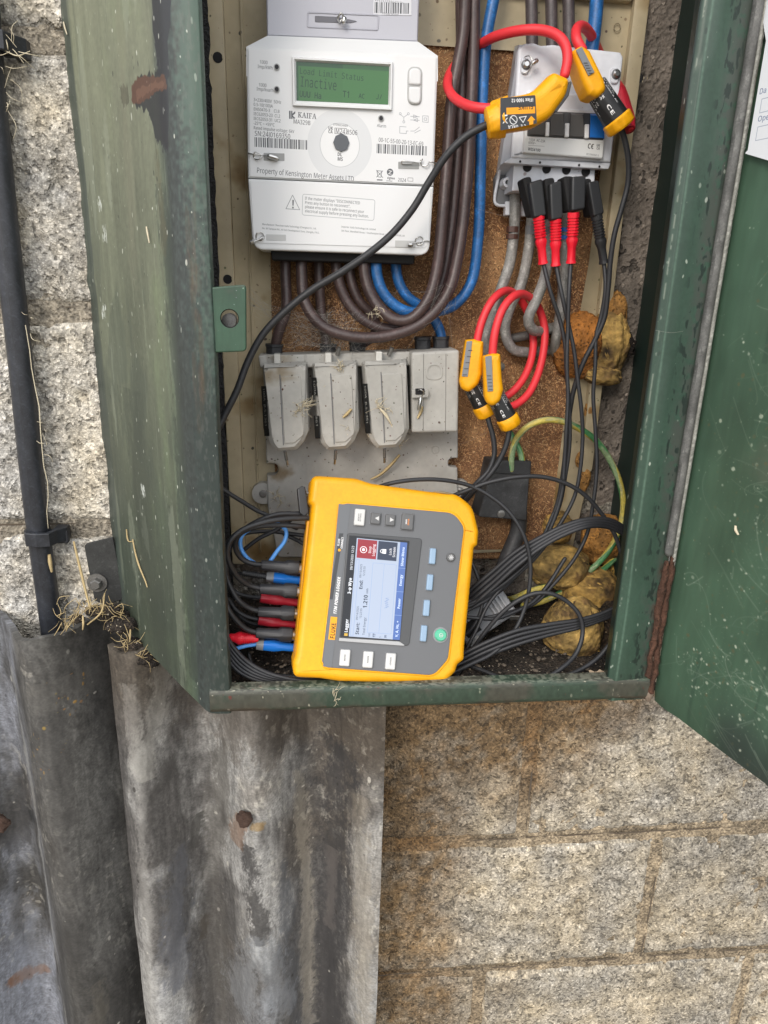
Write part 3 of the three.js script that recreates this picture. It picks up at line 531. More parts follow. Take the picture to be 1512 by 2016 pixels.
{ // lock plate with its hole
  const g = slab(FR, [[409, 566, 0.004], [484, 560, 0.003], [485, 692, 0.004], [411, 695, 0.002]], -0.007, -0.002, { bev: 0.0012, holes: [{ c: [452, 627], rad: 0.0088 }] });
  const lm = greenTex(91, 1.0); lm.repeat.set(1 / 0.14, 1 / 0.14); const p = part(cab, 'lock_plate', triUV(g), std({ map: lm, roughness: 0.45, bumpMap: lm, bumpScale: 0.0004 }), 'green lock plate with a round bolt hole');
  part(p, 'hole_rim', (() => { const c = FR.L(452, 627, -0.006), q = FR.W(c.x, c.y, -0.012); const t = new THREE.TorusGeometry(0.0085, 0.0016, 8, 28); t.translate(q.x, q.y, q.z + 0.006); return t; })(), M.dark);
  part(p, 'lock_barrel', (() => { const c = FR.L(454, 630, -0.03), q = FR.W(c.x, c.y, -0.03); return rod(q, q.clone().add(V(0, 0, 0.014)), 0.006); })(), M.dullSteel);
}
{ // fixing lug with bolt by the sheets
  const LF = new Frame(V(-0.25, 1.18, 0.006));
  part(cab, 'fixing_lug', triUV(slab(LF, [[165, 1072, 0.006], [222, 1058], [246, 1180], [205, 1190], [186, 1184, 0.008]], 0, 0.004, { bev: 0.001 })), std({ color: lin(0.06, 0.062, 0.06), roughness: 0.7, map: dustMap }));
  const c = LF.L(192, 1146, 0.004), q = LF.W(c.x, c.y, 0.0045);
  part(cab, 'washer', rod(q, q.clone().add(V(0, 0, 0.002)), 0.0115, 24), M.dullSteel);
  part(cab, 'bolt', lathe(q.clone().add(V(0, 0, 0.002)), q.clone().add(V(0, 0, 0.010)), [[0, 0], [0, 0.0068], [0.8, 0.0068], [1, 0.0052], [1, 0]], 6), M.dullSteel);
}
// strips along the hinge
{
  const hx = (y) => 0.3445, zz = 0.203, yA = P(1322, 1085, 0.2).y;
  const lineAt = (y0, y1, dx, r, w, n = 30) => tube(Array.from({ length: n }, (_, i) => { const y = mix(y0, y1, i / (n - 1)); return V(hx(y) + dx + w * (fbm(y * 60, dx * 900, 2) - 0.5), y, zz); }), r, 60, 8);
  part(cab, 'seal_strip', triUV(lineAt(yA, yTop - 0.01, -0.0045, 0.0042, 0.0006)), std({ color: lin(0.2, 0.2, 0.19), map: dustMap, roughness: 0.7 }), 'grey weathered seal strip along the hinge side');
  part(cab, 'seal_edge', triUV(lineAt(yA - 0.008, yTop - 0.01, 0.0012, 0.0022, 0.0004)), std({ color: lin(0.5, 0.5, 0.45), map: dustMap, roughness: 0.6 }));
  part(cab, 'rusty_hinge', (() => { const g = mergeGeometries([lineAt(yBot + 0.012, yA - 0.006, 0.001, 0.003, 0.0014), lineAt(yBot + 0.03, yA - 0.012, -0.005, 0.003, 0.003)]), p = g.attributes.position; for (let i = 0; i < p.count; i++) { const y = p.getY(i), k = p.getX(i) * 200 + p.getZ(i) * 300; p.setX(i, p.getX(i) + 0.004 * (fbm(y * 90, k, 3) - 0.5)); p.setZ(i, p.getZ(i) - 0.001 + 0.006 * (fbm(y * 120 + 4, k, 3) - 0.5)); } g.computeVertexNormals(); return triUV(g); })(), M.rust, 'bare rusty lower part of the hinge');
  part(cab, 'hinge_end', triUV(blob(V(0.345, yBot + 0.009, 0.199), 0.0045, 0.011, 0.005, 0.4, 2, 3, 16)), std({ color: lin(0.22, 0.17, 0.13), roughness: 0.9 }));
}
// the open door
const DF = new Frame(V(0.348, yBot - 0.001, 0.2005), 0, -74.1 * Math.PI / 180, 0);
{
  const W = 0.45, H = yTop - yBot;
  const map = canvasTex(640, 1280, (x, w, h) => {
    reseed(77); const im = x.createImageData(w, h);
    for (let j = 0; j < h; j++) for (let i = 0; i < w; i++) {
      const u = i / w * W, y = (1 - j / h) * H, l = fbm(u * 22, y * 16, 5), f = fbm(u * 300, y * 40, 2), d = sstep(0.52, 0.78, fbm(u * 30 + 7, y * 26, 5)) * sstep(0.02, 0.12, u), o = (j * w + i) * 4, k = 1 + 0.32 * (l - 0.5) + 0.1 * (f - 0.5);
      const lowDark = sstep(0.09, 0.0, y + 0.05 * (l - 0.5)) * 0.7 * sstep(0.06, 0.1, u);  // door darker towards its lower edge
      const c = [62 * k, 86 * k, 69 * k].map((q, m) => mix(mix(q, [84, 88, 76][m], d * 0.8), [44, 52, 50][m], lowDark));
      im.data[o] = c[0]; im.data[o + 1] = c[1]; im.data[o + 2] = c[2]; im.data[o + 3] = 255;
    }
    x.putImageData(im, 0, 0);
    const spots = [[0.11, 0.2, 0.06, 300], [0.1, 0.08, 0.05, 400], [0.05, 0.06, 0.03, 200], [0.09, 0.33, 0.04, 240], [0.13, 0.46, 0.06, 460], [0.07, 0.42, 0.03, 160], [0.12, 0.15, 0.12, 900], [0.08, 0.3, 0.1, 500]];
    for (const [cx, cy, s, n] of spots) for (let i = 0; i < n; i++) {
      const px = (cx + s * (rnd() + rnd() + rnd() - 1.5)) / W * w, py = (1 - (cy + s * 1.4 * (rnd() + rnd() + rnd() - 1.5)) / H) * h, t = rnd(), q = Math.pow(rnd(), 7) * 2.4 + 0.4;
      x.fillStyle = t < 0.6 ? `rgba(196,198,180,${rr(0.2, 0.75)})` : `rgba(90,84,60,${rr(0.3, 0.7)})`; x.beginPath(); x.ellipse(px, py, q, q * rr(0.4, 1.2), rnd() * 3, 0, 7); x.fill();
      if (t < 0.05) { x.strokeStyle = `rgba(190,192,178,${rr(0.08, 0.3)})`; x.lineWidth = rr(0.5, 1.2); x.beginPath(); x.moveTo(px, py); x.quadraticCurveTo(px + rr(-30, 30), py + rr(-30, 30), px + rr(-60, 60), py + rr(-60, 60)); x.stroke(); }
    }
    for (let i = 0; i < 420; i++) { const q = Math.pow(rnd(), 8) * 2.6 + 0.4; x.fillStyle = `rgba(196,200,186,${rr(0.15, 0.6)})`; x.beginPath(); x.ellipse(rnd() * w, rnd() * h, q, q * rr(0.4, 1.6), rnd() * 3, 0, 7); x.fill(); }
    for (let i = 0; i < 70; i++) { const a = 0.7 + rr(-0.25, 0.25), px = rr(0.05, 0.7) * w, py = (1 - rr(0.02, 0.2) / H) * h, l = rr(20, 110); x.strokeStyle = `rgba(186,190,172,${rr(0.06, 0.3)})`; x.lineWidth = rr(0.6, 1.8); x.beginPath(); x.moveTo(px, py); x.quadraticCurveTo(px + l * 0.5, py + l * 0.45 + rr(-6, 6), px + l, py + l * a); x.stroke(); }
    for (let i = 0; i < 30; i++) { x.strokeStyle = `rgba(30,46,40,${rr(0.08, 0.22)})`; x.lineWidth = rr(2, 8); const px = rnd() * w, py = rnd() * h; x.beginPath(); x.moveTo(px, py); x.lineTo(px + rr(-8, 8), py + rr(100, 400)); x.stroke(); }
  });
  map.wrapS = map.wrapT = THREE.ClampToEdgeWrapping;
  const nx = 40, ny = 60, g = new THREE.PlaneGeometry(W, H, nx, ny), p = g.attributes.position; g.translate(W / 2, H / 2, 0);
  for (let i = 0; i < p.count; i++) { // rolled hinge edge, slight ribs and dents
    const u = p.getX(i), y = p.getY(i);
    p.setZ(i, -0.002 * sstep(0.01, 0, u) - 0.002 * sstep(0.02, 0.028, u) + 0.0025 * (Math.exp(-(((u - 0.148) / 0.006) ** 2))) + 0.003 * (fbm(u * 12, y * 9, 2) - 0.5)- 0.002 * sstep(0.006, 0, y));
  }
  g.computeVertexNormals(); g.applyMatrix4(DF.m);
  const door = part(cab, 'door', g, std({ map, roughness: 0.42 }), 'open green cabinet door, its inner face dusty and cobwebbed');
  const skin = new THREE.BoxGeometry(W - 0.004, H - 0.004, 0.002); skin.translate(W / 2, H / 2, -0.02); skin.translate(0, 0.003, 0); skin.applyMatrix4(DF.m); part(door, 'outer_skin', triUV(skin), darkGreen);
  for (const [x, y, sx, sy] of [[W - 0.001, H / 2, 0.002, H], [W / 2, H - 0.001, W - 0.006, 0.002], [W / 2, 0.004, W - 0.012, 0.002]]) { const e = new THREE.BoxGeometry(sx, sy, 0.016); e.translate(x, y, -0.0135); e.applyMatrix4(DF.m); part(door, 'folded_edge', triUV(e), darkGreen); }
  const [lg, lt] = printed(DF, [[1486, -60], [1660, -60], [1660, 360], [1466, 302, 0.003], [1472, 296], [1508, 80]].map((q) => q), 0.004, 512, (x, C, S, c) => {
    x.fillStyle = '#d9dce0'; x.fillRect(0, 0, c.width, c.height); x.fillStyle = '#5b6a8c'; x.strokeStyle = '#8d97a8'; x.lineWidth = 2;
    x.font = '26px sans-serif'; for (const [t, px, py] of [['Da', 1494, 186], ['Ope', 1491, 240]]) { const q = C(px, py); x.fillText(t, ...q); }
    for (const [a, b, d, e] of [[1500, 195, 1600, 222], [1492, 250, 1600, 276]]) { const q = C(a, b), s = C(d, e); x.strokeRect(q[0], q[1], s[0] - q[0], 44); }
  });
  part(door, 'paper_label', lg, std({ map: lt, roughness: 0.35 }), 'white paper form stuck inside the door');
}

// ---------------------------------------------------------------- corrugated sheets, pipe, clips
function sheetTex(x0, x1, y0, y1, fn, extra, sd) {
  const t = canvasTex(576, 1152, (x, w, h) => {
    reseed(sd); const im = x.createImageData(w, h);
    for (let j = 0; j < h; j++) for (let i = 0; i < w; i++) {
      const X = mix(x0, x1, i / w), Y = mix(y1, y0, j / h), wx = X + 0.012 * (fbm(X * 20, Y * 8, 3) - 0.5), wy = Y + 0.05 * (fbm(X * 12 + 5, Y * 12, 3) - 0.5);
      const l = fbm(wx * 26 + sd, wy * 9, 5), b = fbm(wx * 10, wy * 5 + sd, 4), f = 0.5 * fbm((X * 0.7 + Y * 0.3) * 420, (Y - X) * 110, 3) + 0.5 * fbm(X * 420 + 20 * l, Y * 16, 3), g = fbm(X * 700, Y * 700, 2), o = (j * w + i) * 4;
      const sp = sstep(0.66, 0.72, fbm(X * 150 + 9, Y * 110, 3)), c = fn(X, Y, l, b, f).map((q, m) => mix(q, [178, 174, 162][m], sp * 0.4 * sstep(0.4, 0.6, b))), k = 1 + 0.7 * (f - 0.5) + 0.36 * (g - 0.5);
      im.data[o] = clamp(c[0] * k, 0, 255); im.data[o + 1] = clamp(c[1] * k, 0, 255); im.data[o + 2] = clamp(c[2] * k, 0, 255); im.data[o + 3] = 255;
    }
    x.putImageData(im, 0, 0);
    const A = (px, py, z = 0.035) => { const q = P(px, py, z); return [(q.x - x0) / (x1 - x0) * w, (y1 - q.y) / (y1 - y0) * h]; };
    extra(x, A, w, h);
    for (let i = 0; i < 240; i++) { const s = Math.pow(rnd(), 3) * 3 + 0.6; x.fillStyle = rnd() < 0.5 ? `rgba(206,202,190,${rr(0.2, 0.7)})` : `rgba(30,28,26,${rr(0.2, 0.6)})`; x.beginPath(); x.ellipse(rnd() * w, rnd() * h, s, s * rr(0.5, 2), 0, 0, 7); x.fill(); }
  });
  t.wrapS = t.wrapT = THREE.ClampToEdgeWrapping; return t;
}
function corrugated(name, label, crowns, xA, xB, y0, y1, zV, zC, tex) {
  const prof = [], n = 90;
  for (let i = 0; i <= n; i++) {
    const x = mix(xA, xB, i / n); let k = 0; while (k < crowns.length - 2 && x > crowns[k + 1]) k++;
    const t = (x - crowns[k]) / (crowns[k + 1] - crowns[k]); prof.push(P2(x, mix(zV, zC, 0.5 + 0.5 * Math.cos(t * 2 * Math.PI))));
  }
  const g = bent(prof, y0, y1, 0.0065, 120, (u, y) => 0.006 * (fbm(u * 6, y * 5, 3) - 0.5) + 0.002 * (fbm(u * 30, y * 24, 3) - 0.5));
  { const p = g.attributes.position; for (let i = 0; i < p.count; i++) if (p.getY(i) > y1 - 0.02) p.setY(i, p.getY(i) + 0.010 * (fbm(p.getX(i) * 40, p.getZ(i) * 40, 3) - 0.5)); }
  const t = thing(name, label, 'corrugated sheet', V((xA + xB) / 2, y0, 0.02), 'corrugated sheets on the wall below the cabinet');
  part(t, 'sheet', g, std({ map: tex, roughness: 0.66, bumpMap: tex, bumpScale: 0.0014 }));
  return t;
}
{
  const xA = -0.236, xB = 0.0885, y0 = 0.3, y1 = 1.099;
  const tex = sheetTex(xA, xB, y0, y1, (X, Y, l, b, f) => {
    let c = shade3([84, 82, 80], [144, 143, 140], sstep(0.4, 0.6, l));
    c = shade3(c, [88, 78, 66], sstep(0.48, 0.7, b) * 0.45);
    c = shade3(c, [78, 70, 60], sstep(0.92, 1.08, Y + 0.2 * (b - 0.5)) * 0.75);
    return shade3(c, [136, 140, 146], sstep(0.54, 0.75, fbm(X * 14 + 3, Y * 6, 3)) * 0.4);
  }, (x, A) => {
    streak(x, A, [[420, 1400], [560, 1410], [730, 1420]], 70, 'rgb(70,62,54)', 0.5);
    streak(x, A, [[560, 1700], [566, 1800], [590, 2040]], 26, 'rgb(74,76,80)', 0.7);
    streak(x, A, [[440, 1480], [420, 1700], [430, 2040]], 30, 'rgb(80,77,72)', 0.6);
    streak(x, A, [[668, 1500], [662, 1600], [655, 1800], [645, 2060]], 40, 'rgb(52,51,52)', 0.95);
    streak(x, A, [[655, 1700], [650, 1840]], 14, 'rgb(104,98,94)', 0.7);
    streak(x, A, [[505, 1650], [510, 1720], [522, 1800]], 24, 'rgb(46,45,45)', 0.9);
    streak(x, A, [[335, 1500], [305, 1540], [300, 1600]], 20, 'rgb(64,62,60)', 0.7);
    streak(x, A, [[350, 1690], [352, 1780], [356, 1900]], 34, 'rgb(92,94,100)', 0.8);
    streak(x, A, [[388, 1640], [384, 1680]], 14, 'rgb(56,55,52)', 0.7); streak(x, A, [[402, 1836], [402, 1864]], 14, 'rgb(64,58,50)', 0.7);
    streak(x, A, [[264, 1330], [285, 1500], [300, 1800], [320, 2040]], 14, 'rgb(170,168,162)', 0.4);
    streak(x, A, [[330, 1320], [290, 1480]], 26, 'rgb(166,164,156)', 0.55);
    streak(x, A, [[596, 1540], [612, 1760], [612, 2040]], 18, 'rgb(164,156,140)', 0.6);
    streak(x, A, [[470, 1960], [520, 1830], [570, 1960]], 40, 'rgb(146,152,158)', 0.5);
    streak(x, A, [[460, 1850], [500, 1720]], 26, 'rgb(70,68,66)', 0.45);
    streak(x, A, [[710, 1560], [720, 1800], [715, 2040]], 22, 'rgb(140,132,118)', 0.55);
    streak(x, A, [[484, 1600], [472, 1636]], 20, 'rgb(112,78,56)', 0.6); streak(x, A, [[510, 1588], [522, 1590]], 8, 'rgb(140,104,50)', 0.6);
  }, 3);
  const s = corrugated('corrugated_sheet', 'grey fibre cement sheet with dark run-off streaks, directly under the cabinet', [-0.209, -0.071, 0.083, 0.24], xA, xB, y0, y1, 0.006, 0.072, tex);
  const q = P(482, 1612, 0.073);
  part(s, 'bolt', blob(q, 0.0105, 0.0105, 0.007, 0.7, 2.6, 5, 26), dim(M.rust, 0.24, 0.14, 0.1), 'rusty bolt head');
}
{
  const xA = -0.56, xB = -0.215, y0 = 0.3, y1 = 1.121;
  const tex = sheetTex(xA, xB, y0, y1, (X, Y, l, b, f) => {
    let c = shade3([60, 59, 57], [96, 95, 92], sstep(0.3, 0.72, l));
    c = shade3(c, [136, 140, 150], sstep(-0.325, -0.36, X + 0.03 * (b - 0.5)) * sstep(0.3, 0.6, l) * 0.8);  // skylit left flank of the crown painted paler and bluer
    return shade3(c, [92, 80, 64], sstep(0.5, 0.75, b) * 0.35);
  }, (x, A) => {
    streak(x, A, [[10, 1330], [60, 1560], [110, 1880], [140, 2040]], 9, 'rgb(150,150,146)', 0.7);  // first streak: bright crest line of the crown, its light painted in
    streak(x, A, [[120, 1400], [165, 1800]], 40, 'rgb(50,49,48)', 0.5); streak(x, A, [[205, 1900], [215, 1960]], 20, 'rgb(104,98,86)', 0.5);
    streak(x, A, [[20, 1935], [75, 1950]], 10, 'rgb(124,82,56)', 0.8); streak(x, A, [[60, 1340], [120, 1330], [200, 1330]], 24, 'rgb(90,88,84)', 0.5);
    streak(x, A, [[30, 1560], [20, 1700]], 20, 'rgb(60,60,62)', 0.6); streak(x, A, [[40, 1800], [50, 1960]], 30, 'rgb(128,132,140)', 0.5);
    for (let i = 0; i < 46; i++) { const t = rnd() < 0.5, a = A((t ? 112 : 150) + 36 * (rnd() + rnd() + rnd() - 1.5), (t ? 1440 : 1345) + 44 * (rnd() + rnd() + rnd() - 1.5)); x.fillStyle = `rgba(${rr(150, 190)},${rr(110, 140)},60,${rr(0.3, 0.8)})`; x.beginPath(); x.ellipse(a[0], a[1], 0.6 + 2.6 * rnd() ** 3, 0.6 + 3 * rnd() ** 3, 0, 0, 7); x.fill(); }
  }, 8);
  const s = corrugated('corrugated_sheet', 'darker corrugated sheet at the left with the pipe running down behind its top edge', [-0.615, -0.46, -0.307, -0.148], xA, xB, y0, y1, 0.004, 0.082, tex);
  part(s, 'bolt', blob(P(0, 1622, 0.056), 0.0105, 0.0105, 0.008, 0.7, 2.6, 9, 26), dim(M.rust, 0.24, 0.14, 0.1), 'rusty bolt head');
}
{
  const pts = [[-46, -260], [-30, 0], [-14, 200], [8, 420], [39, 700], [70, 1000], [102, 1240], [130, 1500]].map(([a, b]) => P(a, b, 0.017));
  const t = single('conduit_pipe', 'black plastic pipe running down the block wall left of the cabinet', 'pipe', tube(pts, 0.0122, 90, 20), M.pipe);
  for (const [px, py, w, lab] of [[92, 1053, 0, 'black pipe clip screwed to the wall just above the sheets'], [2, 88, 1, 'black pipe clip at the upper left corner of the wall']]) {
    const c = P(px, py, 0.017), k = thing('pipe_clip', lab, 'pipe clip', c, 'clips holding the black pipe');
    const sh = toShape([P2(-0.0165, -0.015), P2(-0.0165, 0.006), P2(-0.012, 0.0155), P2(0, 0.0185), P2(0.012, 0.0155), P2(0.0165, 0.004), P2(0.024, -0.006), P2(0.024, -0.015), P2(0.0128, -0.015), P2(0.0128, 0.004), P2(0.009, 0.0128), P2(0, 0.0148), P2(-0.009, 0.0128), P2(-0.0128, 0.004), P2(-0.0128, -0.015)]);
    const g = new THREE.ExtrudeGeometry(sh, { depth: 0.014, bevelEnabled: true, bevelSize: 0.001, bevelThickness: 0.001, bevelSegments: 2 }); g.rotateX(-Math.PI / 2); g.scale(1, 1, -1); g.translate(0, -0.007, 0);
    const ix = g.index; g.rotateZ(-0.02); g.translate(c.x - 0.004, c.y, c.z + 0.001); const gg = g.index ? g.toNonIndexed() : g, pp = gg.attributes.position.array;
    for (let i = 0; i < pp.length; i += 9) for (let m = 0; m < 3; m++) { const s = pp[i + 3 + m]; pp[i + 3 + m] = pp[i + 6 + m]; pp[i + 6 + m] = s; }
    gg.computeVertexNormals(); part(k, 'saddle', triUV(gg), M.pipe);
    const q = P(px + 15, py + 4, 0.013); part(k, 'tab', boxAt(q.clone().add(V(0.004, 0, -0.003)), 0.022, 0.016, 0.008, 0.002), M.pipe);
    part(k, 'screw', rod(q, q.clone().add(V(0, 0, 0.003)), 0.0042, 16), M.rust);
  }
}

// ---------------------------------------------------------------- meter board
const BF = new Frame(V(0.12, 1.5, 0.022));
{
  const t = thing('meter_board', 'cream plastic meter board with a brown chipboard panel', 'meter board', V(0.12, 1.18, 0.01));
  const out = [[-0.0975, 0.29], [0.329, 0.29], [0.329, -0.20], [0.318, -0.30], [-0.0935, -0.315]].map(([x, y]) => { const v = P2(x - 0.12, y); v.r = 0.006; return v; });
  const inn = [[-0.0435, 0.226], [0.24, 0.226], [0.243, 0.222], [0.247, 0.19], [0.303, 0.19], [0.3, 0.03], [0.293, -0.06], [0.288, -0.30], [-0.0435, -0.305]].map(([x, y]) => { const v = P2(x - 0.12, y); v.r = 0.008; return v; });
  const sh = toShape(roundPts(out, 0.006)); sh.holes.push(new THREE.Path(roundPts(inn, 0.006)));
  let g = new THREE.ExtrudeGeometry(sh, { depth: 0.009, bevelEnabled: true, bevelSize: 0.0015, bevelThickness: 0.0015, bevelOffset: -0.0015, bevelSegments: 3 });
  g.translate(0.12, 1.5, 0.011); part(t, 'tray', triUV(crease(g)), M.beige);
  // raised rims round the tray
  const rim = (pts, w, z) => { const s = toShape(roundPts(pts.map(([x, y]) => P2(x, y)), 0.004)); const e = new THREE.ExtrudeGeometry(s, { depth: w, bevelEnabled: true, bevelSize: 0.0012, bevelThickness: 0.0015, bevelOffset: -0.0012, bevelSegments: 3 }); e.translate(0, 1.5, z); return triUV(crease(e)); };
  part(t, 'side_rim', rim([[-0.0965, 0.288], [-0.0805, 0.288], [-0.0765, -0.312], [-0.0925, -0.312]], 0.006, 0.0225), M.beige);
  part(t, 'side_rim', rim([[0.3125, 0.288], [0.327, 0.288], [0.327, -0.2], [0.3125, -0.2]], 0.007, 0.0225), M.beige);
  part(t, 'top_rim', rim([[-0.079, 0.284], [0.311, 0.284], [0.311, 0.27], [-0.079, 0.27]], 0.006, 0.0225), M.beige);
  part(t, 'ridge', rim([[-0.066, 0.262], [-0.0635, 0.262], [-0.0595, -0.3], [-0.062, -0.3]], 0.0012, 0.0215), M.beige);
  for (const [px, py, a] of [[433, 116, 0], [1252, 156, 1], [452, 550, 0]]) {
    const q = P(px, py, 0.026), r = new THREE.Shape(); r.absarc(0, 0, 0.0095, 0, 6.2832); const h = new THREE.Path(); h.absarc(a ? 0.001 : -0.0015, 0, 0.0042, 0, 6.2832); r.holes.push(h);
    const e = new THREE.ExtrudeGeometry(r, { depth: 0.009, bevelEnabled: true, bevelSize: 0.001, bevelThickness: 0.001, bevelOffset: -0.001, bevelSegments: 2, curveSegments: 20 }); e.translate(q.x, q.y, q.z - 0.004);
    part(t, 'fixing_eye', triUV(crease(e)), M.beige); part(t, 'eye_hole', rod(V(q.x + (a ? 0.001 : -0.0015), q.y, q.z - 0.004), V(q.x + (a ? 0.001 : -0.0015), q.y, q.z + 0.0048), 0.0046, 18), M.dark);
  }
  const c = new THREE.BoxGeometry(0.36, 0.545, 0.006, 120, 180, 1), p = c.attributes.position; c.translate(0.127, 1.46, 0.0145);
  for (let i = 0; i < p.count; i++) if (p.getZ(i) > 0.016) p.setZ(i, 0.0178 + 0.0016 * (fbm(p.getX(i) * 50, p.getY(i) * 50, 4) - 0.5));
  c.computeVertexNormals(); part(t, 'chipboard', tint(triUV(c), (x, y) => { const a = fbm(x * 14 + 2, y * 14, 4), e = sstep(0.0, 0.03, Math.min(x + 0.05, 0.31 - x)), k = 0.82 + 0.9 * (a - 0.4) + 0.3 * e * sstep(1.2, 1.5, y + 0.1 * a); const st = 1 - 0.3 * sstep(0.05, 0.0, Math.abs(y - 1.5 - 0.02)) * sstep(0.16, 0.1, x); return [1.14 * k * st, 1.16 * k * st, 1.18 * k * st]; }), M.chip, 'rough brown chipboard with loose fibres');
  const d = P(1133, 165, 0.023); part(t, 'moulding_mark', (() => { const e = new THREE.TorusGeometry(0.0034, 0.0004, 6, 24); const q = P(1215, 54, 0.0235); e.translate(q.x, q.y, q.z); return e; })(), M.beige);
}

// ---------------------------------------------------------------- electricity meter and its hub
const txt = (x, C, S, str, px, py, size, o = {}) => { x.save(); x.font = `${o.w ?? ''} ${S(size)}px ${o.f ?? 'sans-serif'}`; x.fillStyle = o.c ?? '#3a3c40'; x.textAlign = o.a ?? 'left'; x.textBaseline = 'alphabetic'; const q = C(px, py); x.translate(q[0], q[1]); x.rotate(o.rot ?? 0.042); x.scale(o.sx ?? 0.86, 1); x.fillText(str, 0, 0); x.restore(); };
const line = (x, C, S, pts, w, c) => { x.strokeStyle = c; x.lineWidth = S(w); x.beginPath(); pts.forEach((p, i) => { const q = C(...p); i ? x.lineTo(...q) : x.moveTo(...q); }); x.stroke(); };
const barcode = (x, C, S, x0, y0, x1, y1, h, sd) => { reseed(sd); let t = 0; while (t < 1) { const w = [1.1, 1.1, 2.2, 2.2, 3.2][Math.floor(rnd() * 5)] / (x1 - x0), a = C(mix(x0, x1, t), mix(y0, y1, t)); x.fillStyle = '#42454a'; x.fillRect(a[0], a[1], S((x1 - x0) * w) * 0.95, S(h)); t += w + [1.3, 1.3, 2.4][Math.floor(rnd() * 3)] / (x1 - x0); } };
const MF = new Frame(P(671, 300, 0.08));
function wireSeal(parent, F, pts, r = 0.0007, bead) { // twisted seal wire and its crimped bead
  const w = pts.map(([a, b, d]) => { const c = F.L(a, b, d); return F.W(c.x, c.y, d); });
  const s = part(parent, 'wire_seal', tube(w, r, 40, 6), M.steel);
  if (bead) { const a = F.L(bead[0], bead[1], bead[4] ?? 0.004), b = F.L(bead[2], bead[3], bead[4] ?? 0.004); part(s, 'seal_bead', lathe(F.W(a.x, a.y, bead[4] ?? 0.004), F.W(b.x, b.y, bead[4] ?? 0.004), [[0, 0], [0, 0.0014], [0.2, 0.0022], [0.8, 0.0022], [1, 0.0014], [1, 0]], 10), M.steel); }
}
const loopAt = (px, py, r, d) => Array.from({ length: 13 }, (_, i) => [px + r * Math.cos(i / 12 * 6.28), py + r * Math.sin(i / 12 * 6.28), d + 0.0008 * Math.sin(i)]);
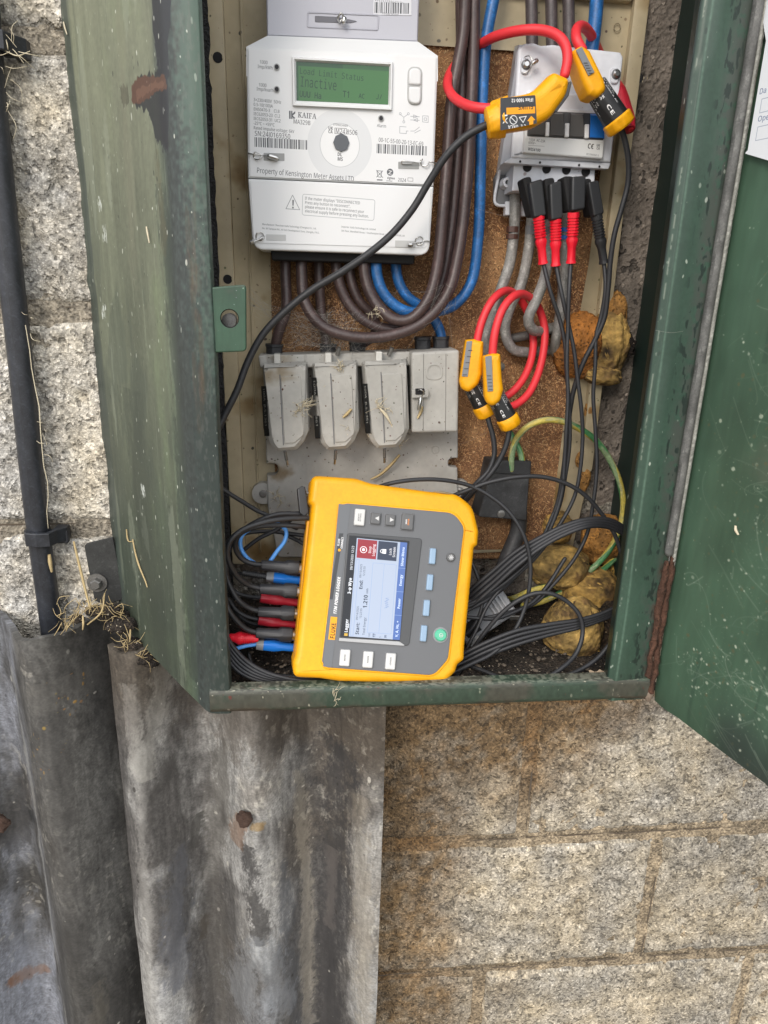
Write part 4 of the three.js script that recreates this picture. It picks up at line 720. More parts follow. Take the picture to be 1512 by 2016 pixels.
{
  const t = thing('electricity_meter', 'white electricity meter with a green display, above the brown cable loops', 'electricity meter', V(0.03, 1.52, 0.03));
  const face = [[486, 88, 0.002], [525, 80, 0.001], [824, 92, 0.001], [862, 108, 0.002], [845, 487, 0.010], [838, 503, 0.010], [506, 491, 0.010], [498, 478, 0.010]];
  // sloping shoulder down to the narrower top
  const f = (px, py, d) => { const c = MF.L(px, py, d); return MF.W(c.x, c.y, d); };
  part(t, 'shoulder', crease(new ConvexGeometry([f(485, 92, -0.001), f(862, 110, -0.001), f(527, 70, -0.012), f(823, 82, -0.012), f(485, 150, -0.04), f(862, 160, -0.04), f(527, 74, -0.045), f(823, 86, -0.045), f(485, 150, -0.001), f(862, 160, -0.001)]), 0.3), M.white);
  part(t, 'body', slab(MF, [[484.5, 91, 0.003], [863, 109, 0.003], [854, 366, 0], [488, 350, 0]], -0.055, 0, { bev: 0.0022 }), M.white);
  part(t, 'terminal_cover', slab(MF, [[488, 351.5, 0], [854, 367.5, 0], [845, 503, 0.011], [498, 491.5, 0.011]], -0.055, 0.0006, { bev: 0.0018 }), M.white);
  const [g, tex] = printed(MF, [[490, 97], [858, 114], [850, 363], [493, 347]], 0.0006, 1480, (x, C, S, c) => {
    x.fillStyle = 'rgb(222,223,224)'; x.fillRect(0, 0, c.width, c.height);
    const q = C(669, 286); x.fillStyle = 'rgb(210,212,214)'; x.beginPath(); x.arc(q[0], q[1], S(64), 0, 7); x.fill();
    x.fillStyle = 'rgb(224,225,226)'; x.beginPath(); x.arc(q[0], q[1], S(39), 0, 7); x.fill(); x.strokeStyle = '#b2b5b8'; x.lineWidth = S(1); x.stroke();
    txt(x, C, S, '1000', 511, 125, 8); txt(x, C, S, 'Imp/kWh', 507, 134, 8); txt(x, C, S, '1000', 509, 170, 8); txt(x, C, S, 'Imp/kvarh', 505, 178, 8);
    ['3×230/400V  50Hz', '0.5-10(100)A', 'EN50470-3    Cl.B', 'IEC62053-23  Cl.2', 'IEC62053-31  UC2', '-25°C ~ +55°C', 'Rated impulse voltage: 6kV'].forEach((s, i) => txt(x, C, S, s, 499, 199 + i * 9.2, 7.6));
    txt(x, C, S, 'SN:24J0169350', 501, 267, 12); barcode(x, C, S, 501, 270, 604, 276, 17, 4);
    txt(x, C, S, 'KAIFA', 586, 231, 13, { f: 'serif', w: 'bold', c: '#55585d' }); txt(x, C, S, 'MA329B', 577, 243, 10.5);
    x.fillStyle = '#55585d'; { const a = C(569, 218); x.fillRect(a[0], a[1], S(3), S(14)); x.fillRect(a[0] + S(4), a[1], S(2.5), S(14)); x.beginPath(); x.moveTo(a[0] + S(4), a[1] + S(7)); x.lineTo(a[0] + S(12), a[1]); x.lineTo(a[0] + S(12), a[1] + S(4)); x.lineTo(a[0] + S(7), a[1] + S(8)); x.lineTo(a[0] + S(12), a[1] + S(12)); x.lineTo(a[0] + S(9), a[1] + S(14)); x.fill(); }
    txt(x, C, S, 'UK', 646, 255, 8, { w: 'bold' }); txt(x, C, S, 'CA', 646, 262, 8, { w: 'bold' }); txt(x, C, S, 'M24 8506', 660, 262, 11.5); txt(x, C, S, '07090034489', 656, 247, 5.5);
    line(x, C, S, [[659, 252], [682, 253], [682, 264], [659, 263], [659, 252]], 0.8, '#666');
    txt(x, C, S, 'DL', 664, 307, 9, { w: 'bold' }); txt(x, C, S, 'MS', 664, 316, 9, { w: 'bold' });
    txt(x, C, S, 'Alarm', 742, 250, 8); txt(x, C, S, '00-1C-55-00-20-13-EC-69', 745, 279, 10.4, { sx: 0.78 }); barcode(x, C, S, 742, 283, 841, 288, 17, 9);
    txt(x, C, S, 'Property of Kensington Meter Assets LTD', 505, 340, 13.2, { sx: 0.8, c: '#4a4d52' });
    txt(x, C, S, '2024', 783, 357, 9); txt(x, C, S, 'zigbee', 762, 352, 6, { w: 'bold' }); txt(x, C, S, 'certified', 760, 357, 4);
    for (const [a, b] of [[768, 339]]) { const p = C(a, b); x.fillStyle = '#55585d'; x.beginPath(); x.arc(p[0], p[1], S(6.5), 0, 7); x.fill(); line(x, C, S, [[765, 336], [771, 337], [765, 342], [771, 343]], 1.3, '#ddd'); }
    line(x, C, S, [[742, 336], [752, 337], [750, 349], [744, 348], [742, 336]], 1, '#55585d'); line(x, C, S, [[741, 335], [754, 350]], 1, '#55585d'); line(x, C, S, [[754, 336], [741, 349]], 1, '#55585d'); line(x, C, S, [[742, 354], [753, 354.5]], 2, '#55585d');
    line(x, C, S, [[803, 350], [813, 350.5], [813, 357], [803, 356.5], [803, 350]], 0.8, '#777');
    const sym = '#9a9da2'; line(x, C, S, [[788, 225], [795, 231], [803, 225]], 1, sym); line(x, C, S, [[795, 231], [795, 238]], 1, sym); for (const p of [[788, 224], [804, 224], [795, 240]]) { const a = C(...p); x.strokeStyle = sym; x.beginPath(); x.arc(a[0], a[1], S(2), 0, 7); x.stroke(); }
    line(x, C, S, [[808, 229], [826, 230]], 1, sym); line(x, C, S, [[808, 236], [826, 237]], 1, sym); line(x, C, S, [[814, 226], [822, 229.5], [814, 232.5], [814, 226]], 1, sym); line(x, C, S, [[822, 233], [814, 236.5], [822, 239.5], [822, 233]], 1, sym);
    line(x, C, S, [[832, 228], [843, 228.5], [843, 241], [832, 240], [832, 228]], 1, sym); line(x, C, S, [[835, 232], [840, 232.3], [840, 237], [835, 236.6], [835, 232]], 1, sym);
    line(x, C, S, [[800, 250], [787, 249], [787, 262], [800, 263], [800, 258], [804, 258]], 1, sym); line(x, C, S, [[808, 258], [816, 258], [826, 250]], 1, sym); line(x, C, S, [[816, 262], [828, 256]], 1, sym);
  });
  part(t, 'printed_face', g, std({ map: tex, roughness: 0.45 }));
  const [g2, tex2] = printed(MF, [[494, 355], [848, 371], [842, 488, 0.006], [500, 478, 0.006]], 0.0012, 1480, (x, C, S, c) => {
    x.fillStyle = 'rgb(223,224,225)'; x.fillRect(0, 0, c.width, c.height);
    line(x, C, S, [[576, 384], [590, 413], [563, 411], [576, 384]], 1.1, '#777a7f'); txt(x, C, S, '!', 574, 410, 22, { w: 'bold', c: '#55585c' });
    x.strokeStyle = '#9da0a4'; x.lineWidth = S(1); { const a = C(596, 382), b = C(743, 427); x.beginPath(); x.save(); x.translate(a[0], a[1]); x.rotate(0.036); x.roundRect(0, 0, S(146), S(39), S(4)); x.restore(); x.stroke(); }
    ['If the meter displays "DISCONNECTED', 'Press any button to reconnect",', 'please ensure it is safe to reconnect your', 'electrical supply before pressing any button.'].forEach((s, i) => txt(x, C, S, s, 600, 393 + i * 8.3, 7.6, { c: '#4b4e53' }));
    ['Manufacturer: Shenzhen Kaifa Technology (Chengdu) Co., Ltd.', 'No. 99 Tianquan Rd., Hi-Tech Development Zone, Chengdu, P.R.C.'].forEach((s, i) => txt(x, C, S, s, 516, 443 + i * 8, 4.6));
    ['Importer: Kaifa Technology U.K. Limited', '5th Floor, Mansfield House, 1 Southampton Street, London, WC2R 0LR, UK'].forEach((s, i) => txt(x, C, S, s, 672, 448 + i * 8, 4.6));
  });
  part(t, 'cover_print', g2, std({ map: tex2, roughness: 0.45 }));
  const scr = part(t, 'display_bezel', ring(MF, [[574, 111], [774, 122], [772, 218], [576, 209]], [[583, 121], [766, 131], [764, 206], [584, 198]], 0.0001, 0.004, 0.0012), M.white);
  const [g3, t3] = printed(MF, [[583, 121], [766, 131], [764, 206], [584, 198]], 0.0016, 720, (x, C, S, c) => {
    x.fillStyle = 'rgb(60,106,60)'; x.fillRect(0, 0, c.width, c.height); x.fillStyle = 'rgba(40,72,52,.85)'; x.fillRect(0, 0, c.width, S(8)); x.fillRect(0, 0, S(4), c.height);
    x.fillStyle = 'rgba(66,112,66,.4)'; x.fillRect(c.width * 0.5, 0, c.width * 0.5, c.height);
    const o = { f: 'monospace', c: '#1d3a2a', rot: 0.05 };
    txt(x, C, S, 'Load Limit Status', 589, 145, 14.2, o); txt(x, C, S, 'Inactive', 590, 170, 24, { ...o, sx: 0.62 }); txt(x, C, S, 'UUU Ha', 589, 190, 14, { ...o, w: 'bold' }); txt(x, C, S, 'T1', 674, 191, 15, { ...o, w: 'bold' }); txt(x, C, S, 'AC', 706, 193, 11, { ...o, w: 'bold' }); txt(x, C, S, 'J/', 740, 195, 12, { ...o, w: 'bold' });
  });
  part(scr, 'display', g3, std({ map: t3, roughness: 0.25 }), 'green liquid crystal display reading Load Limit Status Inactive');
  part(t, 'button_rim', slab(MF, [[803, 130, 0.012], [832, 131, 0.012], [831, 208, 0.012], [802, 206, 0.012]], -0.001, 0.0016, { bev: 0.001 }), M.faceGrey);
  for (const [q, sgn] of [[[[805.5, 133, 0.010], [829.5, 134, 0.010], [829, 167, 0.002], [805, 166, 0.002]], 'M'], [[[805, 170, 0.002], [829, 171, 0.002], [828.5, 205, 0.010], [804.5, 203, 0.010]], 'm']]) part(t, 'push_button', slab(MF, q, -0.001, 0.0034, { bev: 0.0015 }), M.white);
  for (const [px, py] of [[545, 132], [545, 176], [750, 233]]) { const c = MF.L(px, py, 0.001), a = MF.W(c.x, c.y, 0.0002), l = part(t, 'indicator_lamp', rod(a, a.clone().add(V(0, 0, 0.0014)), 0.0027, 18), M.faceGrey); part(l, 'lamp_lens', rod(a, a.clone().add(V(0, 0, 0.0022)), 0.0018, 14), dim(M.dark, 0.03, 0.03, 0.035)); }
  { const c = MF.L(672, 281, 0.001), a = MF.W(c.x, c.y, 0.0004); part(t, 'optical_port', rod(a, a.clone().add(V(0, 0, 0.0016)), 0.0075, 8), dim(M.panelGrey, 0.09, 0.1, 0.115)); }
  for (const q of [quadPts(519, 301, 560, 316), quadPts(784, 313, 825, 327), quadPts(524, 461, 563, 473), quadPts(778, 468, 818, 481)]) { // sunk seal pockets
    part(t, 'seal_pocket', slab(MF, q.map(([a, b]) => [a, b + (a - 519) * 0.02]), 0.0002, q[0][1] > 400 ? 0.0015 : 0.0009, { bev: 0.0001, r: 0.0005 }), q[0][1] > 400 ? dim(M.white, 0.5, 0.505, 0.5) : dim(M.white, 0.3, 0.305, 0.3));
  }
  wireSeal(t, MF, [[489, 302, 0.001], [496, 303, 0.003], ...loopAt(507, 306, 8, 0.003).slice(0, 9), [515, 305, 0.003], [526, 307, 0.004]], 0.0006, [526, 306, 548, 313]);
  wireSeal(t, MF, [[862, 322, 0.002], [848, 319, 0.004], ...loopAt(836, 319, 8, 0.003).slice(0, 9), [827, 320, 0.003], [808, 318, 0.005], [792, 317, 0.004], [790, 321, 0.003], [812, 322, 0.003]], 0.0006);
  wireSeal(t, MF, [[494, 478, 0.002], [505, 473, 0.003], ...loopAt(512, 465, 8, 0.003), [508, 472, 0.004], [497, 477, 0.006]], 0.0006, [492, 478, 500, 474, 0.006]);
  wireSeal(t, MF, [[846, 476, 0.002], [838, 474, 0.003], ...loopAt(826, 474, 8, 0.003), [818, 478, 0.004], [808, 482, 0.006]], 0.0006, [803, 482, 813, 482, 0.006]);
  part(t, 'terminal_block', slab(MF, [[530, 470], [820, 480], [815, 520], [535, 512]], -0.05, -0.012, { bev: 0.002 }), M.dark);
}
{
  const HF = new Frame(P(671, 40, 0.066));
  const t = thing('communications_hub', 'pale grey module fixed above the white electricity meter', 'communications hub', V(0.03, 1.71, 0.03));
  part(t, 'housing', slab(HF, [[521, -120, 0.004], [830, -110, 0.004], [823, 83], [525.5, 71]], -0.045, 0, { bev: 0.0025 }), M.hub);
  part(t, 'outline', slab(HF, [[605, 22, 0.002], [747, 28, 0.002], [745, 60, 0.002], [604, 54, 0.002]], -0.0005, 0.0007, { bev: 0.0003, holes: [[[607, 24.2], [745, 30], [743, 58], [606, 52]]] }), dim(M.hub, 0.4, 0.405, 0.46));
  part(t, 'slot', slab(HF, [[620, 31], [664, 33], [706, 42], [690, 45], [620, 43]], -0.0004, 0.0005, { bev: 0.0001 }), dim(M.hub, 0.12, 0.12, 0.14));
  wireSeal(t, HF, [[668, 44, 0.001], [665, 36, 0.004], [672, 26, 0.006], [676, 34, 0.005], [670, 42, 0.005]], 0.0009, [674, 47, 680, 34, 0.006]);
  const [g, tx] = printed(HF, quadPts(735, -20, 810, 29).map(([a, b]) => [a, b + (a - 735) * 0.02]), 0.0004, 300, (x, C, S, c) => { x.fillStyle = '#d2d3d8'; x.fillRect(0, 0, c.width, c.height); barcode(x, C, S, 738, 4, 806, 6, 18, 3); txt(x, C, S, '4 0 0 2 0 2 0 9 8 6 4 2 1 7 1', 738, 2, 5.4); txt(x, C, S, '91012041 0621010', 752, 28, 4.4); });
  part(t, 'barcode_label', g, std({ map: tx, roughness: 0.5 }), 'white barcode sticker');
}

// ---------------------------------------------------------------- fuse cut-out
{
  const F = new Frame(P(706, 820, 0.036)), f = (px, py, d) => { const c = F.L(px, py, d); return F.W(c.x, c.y, d); };
  const t = thing('fuse_cutout', 'old grey three-fuse cut-out with straw caught on it, behind the yellow logger', 'fuse cut-out', f(706, 1050, -0.01));
  part(t, 'base', triUV(slab(F, [[520, 716, 0.002], [902, 700, 0.003], [902, 902], [884, 903, 0.006], [882, 919, 0.006], [901, 921], [903, 1030, 0.003], [880, 1098], [548, 1098, 0.004], [527, 1000], [525.5, 936], [546, 935, 0.007], [548, 914, 0.007], [524, 913]], -0.014, 0, { bev: 0.002 })), M.cutout);
  part(t, 'top_bar', triUV(slab(F, [[508, 700, 0.002], [808, 692, 0.002], [809, 720], [512, 726, 0.004]], -0.002, 0.030, { bev: 0.002 })), M.cutout);
  for (const q of [[[527, 700], [529, 712]], [[600, 698], [602, 710]], [[690, 694], [692, 706]], [[740, 693], [742, 705]]]) part(t, 'moulding_rib', triUV(slab(F, quadPts(q[0][0], q[0][1], q[1][0] + 1, q[1][1]), 0.03, 0.0312, { bev: 0.0004, r: 0.0003 })), M.cutout);
  const ear = (px, py) => { const c = F.L(px, py, -0.004), q = F.W(c.x, c.y, -0.004), e = part(t, 'fixing_ear', triUV(rod(q.clone().add(V(0, 0, -0.01)), q, 0.0125, 26)), M.cutout); part(e, 'screw', lathe(q, q.clone().add(V(0, 0, 0.003)), [[0, 0], [0, 0.0042], [0.6, 0.0042], [1, 0.0025], [1, 0]], 16), M.dullSteel); };
  ear(518, 972); ear(906, 966);
  for (const [i, dx, dy] of [[0, 0, 0], [1, 100, -2], [2, 199, -5]]) {
    const c = part(t, 'fuse_carrier', triUV(slab(F, [[515, 721, 0.002], [605, 716, 0.002], [611, 850, 0.010], [600, 874, 0.008], [585, 890, 0.004], [544, 893, 0.004], [531, 880, 0.008], [524, 862, 0.010]].map(([a, b, r]) => [a + dx, b + dy, r]), -0.012, 0.05, { bev: 0.0062, bevT: 0.015, seg: 2 })), M.cutout);
    const q = (a, b, d) => [a + dx, b + dy];
    part(c, 'raised_panel', triUV(slab(F, [[553, 742, 0.001], [592, 739, 0.003], [598, 856, 0.006], [580, 872, 0.003], [560, 873, 0.001]].map(([a, b, r]) => [a + dx, b + dy, r]), 0.049, 0.0514, { bev: 0.0007 })), M.cutout);
    part(c, 'seam', tube([f(551 + dx, 738 + dy, 0.0502), f(558 + dx, 876 + dy, 0.0502)], 0.0005, 16, 6), M.isoDark);
    part(c, 'upper_ledge', triUV(crease(new ConvexGeometry([f(520 + dx, 716 + dy, 0.046), f(600 + dx, 711 + dy, 0.036), f(520 + dx, 724 + dy, 0.050), f(580 + dx, 722 + dy, 0.052), f(600 + dx, 720 + dy, 0.038), f(520 + dx, 716 + dy, 0.02), f(604 + dx, 711 + dy, 0.02)]), 0.25)), M.cutout);
    part(c, 'white_tag', boxAt(f(546 + dx, 708 + dy, 0.036), 0.0065, 0.012, 0.014, 0.001), dim(M.white, 0.55, 0.54, 0.5));
    // black rating label on the left flank
    const n = 24, pos = [], idx = []; for (let k = 0; k <= n; k++) { const y = mix(i === 1 ? 745 : 760, i === 1 ? 865 : 858, k / n) + dy, a = f(514.5 + dx + (y - 720 - dy) * 0.064, y, 0.0375), b = f(524.5 + dx + (y - 720 - dy) * 0.064, y, 0.0500); const w = 0.0004 + 0.0008 * (fbm(k * 0.7, i * 3, 2)); for (const p of [a, b]) { p.x -= w + 0.0008; pos.push(p.x, p.y, p.z + 0.0012); } }
    for (let k = 0; k < n; k++) { if (i === 1 && k > 6 && k < 15) continue; idx.push(k * 2, k * 2 + 1, k * 2 + 2, k * 2 + 1, k * 2 + 3, k * 2 + 2); }
    const lg = new THREE.BufferGeometry(); lg.setAttribute('position', new THREE.Float32BufferAttribute(pos, 3)); lg.setIndex(idx); lg.computeVertexNormals();
    const lm = canvasTex(256, 64, (x, w, h) => { x.fillStyle = '#1e1f20'; x.fillRect(0, 0, w, h); x.fillStyle = '#b9b9b2'; x.font = '30px sans-serif'; x.fillText('100A  B.S.1361', 8, 42); });
    const uvs = []; for (let k = 0; k <= n; k++) uvs.push(k / n, 0, k / n, 1); lg.setAttribute('uv', new THREE.Float32BufferAttribute(uvs, 2));
    part(c, 'rating_label', lg, std({ map: lm, roughness: 0.6 }), 'worn black rating label');
    const s0 = f([561, 661 - 100, 757 - 199][i] + dx, 888 + dy, 0.047), s1 = f([566, 659 - 100, 757 - 199][i] + dx, 916 + dy, 0.044);
    const s = part(c, 'seal_wire', rod(s0, s0.clone().lerp(s1, 0.65), 0.0017, 8), M.dullSteel); part(s, 'seal_bead', rod(s0.clone().lerp(s1, 0.62), s1, 0.0013, 8), M.steel);
    if (i) { const u0 = f([0, 664, 765][i], 700, 0.034), u1 = f([0, 668, 772][i], 684, 0.036); part(c, 'top_seal', rod(u0, u1, 0.0022, 10), M.dullSteel); }
  }
  const nc = part(t, 'neutral_cover', triUV(slab(F, [[810, 694, 0.003], [905, 689, 0.003], [902, 851, 0.003], [811, 853, 0.003]], 0, 0.046, { bev: 0.003 })), M.cutout);
  for (const px of [834, 878]) part(nc, 'moulded_line', tube([f(px, 697, 0.046), f(px - 1, 848, 0.046)], 0.0004, 12, 6), dim(M.cutout, 0.6, 0.6, 0.6));
  part(nc, 'moulded_rib', triUV(slab(F, quadPts(838, 716, 872, 748).map(([a, b]) => [a, b, 0.007]), 0.045, 0.0468, { bev: 0.0005, holes: [{ c: [855, 732], rad: 0.0075 }] })), M.cutout);
  part(nc, 'latch', triUV(slab(F, [[811, 767], [844, 766, 0.003], [845, 783, 0.003], [811, 784]], 0.045, 0.0515, { bev: 0.001 })), M.cutout);
  part(nc, 'latch_slot', triUV(slab(F, quadPts(818, 765, 836, 777), 0.051, 0.0525, { bev: 0.0003 })), M.dark);
  wireSeal(nc, F, [[822, 770, 0.052], [828, 767, 0.058], [834, 772, 0.058], [830, 782, 0.056]], 0.0006, [829, 782, 824, 808, 0.055]);
  { const c = F.L(857, 886, 0), q = F.W(c.x, c.y, 0.0004), e = new THREE.TorusGeometry(0.0042, 0.0004, 6, 26); e.translate(q.x, q.y, q.z); part(t, 'moulded_ring', e, M.cutout); }
  for (const [a, b] of [[540, 688], [646, 688], [704, 684], [832, 674], [868, 673]]) { const q = P(a, b + 14, 0.046), w = P(a, b - 11, 0.046); part(t, 'cable_gland', lathe(q, w, [[0, 0], [0, 0.0085], [0.75, 0.0085], [0.8, 0.0092], [1, 0.0092], [1, 0.006], [0.96, 0.006]], 20), M.blackMatte); }
}

// ---------------------------------------------------------------- isolator switch
{
  const F = new Frame(P(1110, 220, 0.078)), f = (px, py, d) => { const c = F.L(px, py, d); return F.W(c.x, c.y, d); };
  const t = thing('isolator_switch', 'pale grey isolator switch with one blue toggle, at the upper right of the board', 'isolator switch', f(1100, 380, -0.05));
  part(t, 'back_box', crease(new ConvexGeometry([f(1021, 88, -0.004), f(1222, 104, -0.004), f(1005, 312, -0.004), f(1200, 321, -0.004), f(1013, 92, -0.05), f(1220, 108, -0.05), f(975, 352, -0.05), f(1190, 330, -0.05), f(985, 325, -0.02)]), 0.3), M.iso);
  part(t, 'front_cover', triUV(slab(F, [[1021, 94, 0.004], [1033, 85, 0.004], [1052, 84, 0.004], [1066, 89, 0.003], [1090, 87, 0.003], [1112, 90, 0.003], [1222, 102, 0.004], [1228, 112, 0.004], [1214, 240, 0.002], [1203, 320, 0.001], [1006, 311, 0.001], [1012, 240, 0.002]], -0.012, 0, { bev: 0.0025 })), M.iso);
  part(t, 'cover_lip', triUV(slab(F, [[1006, 311, 0.0005], [1203, 321, 0.0005], [1198, 333, 0.0008], [988, 321, 0.002]], -0.01, -0.001, { bev: 0.0008 })), dim(M.iso, 0.85, 0.85, 0.85));
  part(t, 'upper_swell', triUV(slab(F, [[1038, 178, 0.003], [1204, 186, 0.003], [1196, 222], [1036, 218]], -0.002, 0.0035, { bev: 0.003 })), M.iso);
  const fp = part(t, 'switch_face', slab(F, [[1036, 212, 0.001], [1194, 219, 0.001], [1187, 313, 0.0015], [1031, 301, 0.0015]], -0.001, 0.006, { bev: 0.0012 }), M.white);
  const [g, tx] = printed(F, [[1034, 272], [1189, 279], [1186, 310], [1033, 299]], 0.0064, 520, (x, C, S, c) => {
    x.fillStyle = 'rgb(208,210,209)'; x.fillRect(0, 0, c.width, c.height);
    txt(x, C, S, '100A  AC-23A', 1041, 277, 6.6, { rot: 0.06 }); txt(x, C, S, '690V~', 1040, 283, 6.6, { rot: 0.06 }); line(x, C, S, [[1040, 286], [1072, 288]], 0.7, '#888'); txt(x, C, S, 'WIS4100', 1039, 296, 7.6, { w: 'bold', rot: 0.06 });
    txt(x, C, S, 'C€', 1156, 292, 13, { rot: 0.06, c: '#333', w: 'bold' }); txt(x, C, S, 'UK', 1174, 288, 6.4, { w: 'bold', rot: 0.06 }); txt(x, C, S, 'CA', 1174, 294, 6.4, { w: 'bold', rot: 0.06 }); txt(x, C, S, 'IEC/EN60947-3', 1154, 305, 4.6, { rot: 0.06 });
  });
  part(fp, 'printed_plate', g, std({ map: tx, roughness: 0.45 }));
  part(fp, 'toggle_recess', slab(F, [[1040, 217], [1191, 224], [1188, 276], [1038, 268]], 0.0056, 0.0064, { bev: 0.0002 }), dim(M.isoDark, 0.07, 0.072, 0.075));
  const tgr = std({ color: lin(0.085, 0.083, 0.083), roughness: 0.5 });
  [[1043, 1073], [1083, 1111], [1122, 1150], [1161, 1190]].forEach(([a, b], i) => part(fp, 'toggle', crease(new ConvexGeometry([f(a + 1, 219 + i * 1.6, 0.007), f(b - 1, 220 + i * 1.6, 0.007), f(a + 2, 222 + i * 1.6, 0.0135), f(b - 2, 223 + i * 1.6, 0.0135), f(a, 264 + i * 2, 0.009), f(b, 265 + i * 2, 0.009), f(a, 266 + i * 2, 0.006), f(b, 267 + i * 2, 0.006)]), 0.3), i === 3 ? M.blueClean : tgr, i === 3 ? 'blue toggle' : undefined));
  [[1077, 1082], [1115, 1121], [1154, 1160]].forEach(([a, b], i) => part(fp, 'divider', slab(F, [[a - 2, 240 + i * 2, 0.001], [b + 1, 240 + i * 2, 0.001], [b, 268 + i * 2], [a - 3, 268 + i * 2]], 0.006, 0.0095, { bev: 0.001 }), M.white));
  for (const [px, py] of [[1035, 128], [1212, 147]]) {
    const e = part(t, 'screw_well', slab(F, [[px - 9, py - 14, 0.003], [px + 6, py - 14, 0.003], [px + 9, py + 4, 0.004], [px + 4, py + 18, 0.003], [px - 9, py + 17, 0.003]], -0.001, 0.0022, { bev: 0.0012 }), M.iso);
    const q = f(px, py, 0.001); part(e, 'screw_shadow', rod(q, q.clone().add(V(0, 0, 0.0014)), 0.0044, 20), M.isoDark); part(e, 'screw', lathe(q, q.clone().add(V(0, 0, 0.0045)), [[0, 0], [0, 0.0034], [0.7, 0.0034], [1, 0.002], [1, 0]], 18), M.steel);
  }
  wireSeal(t, F, [[1033, 112, 0.003], [1042, 110, 0.006], [1048, 120, 0.008], [1046, 128, 0.008], [1040, 140, 0.006], [1030, 144, 0.004]], 0.0006, [1047, 126, 1059, 118, 0.009]);
  part(t, 'lower_housing', triUV(slab(F, [[988, 322, 0.001], [1010, 316], [1020, 400], [1018, 404, 0.004], [974, 402, 0.004], [975, 350]], -0.05, -0.040, { bev: 0.001 })), M.isoDark);
  part(t, 'housing_wall', tube([f(986, 326, -0.028), f(981, 350, -0.036), f(974, 396, -0.039), f(978, 403, -0.039), f(1020, 405, -0.039)], 0.0016, 40, 8), M.iso);
  const tb = part(t, 'terminal_block', slab(F, [[1012, 319, 0.001], [1172, 330, 0.001], [1170, 378, 0.001], [1008, 376, 0.001]], -0.04, -0.010, { bev: 0.001 }), M.iso);
  [[1038, 329], [1076, 332], [1115, 334], [1153, 338]].forEach(([a, b]) => { const q = f(a, b, -0.0094); part(tb, 'terminal_hole', rod(q, q.clone().add(V(0, 0, 0.0006)), 0.0043, 20), M.dark); });
  [[1024, 318], [1063, 320], [1140, 325], [1180, 328]].forEach(([a, b]) => { const q = f(a, b, -0.0006); part(t, 'small_hole', rod(q, q.clone().add(V(0, 0, 0.0003)), 0.0011, 10), M.dark); });
  { const q = f(993, 362, -0.04), e = part(t, 'fixing_boss', lathe(q, q.clone().add(V(0, 0, 0.012)), [[0, 0], [0, 0.0055], [1, 0.0045], [1, 0.0022], [0.6, 0.002]], 18), M.iso); }
  part(t, 'clip_foot', slab(F, [[996, 396], [1006, 396], [1005, 424, 0.001], [995, 424, 0.001]], -0.046, -0.036, { bev: 0.0008 }), M.iso);
  part(t, 'clip_foot', slab(F, [[1024, 396], [1036, 396], [1035, 426, 0.001], [1024, 426, 0.001]], -0.046, -0.036, { bev: 0.0008 }), M.iso);
}

// ---------------------------------------------------------------- fixed cables
const cable = (name, label, pts, r, m, group, cat = 'cable') => single(name, label, cat, tube(pts, r), m, group);
cable('brown_cable', 'brown cable from the meter straight down into the left black gland', [[561, 470, 0.042], [562, 540, 0.045], [563, 610, 0.05], [548, 655, 0.05], [541, 690, 0.046], [541, 706, 0.046]], 0.0054, M.brown, 'brown supply cables');
cable('brown_cable', 'brown cable making the lowest and widest loop under the meter', [[593, 470, 0.05], [594, 540, 0.055], [600, 595, 0.062], [632, 640, 0.07], [690, 662, 0.075], [760, 662, 0.076], [830, 636, 0.076], [880, 580, 0.073], [902, 500, 0.068], [917, 380, 0.062], [926, 250, 0.056], [932, 100, 0.052], [934, -120, 0.05]], 0.0056, M.brown, 'brown supply cables');
cable('brown_cable', 'short brown cable seen behind the cobweb, third from the left under the meter', [[627, 470, 0.034], [629, 560, 0.036], [633, 620, 0.036], [642, 670, 0.04], [646, 706, 0.046]], 0.0052, M.brown, 'brown supply cables');
cable('brown_cable', 'brown cable looping just inside the lowest loop', [[660, 470, 0.046], [664, 540, 0.05], [682, 592, 0.053], [720, 632, 0.057], [776, 648, 0.06], [832, 622, 0.059], [868, 560, 0.057], [884, 480, 0.056], [899, 330, 0.05], [908, 180, 0.046], [906, -120, 0.044]], 0.0054, M.brown, 'brown supply cables');
cable('brown_cable', 'dark brown cable fifth from the left, dropping behind the loops', [[687, 470, 0.038], [690, 545, 0.042], [706, 590, 0.045], [738, 628, 0.045], [736, 660, 0.042], [706, 685, 0.043], [704, 706, 0.046]], 0.005, M.brown, 'brown supply cables');
cable('brown_cable', 'brown cable making the smallest loop, beside the blue cables', [[717, 470, 0.055], [719, 545, 0.06], [736, 592, 0.066], [772, 628, 0.073], [808, 628, 0.076], [842, 590, 0.076], [860, 530, 0.073], [869, 450, 0.07], [880, 320, 0.064], [890, 190, 0.06], [912, 60, 0.056], [916, -120, 0.056]], 0.0057, M.brown, 'brown supply cables');
cable('blue_cable', 'long blue cable curving from under the meter up past the brown cables', [[741, 470, 0.055], [742, 540, 0.058], [758, 582, 0.062], [796, 612, 0.062], [842, 614, 0.056], [892, 602, 0.05], [926, 560, 0.048], [941, 470, 0.047], [946, 330, 0.046], [949, 200, 0.045], [957, 80, 0.045], [978, -40, 0.045], [985, -160, 0.045]], 0.0057, M.blue, 'blue neutral cables');
cable('blue_cable', 'blue cable from the meter down into the fuse cut-out', [[779, 470, 0.044], [782, 545, 0.046], [800, 582, 0.048], [832, 606, 0.046], [858, 634, 0.044], [869, 664, 0.044], [868, 690, 0.046]], 0.0054, M.blue, 'blue neutral cables');
